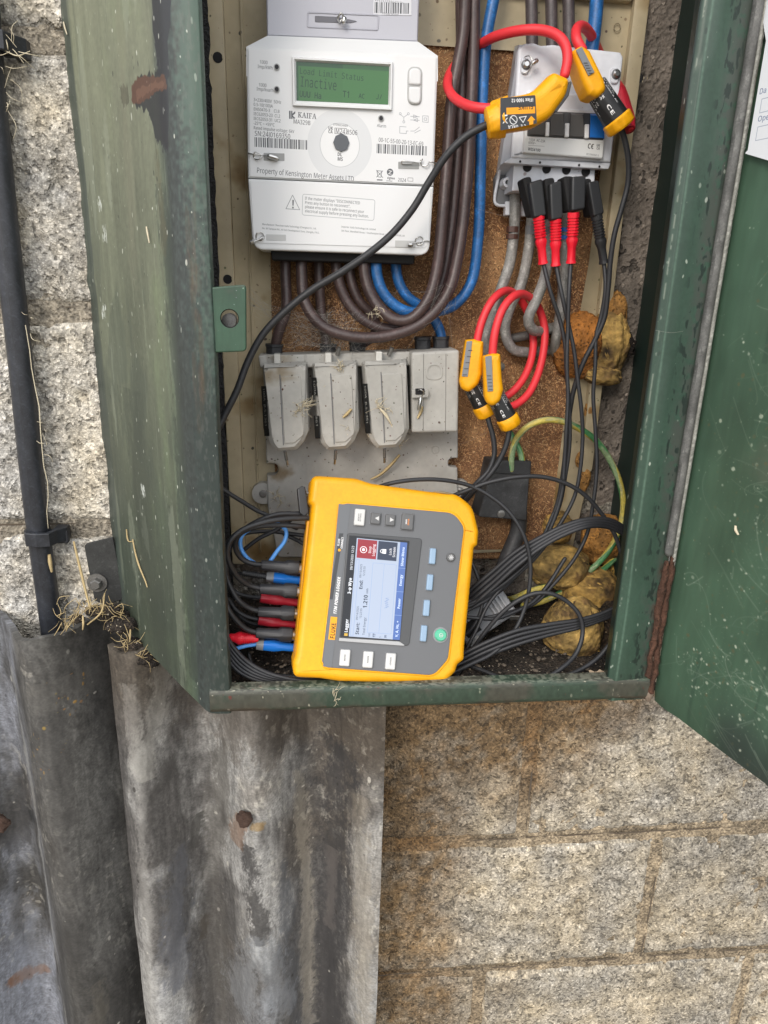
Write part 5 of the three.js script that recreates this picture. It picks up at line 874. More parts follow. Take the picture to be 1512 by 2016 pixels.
for (const [x, z] of [[1046, 0.05], [1085, 0.048], [1119, 0.05]]) cable('brown_cable', { 1046: 'left one of three greyish brown cables entering the top of the isolator', 1085: 'middle one of three greyish brown cables entering the top of the isolator', 1119: 'right one of three greyish brown cables, next to the blue, entering the isolator' }[x], [[x - 2, -140, z], [x, 0, z], [x + 1, 60, z], [x + 2, 110, z]], 0.0056, dim(M.brown, 0.13, 0.105, 0.105), 'brown cables above the isolator');
cable('blue_cable', 'thick blue cable entering the top of the isolator at its right', [[1182, -140, 0.055], [1175, 0, 0.056], [1170, 60, 0.056], [1162, 115, 0.056]], 0.0064, M.blue);
const gt = (label, pts, band, col) => { const t = thing('grey_cable', label, 'cable', P(...pts[pts.length - 1]), 'grey cables below the isolator'); part(t, 'sheath', tube(pts, 0.0056), M.greyTail); for (const [a, b, z, h] of band) part(t, 'tape_band', lathe(P(a, b - h, z), P(a - 1, b + h, z), [[0, 0.005], [0.02, 0.0065], [0.98, 0.0065], [1, 0.005]], 16), col); };
const brownTape = std({ color: lin(0.075, 0.034, 0.025), roughness: 0.5 });
gt('grey cable with brown tape bands, leftmost below the isolator', [[1014, 370, 0.045], [1013, 440, 0.046], [1003, 520, 0.046], [986, 570, 0.046], [970, 622, 0.045], [955, 672, 0.042], [962, 720, 0.03], [985, 722, 0.016]], [[1010, 452, 0.046, 6], [1009, 466, 0.046, 5]], brownTape);
gt('grey cable with a dark tape band, second from the left below the isolator', [[1054, 370, 0.045], [1046, 440, 0.046], [1041, 490, 0.046], [1026, 560, 0.046], [1004, 606, 0.045], [994, 648, 0.043], [1008, 686, 0.04], [1040, 694, 0.034], [1078, 690, 0.018]], [[1047, 453, 0.046, 9]], M.isoDark);
gt('grey cable bending back sharply beside the red rings', [[1080, 370, 0.05], [1081, 470, 0.055], [1074, 540, 0.06], [1056, 590, 0.064], [1040, 628, 0.064], [1050, 650, 0.056], [1086, 646, 0.03], [1104, 640, 0.014]], [[1081, 454, 0.054, 7]], M.isoDark);
gt('grey cable with blue tape bands, rightmost below the isolator', [[1118, 370, 0.044], [1112, 460, 0.044], [1110, 540, 0.044], [1104, 610, 0.042], [1096, 660, 0.038], [1092, 690, 0.024], [1098, 700, 0.012]], [[1112, 453, 0.044, 4], [1111, 468, 0.044, 4]], M.blueClean);
cable('grey_cable', 'greyish cable lying level behind the red rings', [[998, 668, 0.026], [1030, 662, 0.03], [1066, 654, 0.028], [1098, 648, 0.016]], 0.005, dim(M.greyTail, 0.2, 0.19, 0.175));

// green and yellow earth cables: the stripe winds round the sheath
const gyMap = dataTex(256, 0, (u, v) => { const s = ((v * 1.0 + u * 1.0) % 1 + 1) % 1, l = fbm(u * 12, v * 6, 4), f = fbm(u * 70, v * 20, 3, 0), d = sstep(0.42, 0.62, l); const c = s < 0.5 ? [74, 132, 84] : [192, 176, 84]; return c.map((q, k) => mix(q, [172, 174, 140][k], d * 0.65) * (0.82 + 0.36 * f)); });
gyMap.repeat.set(1 / 0.16, 1 / (2 * Math.PI * 0.0036));
const gyMat = std({ map: gyMap, roughness: 0.5 });
cable('earth_cable', 'long green and yellow earth cable arching out of the dark block to the lower foam', [[1006, 925, 0.05], [1008, 892, 0.052], [1018, 862, 0.055], [1042, 838, 0.06], [1074, 827, 0.062], [1108, 830, 0.06], [1142, 845, 0.056], [1176, 870, 0.052], [1202, 908, 0.05], [1220, 950, 0.05], [1227, 996, 0.05], [1221, 1036, 0.052], [1205, 1074, 0.056], [1180, 1106, 0.06], [1146, 1134, 0.064], [1098, 1149, 0.068], [1046, 1163, 0.066], [1016, 1176, 0.05], [1000, 1180, 0.03]], 0.0036, gyMat, 'green and yellow earth cables');
cable('earth_cable', 'short pale green and yellow cable end rising from the dark block', [[1030, 925, 0.045], [1024, 890, 0.044], [1008, 860, 0.04], [996, 838, 0.032], [990, 815, 0.02]], 0.0036, gyMat, 'green and yellow earth cables');
cable('earth_cable', 'lower grimy green and yellow cable across the foam lumps', [[1230, 1082, 0.04], [1210, 1100, 0.046], [1186, 1122, 0.054], [1150, 1146, 0.06], [1110, 1164, 0.06], [1068, 1184, 0.056], [1030, 1192, 0.04]], 0.0036, gyMat, 'green and yellow earth cables');
{
  const F = new Frame(P(1000, 960, 0.052), -0.06, 0.1, -0.03), t = thing('earth_terminal_block', 'dark grey earth terminal block in which the green and yellow cables end', 'terminal block', P(1000, 1024, 0.03));
  part(t, 'housing', slab(F, [[968, 912, 0.002], [1047, 910, 0.002], [1043, 940], [1037, 1025, 0.002], [942, 1018, 0.003], [958, 960]], -0.03, 0, { bev: 0.002 }), M.earthBlock);
  part(t, 'rim', slab(F, [[968, 906, 0.002], [1047, 908, 0.002], [1045, 936, 0.001], [967, 932, 0.001]], -0.026, 0.0022, { bev: 0.0016 }), dim(M.earthBlock, 0.05, 0.052, 0.055));
  for (const [a, b] of [[1007, 909], [1029, 911]]) { const q = F.L(a, b, -0.008), w = F.W(q.x, q.y, -0.008); part(t, 'cable_mouth', rod(w.clone().add(V(0, -0.001, 0)), w.clone().add(V(0, 0.0012, 0)), 0.0075, 20), M.dark); }
  const q = F.L(986, 1011, 0), w = F.W(q.x, q.y, 0); part(t, 'screw', lathe(w, w.clone().add(V(0, 0, 0.0035)), [[0, 0], [0, 0.0045], [0.6, 0.0045], [1, 0.002], [1, 0]], 16), M.dullSteel);
  cable('armoured_cable', 'thick dark grey cable leaving the bottom of the terminal block', [[1022, 1010, 0.034], [1020, 1045, 0.036], [1004, 1085, 0.04], [985, 1130, 0.046], [955, 1180, 0.055], [920, 1222, 0.06]], 0.0098, M.sheath);
}

// ---------------------------------------------------------------- flexible current probes
const onFloor = (q) => { let v = P(...q); if (v.y < 1.116) { const d = v.clone().sub(CAM); v = CAM.clone().addScaledVector(d, (1.116 - CAM.y) / d.y); if (v.z > 0.193) v.setZ(0.193); } return v; };
const lead = (pts, r, n) => tube(pts.map(onFloor), r, n, 10);
const probeLabel = canvasTex(512, 256, (x, w, h) => {
  x.fillStyle = '#232426'; x.fillRect(0, 0, w, h); reseed(4);
  for (const ox of [0, 256]) {
    x.save(); x.translate(ox, 0); x.fillStyle = '#e8e8e8'; x.strokeStyle = '#e8e8e8'; x.lineWidth = 5;
    x.save(); x.translate(40, 240); x.rotate(-Math.PI / 2); x.font = 'bold 30px sans-serif'; x.fillText('CE', 108, 0); x.font = 'bold 17px sans-serif'; x.fillText('UK', 66, -8); x.fillText('CA', 66, 8); x.lineWidth = 3; x.beginPath(); x.arc(40, -6, 13, 0, 7); x.moveTo(31, -15); x.lineTo(49, 3); x.moveTo(2, 6); x.lineTo(14, -16); x.lineTo(26, 6); x.closePath(); x.stroke(); x.restore();
    x.save(); x.translate(84, 240); x.rotate(-Math.PI / 2); x.font = '14px sans-serif'; ['1000 V CAT III', '600 V CAT IV', 'Max 2000 A AC', 'IEC 61010-2-032', 'Read the manual', 'before use', '1000 V CAT III', '600 V CAT IV', 'Max 2000 A AC'].forEach((s, i) => x.fillText(s, 8 + (i % 3) * 12, i * 18)); x.restore();
    x.fillStyle = '#f5a51c'; x.fillRect(16, 14, 34, 26); x.beginPath(); x.moveTo(50, 4); x.lineTo(78, 27); x.lineTo(50, 50); x.fill();
    x.restore();
  }
});
const probeMat = std({ map: probeLabel, roughness: 0.45 });
function sleeve(a, b, r0, r1) { const g = lathe(a, b, [[0, r0 * 0.9], [0.03, r0], [0.5, mix(r0, r1, 0.45)], [0.97, r1], [1, r1 * 0.9]], 28); return g; }
const gripSlots = (F, x0, y0, x1, y1, dz) => { const out = []; for (let i = 0; i < 5; i++) { const t = i / 4; out.push(slab(F, quadPts(mix(x0, x1, t) - 4, mix(y0, y1, t) - 1, mix(x0, x1, t) + 4, mix(y0, y1, t) + 0.6), dz, dz + 0.0004, { bev: 0.0001, r: 0.0002 })); } return mergeGeometries(out); };
{ // the large probe hung in front of the isolator
  const F = new Frame(P(1040, 215, 0.128), 0, 0.12, 0), t = thing('current_probe', 'yellow current probe with its wide red ring, hung across the left of the isolator', 'current probe', P(1040, 250, 0.12), 'yellow flexible current probes');
  part(t, 'coil', tube([[1112, 146, 0.122], [1117, 118, 0.12], [1114, 92, 0.116], [1100, 72, 0.110], [1070, 60, 0.1], [1025, 60, 0.088], [975, 72, 0.068], [942, 90, 0.044], [915, 108, 0.038], [890, 138, 0.05], [881, 165, 0.07], [892, 190, 0.09], [916, 206, 0.104], [945, 213, 0.114], [985, 214, 0.121]], 0.0043, 90, 16), M.red);
  part(t, 'body', slab(F, [[980, 192, 0.010], [1055, 179, 0.03], [1096, 138, 0.005], [1127, 152, 0.005], [1121, 186, 0.03], [1088, 231, 0.02], [1056, 249, 0.02], [980, 261, 0.008]], -0.012, 0.012, { bev: 0.0085, seg: 7, cr: 0.1 }), M.yellow);
  part(t, 'end_cap', lathe(P(957, 244, 0.128), P(990, 236, 0.13), [[0, 0], [0, 0.0105], [0.1, 0.0125], [0.6, 0.0138], [1, 0.014], [1, 0]], 28), M.yellow);
  part(t, 'coil_socket', lathe(P(966, 214, 0.122), P(1000, 211, 0.127), [[0, 0.005], [0.1, 0.006], [1, 0.009]], 20), M.yellow);
  const [g, tx] = printed(F, [[985, 193, 0.001], [1054, 187, 0.001], [1057, 243, 0.001], [985, 257, 0.001]], 0.0122, 420, (x, C, S, c) => {
    x.fillStyle = '#3b3d41'; x.fillRect(0, 0, c.width, c.height); const r = -0.11 + Math.PI;
    { const a = C(997, 217), b = C(1052, 207); x.save(); x.translate(a[0], a[1]); x.rotate(-0.11); x.fillStyle = '#f3a21a'; x.fillRect(0, -S(4), S(56), S(11)); x.restore(); }
    txt(x, C, S, 'FLUKE', 1050, 205, 11.5, { rot: r, c: '#34302a', w: 'bold' }); txt(x, C, S, 'iFlex 1600-12', 1050, 193, 8, { rot: r, c: '#e8e8e8', w: 'bold' });
    x.strokeStyle = '#e4e4e4'; x.lineWidth = S(1.3); { const p = C(1011, 236); x.beginPath(); x.arc(p[0], p[1], S(7), 0, 7); x.stroke(); line(x, C, S, [[1006, 231], [1016, 241]], 1.3, '#e4e4e4'); line(x, C, S, [[1022, 231], [1036, 229], [1030, 241], [1022, 231]], 1.3, '#e4e4e4'); line(x, C, S, [[990, 232], [999, 243]], 1.5, '#e4e4e4'); line(x, C, S, [[999, 232], [990, 243]], 1.5, '#e4e4e4'); line(x, C, S, [[989, 228], [999, 227]], 2.4, '#e4e4e4'); }
    txt(x, C, S, 'C E  UKCA', 1036, 245, 9, { rot: r, c: '#d8d8d8', w: 'bold' });
    x.fillStyle = '#f3a21a'; { const p = [[1038, 238], [1046, 228], [1054, 236], [1050, 237], [1050, 248], [1042, 249], [1042, 239]].map((q) => C(...q)); x.beginPath(); p.forEach((q, i) => i ? x.lineTo(...q) : x.moveTo(...q)); x.fill(); }
  });
  part(t, 'printed_label', g, std({ map: tx, roughness: 0.45 }), 'dark label printed upside down');
  part(t, 'grip_pad', slab(F, [[1124, 158, 0.001], [1127, 162, 0.001], [1121, 188, 0.003], [1096, 222, 0.003], [1089, 219, 0.001], [1104, 190]], -0.007, 0.0075, { bev: 0.0015 }), M.panelDark);
  part(t, 'lead', lead([[972, 241, 0.128], [950, 250, 0.128], [918, 268, 0.126], [880, 305, 0.122], [846, 356, 0.116], [812, 412, 0.112], [770, 462, 0.112], [722, 502, 0.114], [672, 536, 0.114], [612, 572, 0.112], [560, 614, 0.112], [518, 658, 0.115], [488, 712, 0.12], [466, 770, 0.126], [440, 822, 0.13], [415, 880, 0.135], [405, 940, 0.135]], 0.0034, 150), M.blackMatte);
}
{ // the probe at the isolator's right
  const F = new Frame(P(1170, 150, 0.118), -0.1, 0.1, 0), t = thing('current_probe', 'yellow current probe standing upright at the right of the isolator', 'current probe', P(1200, 250, 0.11), 'yellow flexible current probes');
  part(t, 'grip', slab(F, [[1130, 97, 0.002], [1148, 86, 0.004], [1165, 97, 0.002], [1192, 152, 0.004], [1198, 176, 0.008], [1180, 190, 0.008], [1163, 184, 0.004], [1152, 160]], -0.018, 0.006, { bev: 0.0055, seg: 7, cr: 0.1 }), M.yellow);
  const gp = part(t, 'grip_pad', slab(F, [[1134, 98], [1146, 92], [1171, 142], [1159, 149]], 0.0062, 0.0072, { bev: 0.0004, r: 0.0004 }), M.labelGrey); part(gp, 'grip_ridges', gripSlots(F, 1153, 124, 1163, 144, 0.0072), M.panelDark);
  part(t, 'label_sleeve', sleeve(P(1170, 168, 0.110), P(1219, 245, 0.110), 0.0105, 0.0118), probeMat, 'black sleeve printed with safety marks');
  part(t, 'end_cap', lathe(P(1212, 232, 0.110), P(1224, 253, 0.110), [[0, 0.0118], [0.15, 0.0134], [0.85, 0.013], [1, 0.0115], [1, 0]], 28), M.yellow);
  part(t, 'coil', tube([[1146, 98, 0.114], [1136, 80, 0.112], [1134, 62, 0.104], [1141, 52, 0.092], [1152, 55, 0.078], [1164, 70, 0.062], [1178, 100, 0.036], [1196, 140, 0.016], [1222, 176, 0.03], [1234, 210, 0.06], [1241, 238, 0.086], [1240, 250, 0.098]], 0.0044, 70, 14), M.red);
  part(t, 'coil_tip', lathe(P(1222, 176, 0.072), P(1240, 258, 0.1), [[0, 0.0045], [0.3, 0.0056], [0.85, 0.0062], [0.97, 0.005], [1, 0]], 18), M.redDark);
  part(t, 'lead', lead([[1220, 246, 0.11], [1229, 272, 0.108], [1237, 315, 0.104], [1236, 362, 0.1], [1224, 410, 0.098], [1210, 460, 0.096], [1202, 510, 0.094], [1197, 570, 0.092], [1190, 625, 0.09], [1174, 664, 0.088], [1148, 715, 0.086], [1130, 766, 0.084], [1118, 840, 0.084], [1110, 920, 0.086], [1098, 990, 0.09], [1074, 1050, 0.096], [1040, 1106, 0.104], [990, 1158, 0.112], [930, 1196, 0.12], [880, 1220, 0.12]], 0.0026, 160), M.blackMatte);
}
for (const [lab, dx, dy, z, grip, ax, cap, coil, ld, pad] of [
  ['left of the two small yellow current probes hung below the isolator, partly behind the other', 0, 0, 0.078,
    [[917, 669, 0.002], [935, 668, 0.003], [953, 673, 0.002], [950, 738, 0.004], [942, 758, 0.008], [923, 774, 0.008], [908, 766, 0.008], [904, 752, 0.004]], [[926, 752], [955, 806]], [[949, 796], [960, 817]],
    [[938, 690, 0.082], [940, 668, 0.082], [949, 632, 0.08], [966, 596, 0.076], [986, 576, 0.066], [1006, 574, 0.05], [1026, 592, 0.038], [1042, 624, 0.034], [1050, 665, 0.04], [1045, 711, 0.05], [1026, 752, 0.06], [1000, 778, 0.066], [964, 792, 0.07]],
    [[957, 810, 0.078], [963, 832, 0.08], [971, 862, 0.082], [973, 895, 0.084], [962, 926, 0.086], [940, 950, 0.086], [905, 985, 0.07]], [[919, 672], [930, 671], [921, 742], [909, 741], [926, 690, 915, 738]]],
  ['right of the two small yellow current probes, in front of the other below the isolator', 0, 0, 0.098,
    [[952, 702, 0.002], [970, 696, 0.003], [986, 697, 0.002], [989, 745, 0.004], [992, 768, 0.004], [986, 790, 0.008], [972, 801, 0.008], [959, 796, 0.008], [954, 782, 0.004]], [[972, 772], [1003, 832]], [[997, 820], [1007, 840]],
    [[970, 716, 0.1], [970, 694, 0.1], [975, 652, 0.099], [990, 608, 0.095], [1013, 582, 0.085], [1038, 582, 0.066], [1060, 606, 0.05], [1072, 645, 0.048], [1070, 692, 0.055], [1057, 742, 0.066], [1038, 778, 0.076], [1010, 799, 0.084], [985, 800, 0.09]],
    [[1004, 830, 0.098], [1002, 852, 0.098], [996, 878, 0.098], [980, 912, 0.097], [958, 942, 0.096], [932, 968, 0.09], [905, 1000, 0.075]], [[955, 702], [968, 700], [971, 770], [960, 771], [963, 740, 966, 767]]],
]) {
  const F = new Frame(P(grip[4][0] - 20, grip[4][1] - 30, z + 0.006), -0.05, -0.15, 0), t = thing('current_probe', lab, 'current probe', P(cap[1][0], cap[1][1], z), 'yellow flexible current probes');
  part(t, 'coil', tube(coil, 0.0041, 80, 14), M.red);
  part(t, 'grip', slab(F, grip, -0.016, 0.006, { bev: 0.0058, seg: 7, cr: 0.1 }), M.yellow);
  const gp = part(t, 'grip_pad', slab(F, pad.slice(0, 4), 0.0061, 0.007, { bev: 0.0004, r: 0.0004 }), M.labelGrey); part(gp, 'grip_ridges', gripSlots(F, ...pad[4], 0.007), M.panelDark);
  part(t, 'label_sleeve', sleeve(P(...ax[0], z - 0.004), P(...ax[1], z - 0.004), 0.0095, 0.0105), probeMat, 'black sleeve printed with safety marks');
  part(t, 'end_cap', lathe(P(...cap[0], z - 0.004), P(...cap[1], z - 0.004), [[0, 0.0105], [0.15, 0.0118], [0.85, 0.0115], [1, 0.01], [1, 0]], 28), M.yellow);
  part(t, 'lead', lead(ld, 0.0028, 70), M.blackMatte);
}

// ---------------------------------------------------------------- voltage clips on the isolator terminals
function clip(label, face, side, boot, end, z, boots, pts) {
  const F = new Frame(P(face[0][0], face[0][1] + 30, z), -0.08, 0.12, 0), f = (px, py, d) => { const c = F.L(px, py, d); return F.W(c.x, c.y, d); };
  const t = thing('voltage_clip', label, 'test clip', f(end[0], end[1], 0), 'voltage test clips on the isolator');
  part(t, 'front_jaw', slab(F, face, -0.009, 0, { bev: 0.0022, r: 0.0025, seg: 4 }), M.black);
  part(t, 'back_jaw', slab(F, side, -0.022, -0.006, { bev: 0.0022, r: 0.003 }), M.dark);
  const a = P(boot[0], boot[1] - 6, z - 0.006), b = P(end[0], end[1], z - 0.012), prof = [[0, 0], [0, 0.0055]];
  for (let i = 0; i < 7; i++) { const s = 0.08 + i * 0.058; prof.push([s, 0.0056], [s + 0.022, 0.0056], [s + 0.027, 0.0046], [s + 0.05, 0.0046]); }
  prof.push([0.52, 0.0056], [0.56, 0.0056], [0.68, 0.0041], [0.93, 0.0041], [0.97, 0.0048], [1, 0.005], [1, 0]);
  part(t, 'boot', lathe(a, b, prof, 18), boots);
  part(t, 'lead', lead([[end[0], end[1] - 4, z - 0.012], ...pts], 0.0021, 160), M.blackMatte);
}
clip('leftmost voltage clip, black jaws with a red boot below the isolator', [[1042, 359], [1069, 351], [1077, 424], [1052, 429]], [[1029, 350], [1046, 346], [1062, 425], [1047, 424]], [1060, 428], [1069, 519], 0.098, M.redBright,
  [[1083, 572, 0.092], [1103, 633, 0.092], [1112, 675, 0.094], [1115, 725, 0.096], [1121, 811, 0.098], [1121, 877, 0.1], [1112, 943, 0.102], [1100, 1000, 0.104], [1070, 1062, 0.106], [1030, 1110, 0.11], [970, 1160, 0.116], [890, 1200, 0.12]]);
clip('second voltage clip from the left, black jaws with a red boot', [[1083, 361], [1107, 354], [1110, 430], [1086, 434]], [[1072, 352], [1092, 348], [1100, 426], [1082, 428]], [1094, 434], [1094, 523], 0.1, M.redBright,
  [[1107, 584, 0.096], [1119, 637, 0.096], [1130, 690, 0.098], [1137, 745, 0.1], [1145, 811, 0.102], [1147, 860, 0.102], [1142, 926, 0.104], [1130, 980, 0.106], [1096, 1042, 0.108], [1052, 1100, 0.112], [1000, 1146, 0.116], [930, 1190, 0.122], [880, 1210, 0.12]]);
clip('third voltage clip from the left, squarer black jaws with a red boot', [[1127, 347], [1155, 345], [1153, 411], [1126, 416]], [[1109, 346], [1130, 346], [1132, 414], [1120, 416]], [1129, 424], [1124, 518], 0.106, M.redBright,
  [[1120, 578, 0.1], [1118, 647, 0.1], [1116, 717, 0.102], [1118, 778, 0.104], [1115, 844, 0.106], [1111, 910, 0.106], [1106, 970, 0.108], [1088, 1030, 0.11], [1062, 1082, 0.112], [1010, 1134, 0.118], [950, 1176, 0.122], [880, 1206, 0.12]]);
clip('all-black voltage clip at the right end of the row', [[1158, 358], [1180, 354], [1191, 420], [1170, 427]], [[1148, 352], [1164, 350], [1180, 424], [1164, 424]], [1174, 428], [1189, 518], 0.098, M.black,
  [[1192, 568, 0.09], [1184, 620, 0.088], [1174, 660, 0.088], [1172, 717, 0.09], [1168, 778, 0.092], [1172, 844, 0.096], [1175, 920, 0.1], [1168, 990, 0.104], [1156, 1050, 0.106], [1132, 1098, 0.11], [1090, 1150, 0.112], [1052, 1188, 0.114], [1000, 1206, 0.12], [950, 1218, 0.12]]);

// ---------------------------------------------------------------- power logger
let sunTex;
const LG = new Frame(V(0.0739, 1.2196, 0.158), -20.4 * Math.PI / 180, 4.2 * Math.PI / 180, -6.9 * Math.PI / 180);
{
  const F = LG, t = thing('power_logger', 'yellow and grey power logger standing on its side in the cabinet, screen lit', 'power logger', LG.W(0, -0.099, -0.02));
  part(t, 'body', slab(F, [[614, 935, 0.008], [702, 941, 0.02], [732, 951, 0.02], [845, 967, 0.03], [902, 972, 0.024], [933, 997, 0.02], [940, 1024, 0.02], [945, 1046, 0.003], [943, 1073, 0.002], [936, 1078, 0.002], [917, 1273, 0.003], [916, 1300, 0.004], [903, 1310, 0.003], [899, 1324, 0.006], [878, 1345, 0.012], [760, 1345, 0.01], [669, 1343, 0.02], [630, 1337, 0.02], [578, 1335, 0.008], [577, 1306, 0.002], [582, 1290, 0.002], [602, 1104, 0.01], [614, 996, 0.002], [608, 988, 0.002]], -0.044, 0.004, { bev: 0.007, seg: 7, cr: 0.1 }), M.yellow);
  part(t, 'left_end', slab(F, [[604, 1024], [616, 1020], [592, 1285], [579, 1290]].map((q) => q), -0.04, -0.012, { bev: 0.002 }), dim(M.yellow, 0.8, 0.36, 0.005));
  part(t, 'panel_rim', slab(F, [[668, 986, 0.009], [897, 1006, 0.022], [918, 1036, 0.014], [886, 1300, 0.012], [858, 1334, 0.016], [638, 1318, 0.008], [630, 1302, 0.004]], 0, 0.0052, { bev: 0.0018 }), M.yellow);
  const pn = part(t, 'front_panel', slab(F, [[672, 990, 0.008], [894, 1010, 0.02], [914, 1038, 0.014], [882, 1298, 0.012], [854, 1330, 0.014], [641, 1314, 0.006], [634, 1302, 0.003]], 0.002, 0.0062, { bev: 0.0008 }), M.panelGrey);
  part(pn, 'screen_surround', slab(F, [[684, 1049, 0.003], [832, 1060, 0.004], [806, 1272, 0.004], [668, 1262, 0.002]], 0.005, 0.0072, { bev: 0.0009 }), M.panelDark);
  part(pn, 'lower_bevel', slab(F, [[668, 1256], [786, 1263], [800, 1272, 0.001], [667, 1262]], 0.0068, 0.0078, { bev: 0.0004, r: 0.0004 }), dim(M.panelGrey, 0.42, 0.425, 0.43));
  const W = 760, [g, tx] = printed(F, [[688, 1054, 0.0006], [806, 1065, 0.0006], [787, 1262, 0.0006], [670, 1254, 0.0006]], 0.0078, W, (x, C, S, c) => {
    x.fillStyle = '#15181d'; x.fillRect(0, 0, c.width, c.height);
    // landscape screen turned a quarter: x runs up the photograph
    const p0 = C(674, 1252), p1 = C(690, 1058), p2 = C(787, 1260), ux = [p1[0] - p0[0], p1[1] - p0[1]], uy = [p2[0] - p0[0], p2[1] - p0[1]];
    x.setTransform(ux[0] / 480, ux[1] / 480, uy[0] / 272, uy[1] / 272, p0[0], p0[1]);
    x.fillStyle = '#11151c'; x.fillRect(0, 0, 480, 30); x.fillStyle = '#e7ecf2'; x.font = 'bold 20px sans-serif'; x.fillText('Logger', 18, 22); x.fillText('3-φ Wye', 205, 22); x.font = '15px sans-serif'; x.fillText('09/13/2025 12:23', 322, 21); x.fillStyle = '#caa23c'; x.fillRect(2, 8, 12, 16);
    x.fillStyle = '#a2aec2'; x.fillRect(0, 30, 480, 208); x.fillStyle = '#4a67a4'; x.fillRect(0, 238, 480, 34); x.strokeStyle = '#7f97c4'; x.lineWidth = 2; for (const q of [120, 236, 352]) { x.beginPath(); x.moveTo(q, 238); x.lineTo(q, 272); x.stroke(); }
    x.fillStyle = '#c9d8f2'; x.font = 'bold 17px sans-serif'; [['V, A, Hz, +', 14], ['Power', 152], ['Energy', 264], ['Show Menu', 362]].forEach(([s, q]) => x.fillText(s, q, 261));
    x.fillStyle = '#8d2530'; x.fillRect(384, 36, 92, 92); x.fillStyle = '#2a3448'; x.fillRect(384, 134, 92, 92); x.strokeStyle = '#f0f0f4'; x.lineWidth = 3; x.beginPath(); x.arc(426, 66, 15, 0, 7); x.stroke(); x.fillStyle = '#f0f0f4'; x.beginPath(); x.arc(426, 66, 7, 0, 7); x.fill();
    x.font = '17px sans-serif'; x.textAlign = 'center'; x.fillText('Stop', 428, 102); x.fillText('Logging', 428, 120); x.fillRect(416, 156, 22, 18); x.beginPath(); x.arc(427, 155, 8, 3.14, 0); x.stroke(); x.fillText('Lock', 428, 200); x.fillText('Screen', 428, 218); x.textAlign = 'left';
    x.strokeStyle = '#7d94bd'; x.lineWidth = 1.4; x.strokeRect(6, 36, 370, 14); x.fillStyle = '#1d2836'; x.font = 'bold 22px sans-serif'; x.fillText('Start:', 12, 76); x.fillText('End:', 232, 76); x.font = '13px sans-serif'; x.fillText('09/14/2025', 82, 66); x.fillText('12:22:55', 90, 82); x.fillText('09/15/2025', 288, 66); x.fillText('12:23:55', 296, 82); x.font = '15px sans-serif'; x.fillText('Total Energy:', 12, 104); x.font = 'bold 26px sans-serif'; x.fillText('1.210', 142, 104); x.font = '13px sans-serif'; x.fillText('kWh', 214, 104);
    x.strokeStyle = '#8198c2'; x.strokeRect(26, 116, 340, 112); x.beginPath(); x.moveTo(26, 170); x.lineTo(366, 170); x.stroke(); x.fillStyle = '#44516b'; x.font = '12px sans-serif'; ['100', '7.5', '5', '2.5'].forEach((s, i) => x.fillText(s, 4, 130 + i * 26)); x.font = 'bold 13px sans-serif'; x.fillText('kW', 4, 150); x.fillText('W', 6, 206); x.strokeStyle = '#6f86b4'; x.beginPath(); for (let i = 0; i < 18; i++) x.lineTo(150 + i * 3, 186 + ((i * 7) % 11) * 2); x.stroke();
    x.setTransform(1, 0, 0, 1, 0, 0);
  });
  part(pn, 'screen', g, std({ map: tx, roughness: 0.22, emissive: new THREE.Color(1, 1, 1), emissiveMap: tx, emissiveIntensity: 0.03 }), 'lit colour screen turned on its side');
  const [g2, t2] = printed(F, [[667, 992], [690, 994], [653, 1314], [636, 1312]], 0.0066, 160, (x, C, S, c) => {
    x.fillStyle = '#686b6f'; x.fillRect(0, 0, c.width, c.height); x.fillStyle = '#3e4043'; { const a = C(668, 1050), b = C(676, 1050), d = C(655, 1180), e = C(647, 1180); x.beginPath(); [a, b, d, e].forEach((q, i) => i ? x.lineTo(...q) : x.moveTo(...q)); x.fill(); }
    const r = -Math.PI / 2 + 0.03; { const a = C(648, 1259), b = C(653, 1214); x.save(); x.translate(a[0], a[1]); x.rotate(Math.atan2(b[1] - a[1], b[0] - a[0])); x.fillStyle = '#f0a416'; x.fillRect(0, -S(2), Math.hypot(b[0] - a[0], b[1] - a[1]), S(14)); x.restore(); }
    txt(x, C, S, 'FLUKE', 658, 1258, 13, { rot: r, c: '#3a2c12', w: 'bold' }); txt(x, C, S, '1736 POWER LOGGER', 662, 1210, 9, { rot: r, c: '#f2f2f2', w: 'bold italic' }); txt(x, C, S, 'FLUKE', 668, 1075, 6, { rot: r, c: '#eee', w: 'bold' }); txt(x, C, S, 'CONNECT', 674, 1080, 6, { rot: r, c: '#eee', w: 'bold' });
    { const a = C(668, 1083); x.fillStyle = '#f0a416'; x.beginPath(); x.arc(a[0], a[1], S(3), 0, 7); x.fill(); }
  });
  part(pn, 'name_strip', g2, std({ map: tx && t2, roughness: 0.5 }));
  const key = (cx, cy, w, h, m, label, rad = 0.003) => { // keys turned with the case
    const c = F.L(cx, cy, 0.0075), k = 1 / 2000, g = new RoundedBoxGeometry(w * k, h * k, 0.0042, 3, 0.0014); g.translate(c.x, c.y, 0.0072); g.applyMatrix4(F.m);
    const well = new RoundedBoxGeometry((w + 4) * k, (h + 4) * k, 0.0018, 2, 0.0008); well.translate(c.x, c.y, 0.0058); well.applyMatrix4(F.m);
    const b = part(pn, 'key', g, m, label); part(pn, 'key_well', well, M.isoDark);
    return [c, b];
  };
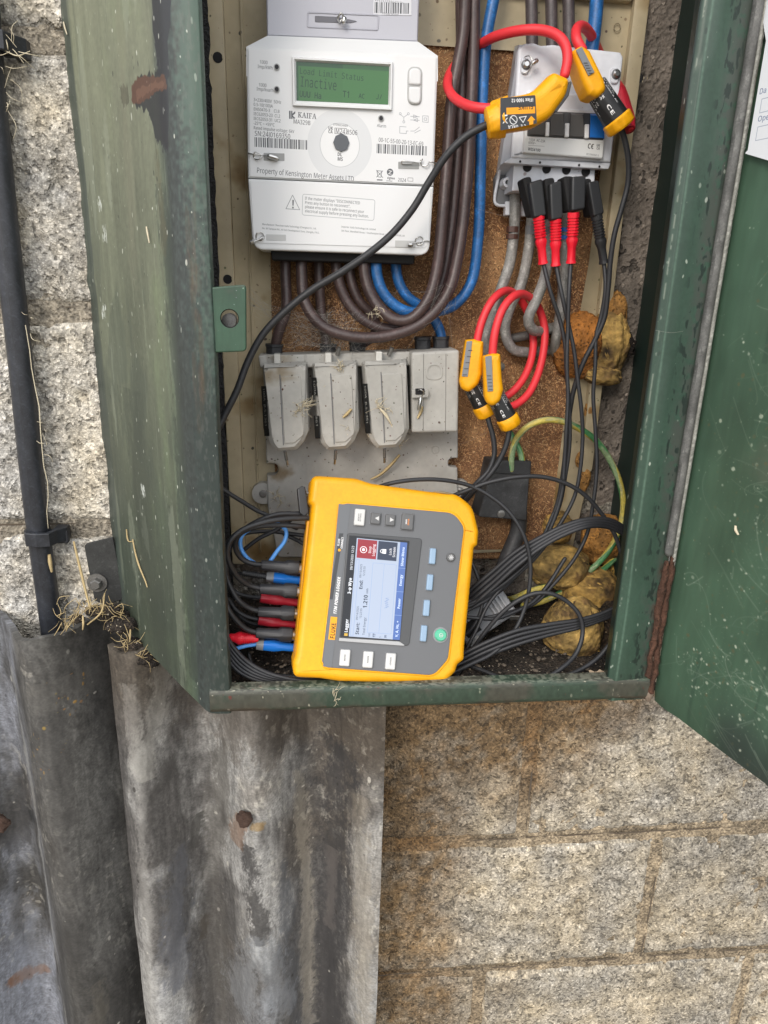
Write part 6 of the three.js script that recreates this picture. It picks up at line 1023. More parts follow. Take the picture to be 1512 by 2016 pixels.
  const word = (px, py, w, h, rows, bg, fg, size) => { const c = F.L(px, py, 0.0096), k = 1 / 2000; const cv = document.createElement('canvas'); cv.width = 128; cv.height = Math.round(128 * h / w); const x = cv.getContext('2d'); x.fillStyle = bg; x.fillRect(0, 0, cv.width, cv.height); x.translate(64, cv.height / 2); x.rotate(-Math.PI / 2); x.textAlign = 'center'; rows.forEach(([s, col], i) => { x.fillStyle = col ?? fg; x.font = `bold ${size}px sans-serif`; x.fillText(s, 0, (i - (rows.length - 1) / 2) * size * 1.05 + size * 0.36); }); const t = new THREE.CanvasTexture(cv); t.colorSpace = THREE.SRGBColorSpace; const g = new THREE.PlaneGeometry(w * k, h * k); g.translate(c.x, c.y, 0.0094); g.applyMatrix4(F.m); part(pn, 'key_print', g, std({ map: t, roughness: 0.45 })); };
  const whiteKey = std({ color: lin(0.62, 0.62, 0.61), roughness: 0.45 }), greyKey = std({ color: lin(0.12, 0.122, 0.125), roughness: 0.5 }), blueKey = std({ color: lin(0.27, 0.39, 0.53), roughness: 0.4 });
  for (const [px, py, s] of [[679, 1295, 'METER'], [724.5, 1298.5, 'POWER'], [769, 1302, 'LOGGER']]) { key(px, py, 20, 32, whiteKey, 'white key'); word(px, py, 14, 26, [[s]], 'rgb(206,206,204)', '#333', 36); }
  key(708, 1018.5, 21, 33, whiteKey, 'white key'); word(708, 1018.5, 15, 27, [['MEMORY'], ['SETTINGS']], 'rgb(206,206,204)', '#444', 30);
  for (const [px, py, d] of [[739.5, 1021, -1], [768, 1024, 1]]) { key(px, py, 20, 23, greyKey); const c = F.L(px, py), s = toShape([P2(-0.0018, -0.0022 * 1), P2(-0.0018, 0.0022), P2(0.0022 , 0)].map((p) => P2(d > 0 ? p.x : -p.x, p.y)).map((p) => P2(p.x, p.y))), e = new THREE.ExtrudeGeometry(s, { depth: 0.0004, bevelEnabled: false }); e.translate(c.x, c.y, 0.0092); e.applyMatrix4(F.m); part(pn, 'arrow', e, whiteKey); }
  key(802, 1027.5, 25, 33, greyKey); word(802, 1027.5, 16, 24, [['SAVE'], ['ENTER', '#f08a2a']], 'rgb(98,99,100)', '#f4f4f4', 34);
  [[851.5, 1095], [846, 1146.5], [839.5, 1197], [834, 1247]].forEach(([a, b]) => key(a, b, 13, 32, blueKey, 'pale blue soft key'));
  { const q = F.L(883.5, 1097), a = F.W(q.x, q.y, 0.006), b = F.W(q.x, q.y, 0.009); const k = part(pn, 'round_key', lathe(a, b, [[0, 0.0044], [0.7, 0.0044], [1, 0.0036], [1, 0]], 24), greyKey); part(k, 'sun_mark', (() => { const c = document.createElement('canvas'); c.width = c.height = 64; const x = c.getContext('2d'); x.fillStyle = 'rgb(98,99,100)'; x.fillRect(0, 0, 64, 64); x.strokeStyle = '#f0f0f0'; x.lineWidth = 5; for (let i = 0; i < 8; i++) { const r = i * 0.785; x.beginPath(); x.moveTo(32 + 12 * Math.cos(r), 32 + 12 * Math.sin(r)); x.lineTo(32 + 26 * Math.cos(r), 32 + 26 * Math.sin(r)); x.stroke(); } x.beginPath(); x.arc(32, 32, 7, 0, 7); x.stroke(); sunTex = new THREE.CanvasTexture(c); sunTex.colorSpace = THREE.SRGBColorSpace; const g = new THREE.CircleGeometry(0.0032, 20); g.translate(q.x, q.y, 0.0092); g.applyMatrix4(F.m); return g; })(), std({ map: sunTex, roughness: 0.5 })); }
  { const q = F.L(864, 1248.5), w0 = F.W(q.x, q.y, 0.0045), w1 = F.W(q.x, q.y, 0.0068); part(pn, 'power_recess', lathe(w0, w1, [[0, 0.008], [1, 0.0078], [1, 0]], 30), dim(M.panelGrey, 0.25, 0.26, 0.27));
    const k = part(pn, 'power_key', lathe(F.W(q.x, q.y, 0.0055), F.W(q.x, q.y, 0.0092), [[0, 0.0062], [0.6, 0.0062], [1, 0.005], [1, 0]], 30), std({ color: lin(0.1, 0.42, 0.27), roughness: 0.4, emissive: lin(0.004, 0.05, 0.03) }), 'green lit power key');
    const e = new THREE.TorusGeometry(0.0018, 0.00035, 6, 20); e.translate(q.x, q.y, 0.0093); e.applyMatrix4(F.m); part(k, 'power_mark', e, whiteKey); const ln = boxF(F, q.x, q.y, 0.0093, 0.0018, 0.0006, 0.0005, 0.0001); part(k, 'power_mark', ln, whiteKey); }
  // sunk thumb grip and strap on the upper edge
  part(t, 'thumb_grip', (() => { const c = F.L(872, 971, -0.004), g = new THREE.SphereGeometry(1, 20, 10); g.scale(0.011, 0.0016, 0.006); g.rotateZ(-0.03); g.translate(c.x, c.y, -0.003); g.applyMatrix4(F.m); return g; })(), dim(M.panelGrey, 0.3, 0.24, 0.14));
  part(t, 'hanging_strap', slab(F, [[585, 962, 0.002], [594, 957, 0.002], [601, 958], [609, 1008, 0.003], [600, 1019, 0.003], [590, 1010]], -0.03, -0.018, { bev: 0.0012 }), M.black, 'black hanging strap at the upper left corner');
  part(t, 'strap_pin', rod(F.W(F.L(598, 967).x, F.L(598, 967).y, -0.022), F.W(F.L(614, 968).x, F.L(614, 968).y, -0.022), 0.0016), M.dullSteel);
  part(t, 'side_port', slab(F, [[606, 1066], [610, 1066], [608, 1100], [603, 1100]], -0.02, -0.008, { bev: 0.0008 }), M.dark);
}

// ---------------------------------------------------------------- plugs on the logger's left edge
const coilPaths = [
  ['uppermost grey-black plug on the left edge of the logger', [514, 1112], [588, 1119], 0.13, [[500, 1110, 0.13], [482, 1104, 0.13], [468, 1090, 0.132], [463, 1074, 0.135], [470, 1054, 0.138], [494, 1040, 0.138], [540, 1034, 0.134], [590, 1036, 0.128], [612, 1040, 0.12]]],
  ['second plug from the top on the left edge, its lead making the big left loop', [511, 1159], [584, 1164], 0.142, [[492, 1153, 0.144], [470, 1138, 0.15], [453, 1112, 0.156], [447, 1086, 0.158], [454, 1064, 0.158], [476, 1044, 0.154], [512, 1030, 0.148], [556, 1022, 0.14], [606, 1020, 0.13]]],
  ['third plug from the top on the left edge of the logger', [508, 1204], [579, 1208], 0.146, [[490, 1197, 0.148], [470, 1182, 0.15], [456, 1160, 0.148], [447, 1136, 0.144], [446, 1100, 0.138], [456, 1070, 0.13], [484, 1040, 0.126], [540, 1014, 0.122], [598, 1012, 0.115]]],
  ['lowest grey-black plug on the left edge, above a pale blue lead', [504, 1246], [575, 1250], 0.152, [[486, 1239, 0.154], [466, 1222, 0.156], [450, 1200, 0.156], [442, 1170, 0.15], [440, 1130, 0.14]]],
];
const plugMat = std({ color: lin(0.032, 0.033, 0.037), roughness: 0.42, bumpMap: fineBump, bumpScale: 0.00006 });
for (const [lab, a, b, z, pts] of coilPaths) {
  const A = P(a[0], a[1], z), B = P(b[0], b[1], z - 0.004), d = B.clone().sub(A).normalize(), t = thing('current_plug', lab, 'plug', A.clone(), 'grey-black plugs on the logger');
  part(t, 'plug_body', lathe(A, B, [[0, 0], [0, 0.0046], [0.04, 0.0052], [0.6, 0.0056], [0.68, 0.0076], [0.72, 0.0078], [0.98, 0.0076], [1, 0.0062], [1, 0]], 22), plugMat);
  part(t, 'metal_sleeve', lathe(B.clone().addScaledVector(d, -0.001), B.clone().addScaledVector(d, 0.0052), [[0, 0.0056], [1, 0.0054], [1, 0]], 10), M.steel);
  part(t, 'coupling_ring', lathe(B.clone().addScaledVector(d, 0.0052), B.clone().addScaledVector(d, 0.014), [[0, 0.005], [0.1, 0.0064], [1, 0.0064]], 18), M.dark);
  part(t, 'lead', lead([[a[0] + 4, a[1], z], ...pts], 0.0026, 90), M.blackMatte);
}
for (const [lab, pts, z, ring0, tail, m] of [
  ['upper blue plug on the left edge of the logger, with a black ribbed tail', [[532, 1136], [602, 1144]], 0.12, 1, [[526, 1135, 0.12], [504, 1132, 0.12], [480, 1129, 0.12], [462, 1130, 0.118]], M.black],
  ['lower blue plug on the left edge of the logger, with a pale blue lead', [[512, 1269], [590, 1276]], 0.148, 1, [[506, 1268, 0.148], [486, 1271, 0.15], [462, 1278, 0.152], [440, 1288, 0.15]], M.blueLight],
  ['upper red plug squeezed below the second grey-black plug', [[513, 1176], [594, 1188]], 0.124, 0, [[510, 1176, 0.124], [490, 1174, 0.122], [468, 1168, 0.12], [452, 1152, 0.116], [444, 1130, 0.11]], M.blackMatte],
  ['lower red plug squeezed below the third grey-black plug', [[509, 1220], [592, 1232]], 0.13, 0, [[506, 1219, 0.13], [486, 1214, 0.13], [466, 1202, 0.128], [450, 1180, 0.122]], M.blackMatte],
]) {
  const A = P(...pts[0], z), B = P(...pts[1], z - 0.002), t = thing('voltage_plug', lab, 'plug', A.clone(), 'coloured voltage plugs on the logger');
  part(t, 'plug_body', lathe(A, B, [[0, 0], [0, 0.0052], [0.12, 0.0056], [0.36, 0.0058], [0.58, 0.0044], [1, 0.0042], [1, 0]], 18), ring0 ? M.blueClean : M.redDark);
  if (ring0) part(t, 'grey_ring', lathe(P(pts[0][0] - 7, pts[0][1] - 0.5, z), P(pts[0][0] + 7, pts[0][1] + 0.6, z), [[0, 0], [0, 0.0053], [1, 0.0059], [1, 0]], 18), M.labelGrey);
  part(t, 'lead', tube(tail, m === M.black ? 0.0018 : 0.0022, 40), m);
  if (m === M.black) { const a = P(478, 1128, z), b = P(526, 1135, z), pr = []; for (let i = 0; i < 12; i++) { const s = i / 12; pr.push([s, 0.0036], [s + 0.045, 0.0036], [s + 0.05, 0.0028], [s + 0.08, 0.0028]); } part(t, 'strain_relief', lathe(a, b, [[0, 0], ...pr, [1, 0]], 16), M.black); }
}
{ const a = P(449, 1255, 0.15), b = P(509, 1258, 0.15), pr = [[0, 0], [0, 0.003], [0.1, 0.0042], [0.2, 0.0042], [0.34, 0.0066], [0.42, 0.0068]]; for (let i = 0; i < 7; i++) { const s = 0.46 + i * 0.065; pr.push([s, 0.0062 - i * 0.0003], [s + 0.03, 0.0062 - i * 0.0003], [s + 0.035, 0.0054 - i * 0.0003], [s + 0.06, 0.0054 - i * 0.0003]); } pr.push([1, 0.0024], [1, 0]);
  single('red_boot', 'loose red ribbed boot lying at the lower left behind the plugs', 'cable boot', lathe(a, b, pr, 18), M.redBright); }
cable('blue_lead', 'pale blue thin lead bent into a loop at the upper left of the logger', [[506, 1112, 0.122], [486, 1098, 0.118], [474, 1078, 0.116], [475, 1057, 0.112], [490, 1043, 0.106], [520, 1033, 0.1], [548, 1032, 0.102], [563, 1044, 0.106], [561, 1064, 0.11], [545, 1086, 0.116], [530, 1108, 0.12]], 0.0022, M.blueLight);

// ---------------------------------------------------------------- loose black leads
const loose = (label, pts, r = 0.0022, group = 'loose black leads') => { const s = single('black_lead', label, 'lead', lead(pts, r), M.blackMatte, group); return s; };
loose('black lead arching from the top of the logger rightward into a long bow', [[740, 960, 0.11], [776, 950, 0.118], [828, 944, 0.118], [880, 946, 0.116], [930, 958, 0.114], [970, 980, 0.118], [1004, 1010, 0.124], [1030, 1052, 0.13], [1043, 1100, 0.134], [1043, 1150, 0.138], [1032, 1200, 0.142], [1010, 1246, 0.148], [970, 1286, 0.154], [926, 1308, 0.158], [880, 1330, 0.16]]);
loose('black lead arching over the dark terminal block and down behind the right frame', [[870, 985, 0.1], [908, 970, 0.11], [958, 951, 0.116], [1018, 939, 0.12], [1069, 939, 0.12], [1117, 953, 0.12], [1154, 977, 0.12], [1184, 1011, 0.12], [1209, 1050, 0.122], [1224, 1093, 0.124], [1236, 1140, 0.126]], 0.0023);
for (let i = 0; i < 4; i++) { const o = (k) => k * (i - 1.5); loose(['topmost', 'second', 'third', 'lowest'][i] + ' of four black leads bundled side by side above the foam', [[880, 1224 + o(7), 0.1], [929, 1176 + o(11), 0.112 + i * 0.003], [971, 1140 + o(11), 0.116 + i * 0.003], [1017, 1100 + o(10), 0.12 + i * 0.003], [1063, 1069 + o(7), 0.124 + i * 0.002], [1108, 1045 + o(6), 0.126 + i * 0.002], [1154, 1030 + o(5), 0.126 + i * 0.002], [1196, 1030 + o(5), 0.124], [1226, 1044 + o(5), 0.12], [1250, 1070 + o(5), 0.11]], 0.00235, 'upper bundle of four black leads'); }
for (let i = 0; i < 4; i++) { const o = (k) => k * (i - 1.5); loose(['topmost', 'second', 'third', 'lowest'][i] + ' of four leads in the lower bundle crossing the floor', [[860, 1322 + o(9), 0.14], [907, 1302 + o(9), 0.15], [960, 1277 + o(9), 0.152], [1017, 1255 + o(9), 0.152], [1078, 1240 + o(7), 0.15], [1139, 1228 + o(5), 0.148], [1184, 1214 + o(4), 0.146], [1220, 1197 + o(4), 0.142], [1250, 1176 + o(4), 0.136]], 0.00235, 'lower bundle of black leads'); }
loose('single black lead making an upright hoop before the foam', [[890, 1345, 0.13], [918, 1298, 0.138], [954, 1246, 0.14], [986, 1209, 0.142], [1017, 1184, 0.144], [1050, 1169, 0.146], [1082, 1168, 0.148], [1116, 1184, 0.15], [1141, 1212, 0.154], [1147, 1246, 0.158], [1135, 1285, 0.166], [1105, 1316, 0.176], [1064, 1340, 0.182], [1020, 1356, 0.18]], 0.0024);
loose('black lead in the right front corner of the cabinet floor', [[1050, 1352, 0.17], [1090, 1336, 0.176], [1139, 1320, 0.172], [1178, 1294, 0.166], [1204, 1262, 0.16], [1226, 1226, 0.15]], 0.0024);
loose('short black lead bowing out beside the right edge of the logger', [[925, 1100, 0.1], [937, 1126, 0.106], [949, 1163, 0.112], [947, 1202, 0.118], [930, 1236, 0.122], [905, 1258, 0.12]], 0.0022);
loose('black lead lying straight over the grey plastic box', [[890, 1212, 0.12], [930, 1216, 0.122], [975, 1218, 0.124], [1010, 1206, 0.122], [1050, 1184, 0.118], [1080, 1150, 0.114], [1112, 1100, 0.11]], 0.0022);
loose('black lead rising steeply at the left of the hanging bundle', [[1090, 1010, 0.1], [1066, 1064, 0.104], [1036, 1108, 0.11], [994, 1150, 0.116], [960, 1192, 0.122], [938, 1240, 0.13], [912, 1290, 0.138]], 0.002);
loose('black lead end on the floor under the lower bundle', [[930, 1312, 0.12], [955, 1322, 0.122], [980, 1332, 0.12]], 0.0022);
for (let i = 0; i < 5; i++) loose(['innermost', 'second', 'middle', 'fourth', 'outermost'][i] + ' of five black leads sweeping round the bottom left corner', [[440 - i * 3, 1240 + i * 4, 0.16], [458 - i * 3, 1272 + i * 5, 0.162], [484 - i * 4, 1300 + i * 5, 0.166], [520 - i * 4, 1322 + i * 4, 0.17], [568, 1336 + i * 2.5, 0.174], [640, 1342 + i * 2.2, 0.178], [740, 1344 + i * 2.2, 0.178], [840, 1348 + i * 2, 0.17]], 0.0023, 'leads round the bottom left corner');
loose('black lead coming in at the left edge above the coils', [[425, 952, 0.13], [446, 968, 0.128], [478, 988, 0.124], [508, 1006, 0.12], [546, 1022, 0.116], [584, 1040, 0.11]], 0.0022);
loose('black lead crossing diagonally behind the pale blue loop', [[478, 1084, 0.1], [510, 1060, 0.1], [546, 1042, 0.1], [590, 1010, 0.1], [606, 996, 0.1]], 0.0022);
loose('black lead lying level behind the pale blue loop', [[458, 1062, 0.09], [484, 1050, 0.088], [530, 1046, 0.086], [580, 1052, 0.086], [610, 1056, 0.09]], 0.0022);
loose('black lead sloping down behind the upper plugs', [[560, 1052, 0.08], [586, 1064, 0.084], [606, 1076, 0.09]], 0.0022);
loose('black lead curving low behind the plugs at the left', [[452, 1180, 0.11], [470, 1210, 0.112], [492, 1226, 0.112], [540, 1232, 0.11], [590, 1236, 0.11]], 0.0022);
loose('black lead drooping under the lower blue plug', [[490, 1288, 0.13], [498, 1312, 0.134], [520, 1326, 0.14], [570, 1332, 0.144], [640, 1338, 0.15]], 0.0022);

// ---------------------------------------------------------------- foam, floor dirt, small objects
{
  const t = thing('upper_foam', 'orange sponge-like foam lump with an olive lobe at the right of the board', 'expanding foam', P(1160, 760, 0.02));
  const sponge = M.foam.clone(); sponge.color = lin(0.8, 0.62, 0.44);
  part(t, 'cut_foam', triUV(blob(P(1138, 680, 0.026), 0.029, 0.037, 0.022, 0.3, 1.7, 3, 56, 0.05)), sponge, 'orange porous cut face of the foam');
  part(t, 'olive_lobe', triUV(blob(P(1198, 680, 0.03), 0.022, 0.036, 0.02, 0.36, 1.9, 8, 48)), M.olive);
  part(t, 'olive_drip', triUV(blob(P(1186, 738, 0.036), 0.022, 0.012, 0.016, 0.32, 2, 4, 36)), M.olive);
  part(t, 'orange_cap', triUV(blob(P(1210, 625, 0.026), 0.012, 0.028, 0.012, 0.25, 1.8, 12, 36)), M.foam);
  part(t, 'dark_residue', triUV(blob(P(1222, 682, 0.03), 0.015, 0.017, 0.012, 0.6, 3, 21, 36)), dim(M.soil, 0.6, 0.5, 0.5));
}
{
  const t = thing('lower_foam', 'yellowish lumpy foam heaped in the right corner behind the black leads', 'expanding foam', P(1130, 1290, 0.06));
  const lump = (n, px, py, z, sx, sy, sz, a, fr, sd, m) => part(t, n, triUV(blob(P(px, py, z), sx, sy, sz, a, fr, sd, 56)), m);
  lump('foam_lump', 1100, 1116, 0.052, 0.036, 0.027, 0.03, 0.22, 1.8, 2, M.olive);
  lump('foam_lump', 1186, 1062, 0.03, 0.028, 0.034, 0.024, 0.28, 1.7, 6, dim(M.foam, 1, 0.95, 0.85));
  lump('foam_lump', 1160, 1164, 0.054, 0.038, 0.030, 0.032, 0.24, 1.8, 9, dim(M.olive, 0.9, 0.86, 0.75));
  lump('foam_lump', 1212, 1130, 0.03, 0.02, 0.022, 0.03, 0.3, 1.8, 14, dim(M.olive, 0.72, 0.7, 0.5));
  lump('foam_lump', 1130, 1238, 0.10, 0.036, 0.040, 0.032, 0.22, 2.2, 18, M.olive);
  lump('foam_lump', 1150, 1284, 0.105, 0.020, 0.016, 0.02, 0.36, 2.4, 25, M.olive);
  lump('foam_lump', 1098, 1040, 0.03, 0.018, 0.02, 0.016, 0.3, 2, 33, dim(M.olive, 0.95, 0.9, 0.8));
  lump('grimy_lump', 1196, 1236, 0.08, 0.026, 0.036, 0.03, 0.4, 2.2, 29, dim(M.soil, 0.9, 0.78, 0.62));
  for (const [px, py, s, sd] of [[1160, 806, 0.008, 3], [1152, 940, 0.010, 5], [1140, 905, 0.006, 7]]) part(t, 'foam_fleck', triUV(blob(P(px, py, 0.026), s * 0.7, s * 1.5, s * 0.7, 0.4, 2, sd, 22)), M.foam);
}
{ // dirt on the floor
  const g = new THREE.PlaneGeometry(0.46, 0.2, 150, 66); g.rotateX(-Math.PI / 2); const p = g.attributes.position;
  for (let i = 0; i < p.count; i++) { const x = p.getX(i) + 0.13, z = p.getZ(i) + 0.098; p.setXYZ(i, x, 1.105 + 0.008 * fbm(x * 24, z * 24, 4) + 0.03 * sstep(0.1, 0.0, z) * fbm(x * 12, z * 12 + 3, 3) + 0.004 * fbm(x * 110, z * 110, 2), z); }
  g.computeVertexNormals(); single('floor_dirt', 'dark crumbly dirt covering the floor of the cabinet', null, triUV(g), M.soil, null, 'stuff');
  reseed(91); const bits = [];
  for (let i = 0; i < 420; i++) { const x = rr(-0.07, 0.3), z = rr(0.06, 0.185), s = Math.pow(rnd(), 2) * 0.0022 + 0.0006, b = new THREE.IcosahedronGeometry(s, 0); b.scale(rr(0.6, 2.2), rr(0.4, 1), rr(0.6, 1.6)); b.rotateY(rnd() * 6); b.translate(x, 1.1145 + 0.005 * fbm(x * 24, z * 24, 3), z); bits.push(b); }
  single('floor_grit', 'pale crumbs and grit scattered over the floor dirt', null, mergeGeometries(bits), std({ color: lin(0.13, 0.105, 0.08), roughness: 1 }), null, 'stuff');
}
{
  const F = new Frame(P(955, 1215, 0.09), -0.5, -0.15, 0.62), t = thing('grey_plastic_box', 'ribbed grey plastic box half hidden under black leads beside the logger', 'plastic box', P(955, 1250, 0.07));
  const B = (n, x, y, z, sx, sy, sz, m, r = 0.001) => part(t, n, boxF(F, x, y, z, sx, sy, sz, r), m);
  B('shell', 0, 0, -0.012, 0.07, 0.032, 0.02, M.greyPlastic, 0.003);
  for (let i = 0; i < 4; i++) B('rib', 0.012 + i * 0.005, 0, 0, 0.0024, 0.026, 0.003, dim(M.greyPlastic, 0.42, 0.43, 0.45), 0.0006);
  B('clear_edge', -0.005, 0.015, -0.001, 0.05, 0.0022, 0.004, dim(M.white, 0.5, 0.5, 0.5)); B('recess', -0.02, -0.002, -0.0018, 0.018, 0.016, 0.002, M.dark);
  part(t, 'metal_tab', boxAt(P(1014, 1216, 0.1), 0.012, 0.005, 0.002, 0.0005), M.steel); part(t, 'metal_tab', boxAt(P(934, 1262, 0.12), 0.009, 0.012, 0.003, 0.0006), dim(M.white, 0.45, 0.45, 0.45));
  B('label_edge', -0.03, 0.004, 0.0, 0.003, 0.02, 0.002, dim(M.white, 0.55, 0.55, 0.55), 0.0004);
}
{ // a torn paper scrap by the rail
  const g = new THREE.PlaneGeometry(0.022, 0.008, 10, 4); const p = g.attributes.position; for (let i = 0; i < p.count; i++) p.setXYZ(i, p.getX(i) + 0.002 * (hash2(i, 3) - 0.5), p.getY(i) + 0.003 * (hash2(i, 7) - 0.5), 0.002 * hash2(i, 9)); g.rotateX(-0.9); const q = P(1180, 1328, 0.18); g.translate(q.x, q.y, q.z); g.computeVertexNormals();
  single('dry_leaf', 'pale dry leaf scrap at the front right of the cabinet floor', 'leaf', g, std({ color: lin(0.42, 0.32, 0.22), roughness: 0.9 }));
}

// ---------------------------------------------------------------- straw and cobweb
const blade = (pts, w = 0.0011, m = M.straw) => { const c = new THREE.CatmullRomCurve3(pts.map((p) => p.isVector3 ? p : P(...p))), n = 10, pos = [], idx = []; for (let i = 0; i <= n; i++) { const q = c.getPoint(i / n), d = c.getTangent(i / n), s = V(0, 0, 1).cross(d).normalize().multiplyScalar(w * (1 - 0.7 * Math.abs(i / n - 0.4))); const u = V(0, 0, w * 0.7); pos.push(q.x - s.x, q.y - s.y, q.z - s.z, q.x + u.x, q.y + u.y, q.z + u.z, q.x + s.x, q.y + s.y, q.z + s.z, q.x - u.x, q.y - u.y, q.z - u.z); }
  for (let i = 0; i < n; i++) for (let k = 0; k < 4; k++) { const a = i * 4 + k, b = i * 4 + (k + 1) % 4; idx.push(a, b, a + 4, b, b + 4, a + 4); }
  const g = new THREE.BufferGeometry(); g.setAttribute('position', new THREE.Float32BufferAttribute(pos, 3)); g.setIndex(idx); g.computeVertexNormals(); return g; };
const onSide = (px, py, d = 0.002) => { const q = SF.L(px, py, d); return SF.W(q.x, q.y, d); };
for (const [lab, pts, w] of [
  ['long upright straw standing beside the cabinet fixing lug', [[145, 1066, 0.04], [158, 1120, 0.044], [170, 1170, 0.05], [178, 1200, 0.06]], 0.0017],
  ['short thick straw stuck to the lower end of the black pipe', [[97, 1092, 0.032], [99, 1110, 0.032], [102, 1126, 0.031]], 0.0024],
  ['pale straw lying on the second fuse carrier', [[692, 805, 0.09], [683, 815, 0.09], [675, 822, 0.09]], 0.0018],
  ['orange-brown splinter hanging below the seal of the square fuse cover', [[831, 800, 0.084], [828, 812, 0.084], [822, 824, 0.084]], 0.0018],
  ['straw caught between the second and third fuse carriers', [[730, 725, 0.08], [724, 738, 0.08], [720, 744, 0.08]], 0.0013],
  ['bent straw stalk stuck in dust on the door', [[1452, 985, 0], [1454, 1000, 0]], 0],
  ['long straw lying below the third fuse carrier', [[787, 895, 0.05], [770, 915, 0.046], [748, 935, 0.044], [730, 944, 0.044]], 0.0019],
  ['thin straw bridging the gap under the lug', [[172, 1230, 0.055], [200, 1204, 0.06], [206, 1168, 0.05]], 0.0011],
  ['straw upright in the torn corner of the sheet', [[257, 1234, 0.055], [256, 1255, 0.06], [255, 1276, 0.06]], 0.0012],
  ['short brown stalk poking over the sheet edge', [[163, 1212, 0.068], [164, 1228, 0.072], [163, 1240, 0.07]], 0.0013],
  ['curled straw on the dark sheet', [[104, 1302, 0.07], [101, 1318, 0.07], [99, 1332, 0.07]], 0.0016],
]) {
  if (!w) { const a = DF.L(1450, 1035, 0.003), b = DF.L(1455, 1052, 0.003); single('straw_stalk', lab, 'straw', blade([DF.W(a.x, a.y, 0.004), DF.W((a.x + b.x) / 2, (a.y + b.y) / 2, 0.005), DF.W(b.x, b.y, 0.004)], 0.0016), M.strawPale, 'single straws'); continue; }
  single('straw_stalk', lab, 'straw', blade(pts, w), M.straw, 'single straws');
}
single('straw_stalk', 'forked straw sticking to the lower side of the cabinet', 'straw', mergeGeometries([blade([onSide(249, 1042), onSide(252, 1064), onSide(262, 1066)], 0.001), blade([onSide(261, 1062), onSide(268, 1095), onSide(276, 1120), onSide(287, 1146), onSide(290, 1156)], 0.0011)]), M.straw, 'single straws');
single('straw_stalk', 'white splinter stuck halfway up the side of the cabinet', 'straw', blade([onSide(288, 446), onSide(291, 462), onSide(294, 478)], 0.0009), M.strawPale, 'single straws');
single('straw_stalk', 'white splinter near the top of the cabinet side', 'straw', blade([onSide(125, 43), onSide(128, 56), onSide(132, 68)], 0.0009), M.strawPale, 'single straws');
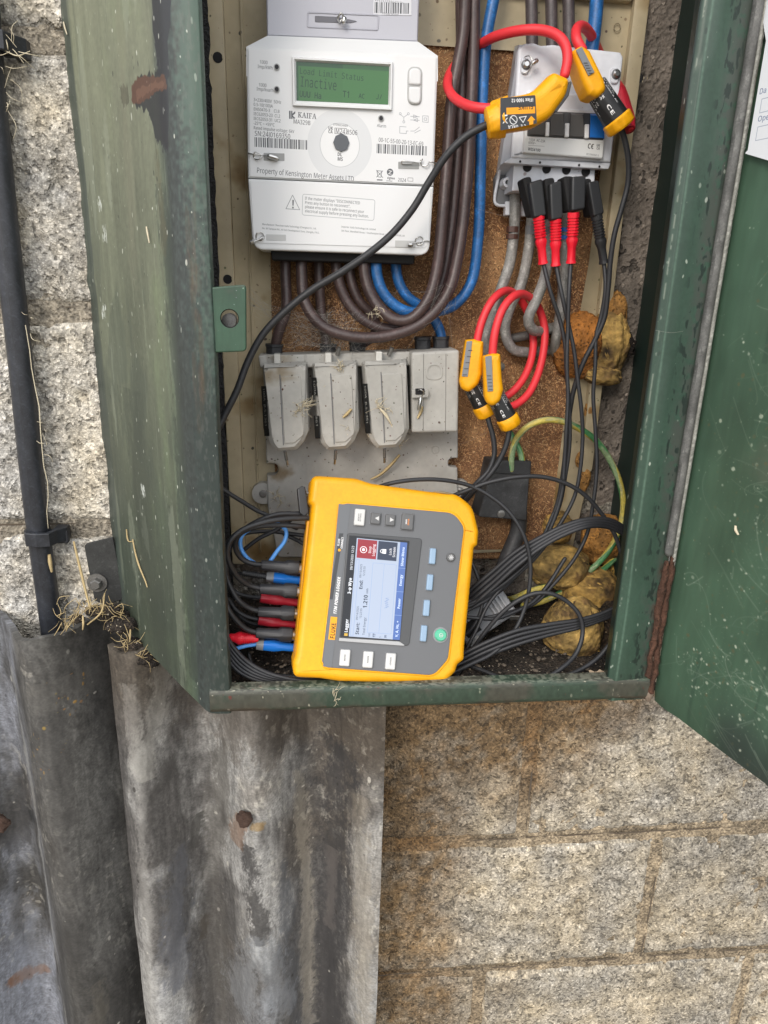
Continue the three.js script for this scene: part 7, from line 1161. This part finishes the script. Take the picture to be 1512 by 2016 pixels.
{
  reseed(123); const a = [], b = [], c = [];
  const tuft = (out, px, py, z, sx, sy, n, l, w = 0.0007) => { const main = rnd() * 6.28; for (let i = 0; i < n; i++) { const x = px + 1.3 * sx * (rnd() + rnd() - 1), y = py + 1.3 * sy * (rnd() + rnd() - 1), an = main + (rnd() + rnd() + rnd() - 1.5) * 1.5 + (rnd() < 0.5 ? 3.14 : 0), L = l * rr(0.25, 1.3); out.push(blade([[x, y, z + rr(-0.004, 0.004)], [x + Math.cos(an) * L * 0.5 + rr(-0.2, 0.2) * L, y + Math.sin(an) * L * 0.5 + rr(-0.2, 0.2) * L, z + rr(-0.002, 0.006)], [x + Math.cos(an) * L, y + Math.sin(an) * L, z + rr(-0.004, 0.004)]], w * rr(0.5, 1.2))); } };
  for (const [x, y, z, n] of [[130, 1220, 0.066, 14], [160, 1210, 0.062, 22], [185, 1198, 0.054, 16], [210, 1192, 0.048, 14], [232, 1216, 0.054, 12], [252, 1262, 0.064, 14], [280, 1292, 0.069, 12], [150, 1180, 0.034, 6]]) tuft(a, x, y, z, 20, 8, n, 30, 0.00042);
  { const d = []; for (const [x, y, z, r] of [[150, 1218, 0.056, 0.006], [190, 1202, 0.046, 0.008], [215, 1200, 0.042, 0.009], [238, 1232, 0.05, 0.011], [258, 1270, 0.056, 0.010], [282, 1296, 0.06, 0.009], [300, 1306, 0.062, 0.006], [225, 1212, 0.03, 0.012]]) d.push(triUV(blob(P(x, y, z), r * 1.5, r * 0.8, r, 0.6, 2.6, x, 22))); single('nest_dirt', 'dark dusty dirt packed along the torn top edge of the sheets', null, mergeGeometries(d), M.soil, null, 'stuff'); }
  single('straw_litter', 'tangle of straw lodged along the top edge of the corrugated sheets', null, mergeGeometries(a), M.straw, null, 'stuff');
  for (const [x, y, z, n, l] of [[598, 800, 0.088, 26, 20], [590, 812, 0.088, 14, 14], [668, 722, 0.086, 26, 14], [744, 800, 0.088, 10, 20], [756, 804, 0.088, 12, 16], [780, 840, 0.08, 12, 16], [790, 870, 0.07, 10, 14], [540, 975, 0.04, 12, 18], [560, 990, 0.04, 10, 16], [737, 860, 0.08, 8, 12], [628, 760, 0.084, 5, 10], [680, 850, 0.086, 10, 14], [660, 1362, 0.2045, 9, 18], [664, 1380, 0.2045, 5, 12], [738, 612, 0.085, 10, 18], [747, 618, 0.085, 6, 14]]) tuft(b, x, y, z, 8, 8, n, l, 0.00034);
  tuft(b, 20, 90, 0.03, 20, 20, 10, 40, 0.0005); tuft(b, 14, 170, 0.03, 10, 50, 8, 46, 0.0004); tuft(b, 55, 640, 0.03, 6, 20, 3, 24, 0.0004); tuft(b, 90, 880, 0.03, 8, 60, 6, 20, 0.0004);
  { const s = []; for (let i = 0; i < 3; i++) s.push(blade([[742 + i, 800, 0.088], [758, 812 + i * 3, 0.09], [770, 835, 0.088], [781, 865, 0.082], [789, 885, 0.075]], 0.0007)); s.push(blade([[50, 640, 0.03], [60, 700, 0.03], [64, 740, 0.028], [76, 790, 0.03], [80, 850, 0.03], [88, 930, 0.03], [96, 960, 0.03], [92, 1000, 0.034], [95, 1040, 0.034]], 0.0006)); b.push(...s); }
  single('dry_fibres', 'wisps of dry plant fibre clinging to the fuse cut-out, pipe and lower rail', null, mergeGeometries(b), M.strawPale, null, 'stuff');
  const thread = (p, q, s = 0.004) => c.push(tube([P(...p), P(...p).lerp(P(...q), 0.5).add(V(0, -rnd() * s, rr(-s, s))), P(...q)], 0.00007, 8, 3));
  for (let i = 0; i < 170; i++) { const t = rnd(); thread([rr(545, 700), rr(596, 690), rr(0.03, 0.078)], [rr(545, 720), rr(610, 694), rr(0.03, 0.078)]); if (t < 0.12) thread([rr(860, 900), rr(550, 610), 0.08], [rr(780, 905), rr(560, 690), 0.08]); }
  for (let i = 0; i < 26; i++) { thread([rr(486, 500), rr(560, 612), 0.1], [rr(520, 560), rr(606, 640), 0.06]); thread([rr(640, 720), rr(680, 720), 0.07], [rr(620, 800), rr(560, 700), 0.07]); }
  thread([936, 410, 0.06], [1030, 435, 0.05]); thread([880, 880, 0.045], [960, 850, 0.03]); thread([1290, 650, 0.2], [1345, 652, 0.203]); thread([860, 600, 0.082], [903, 560, 0.07]);
  single('cobweb', 'dusty cobweb strung among the brown cables above the fuse cut-out', null, mergeGeometries(c), M.web, null, 'stuff');
}
camera.updateMatrixWorld();
renderer.render(scene, camera);
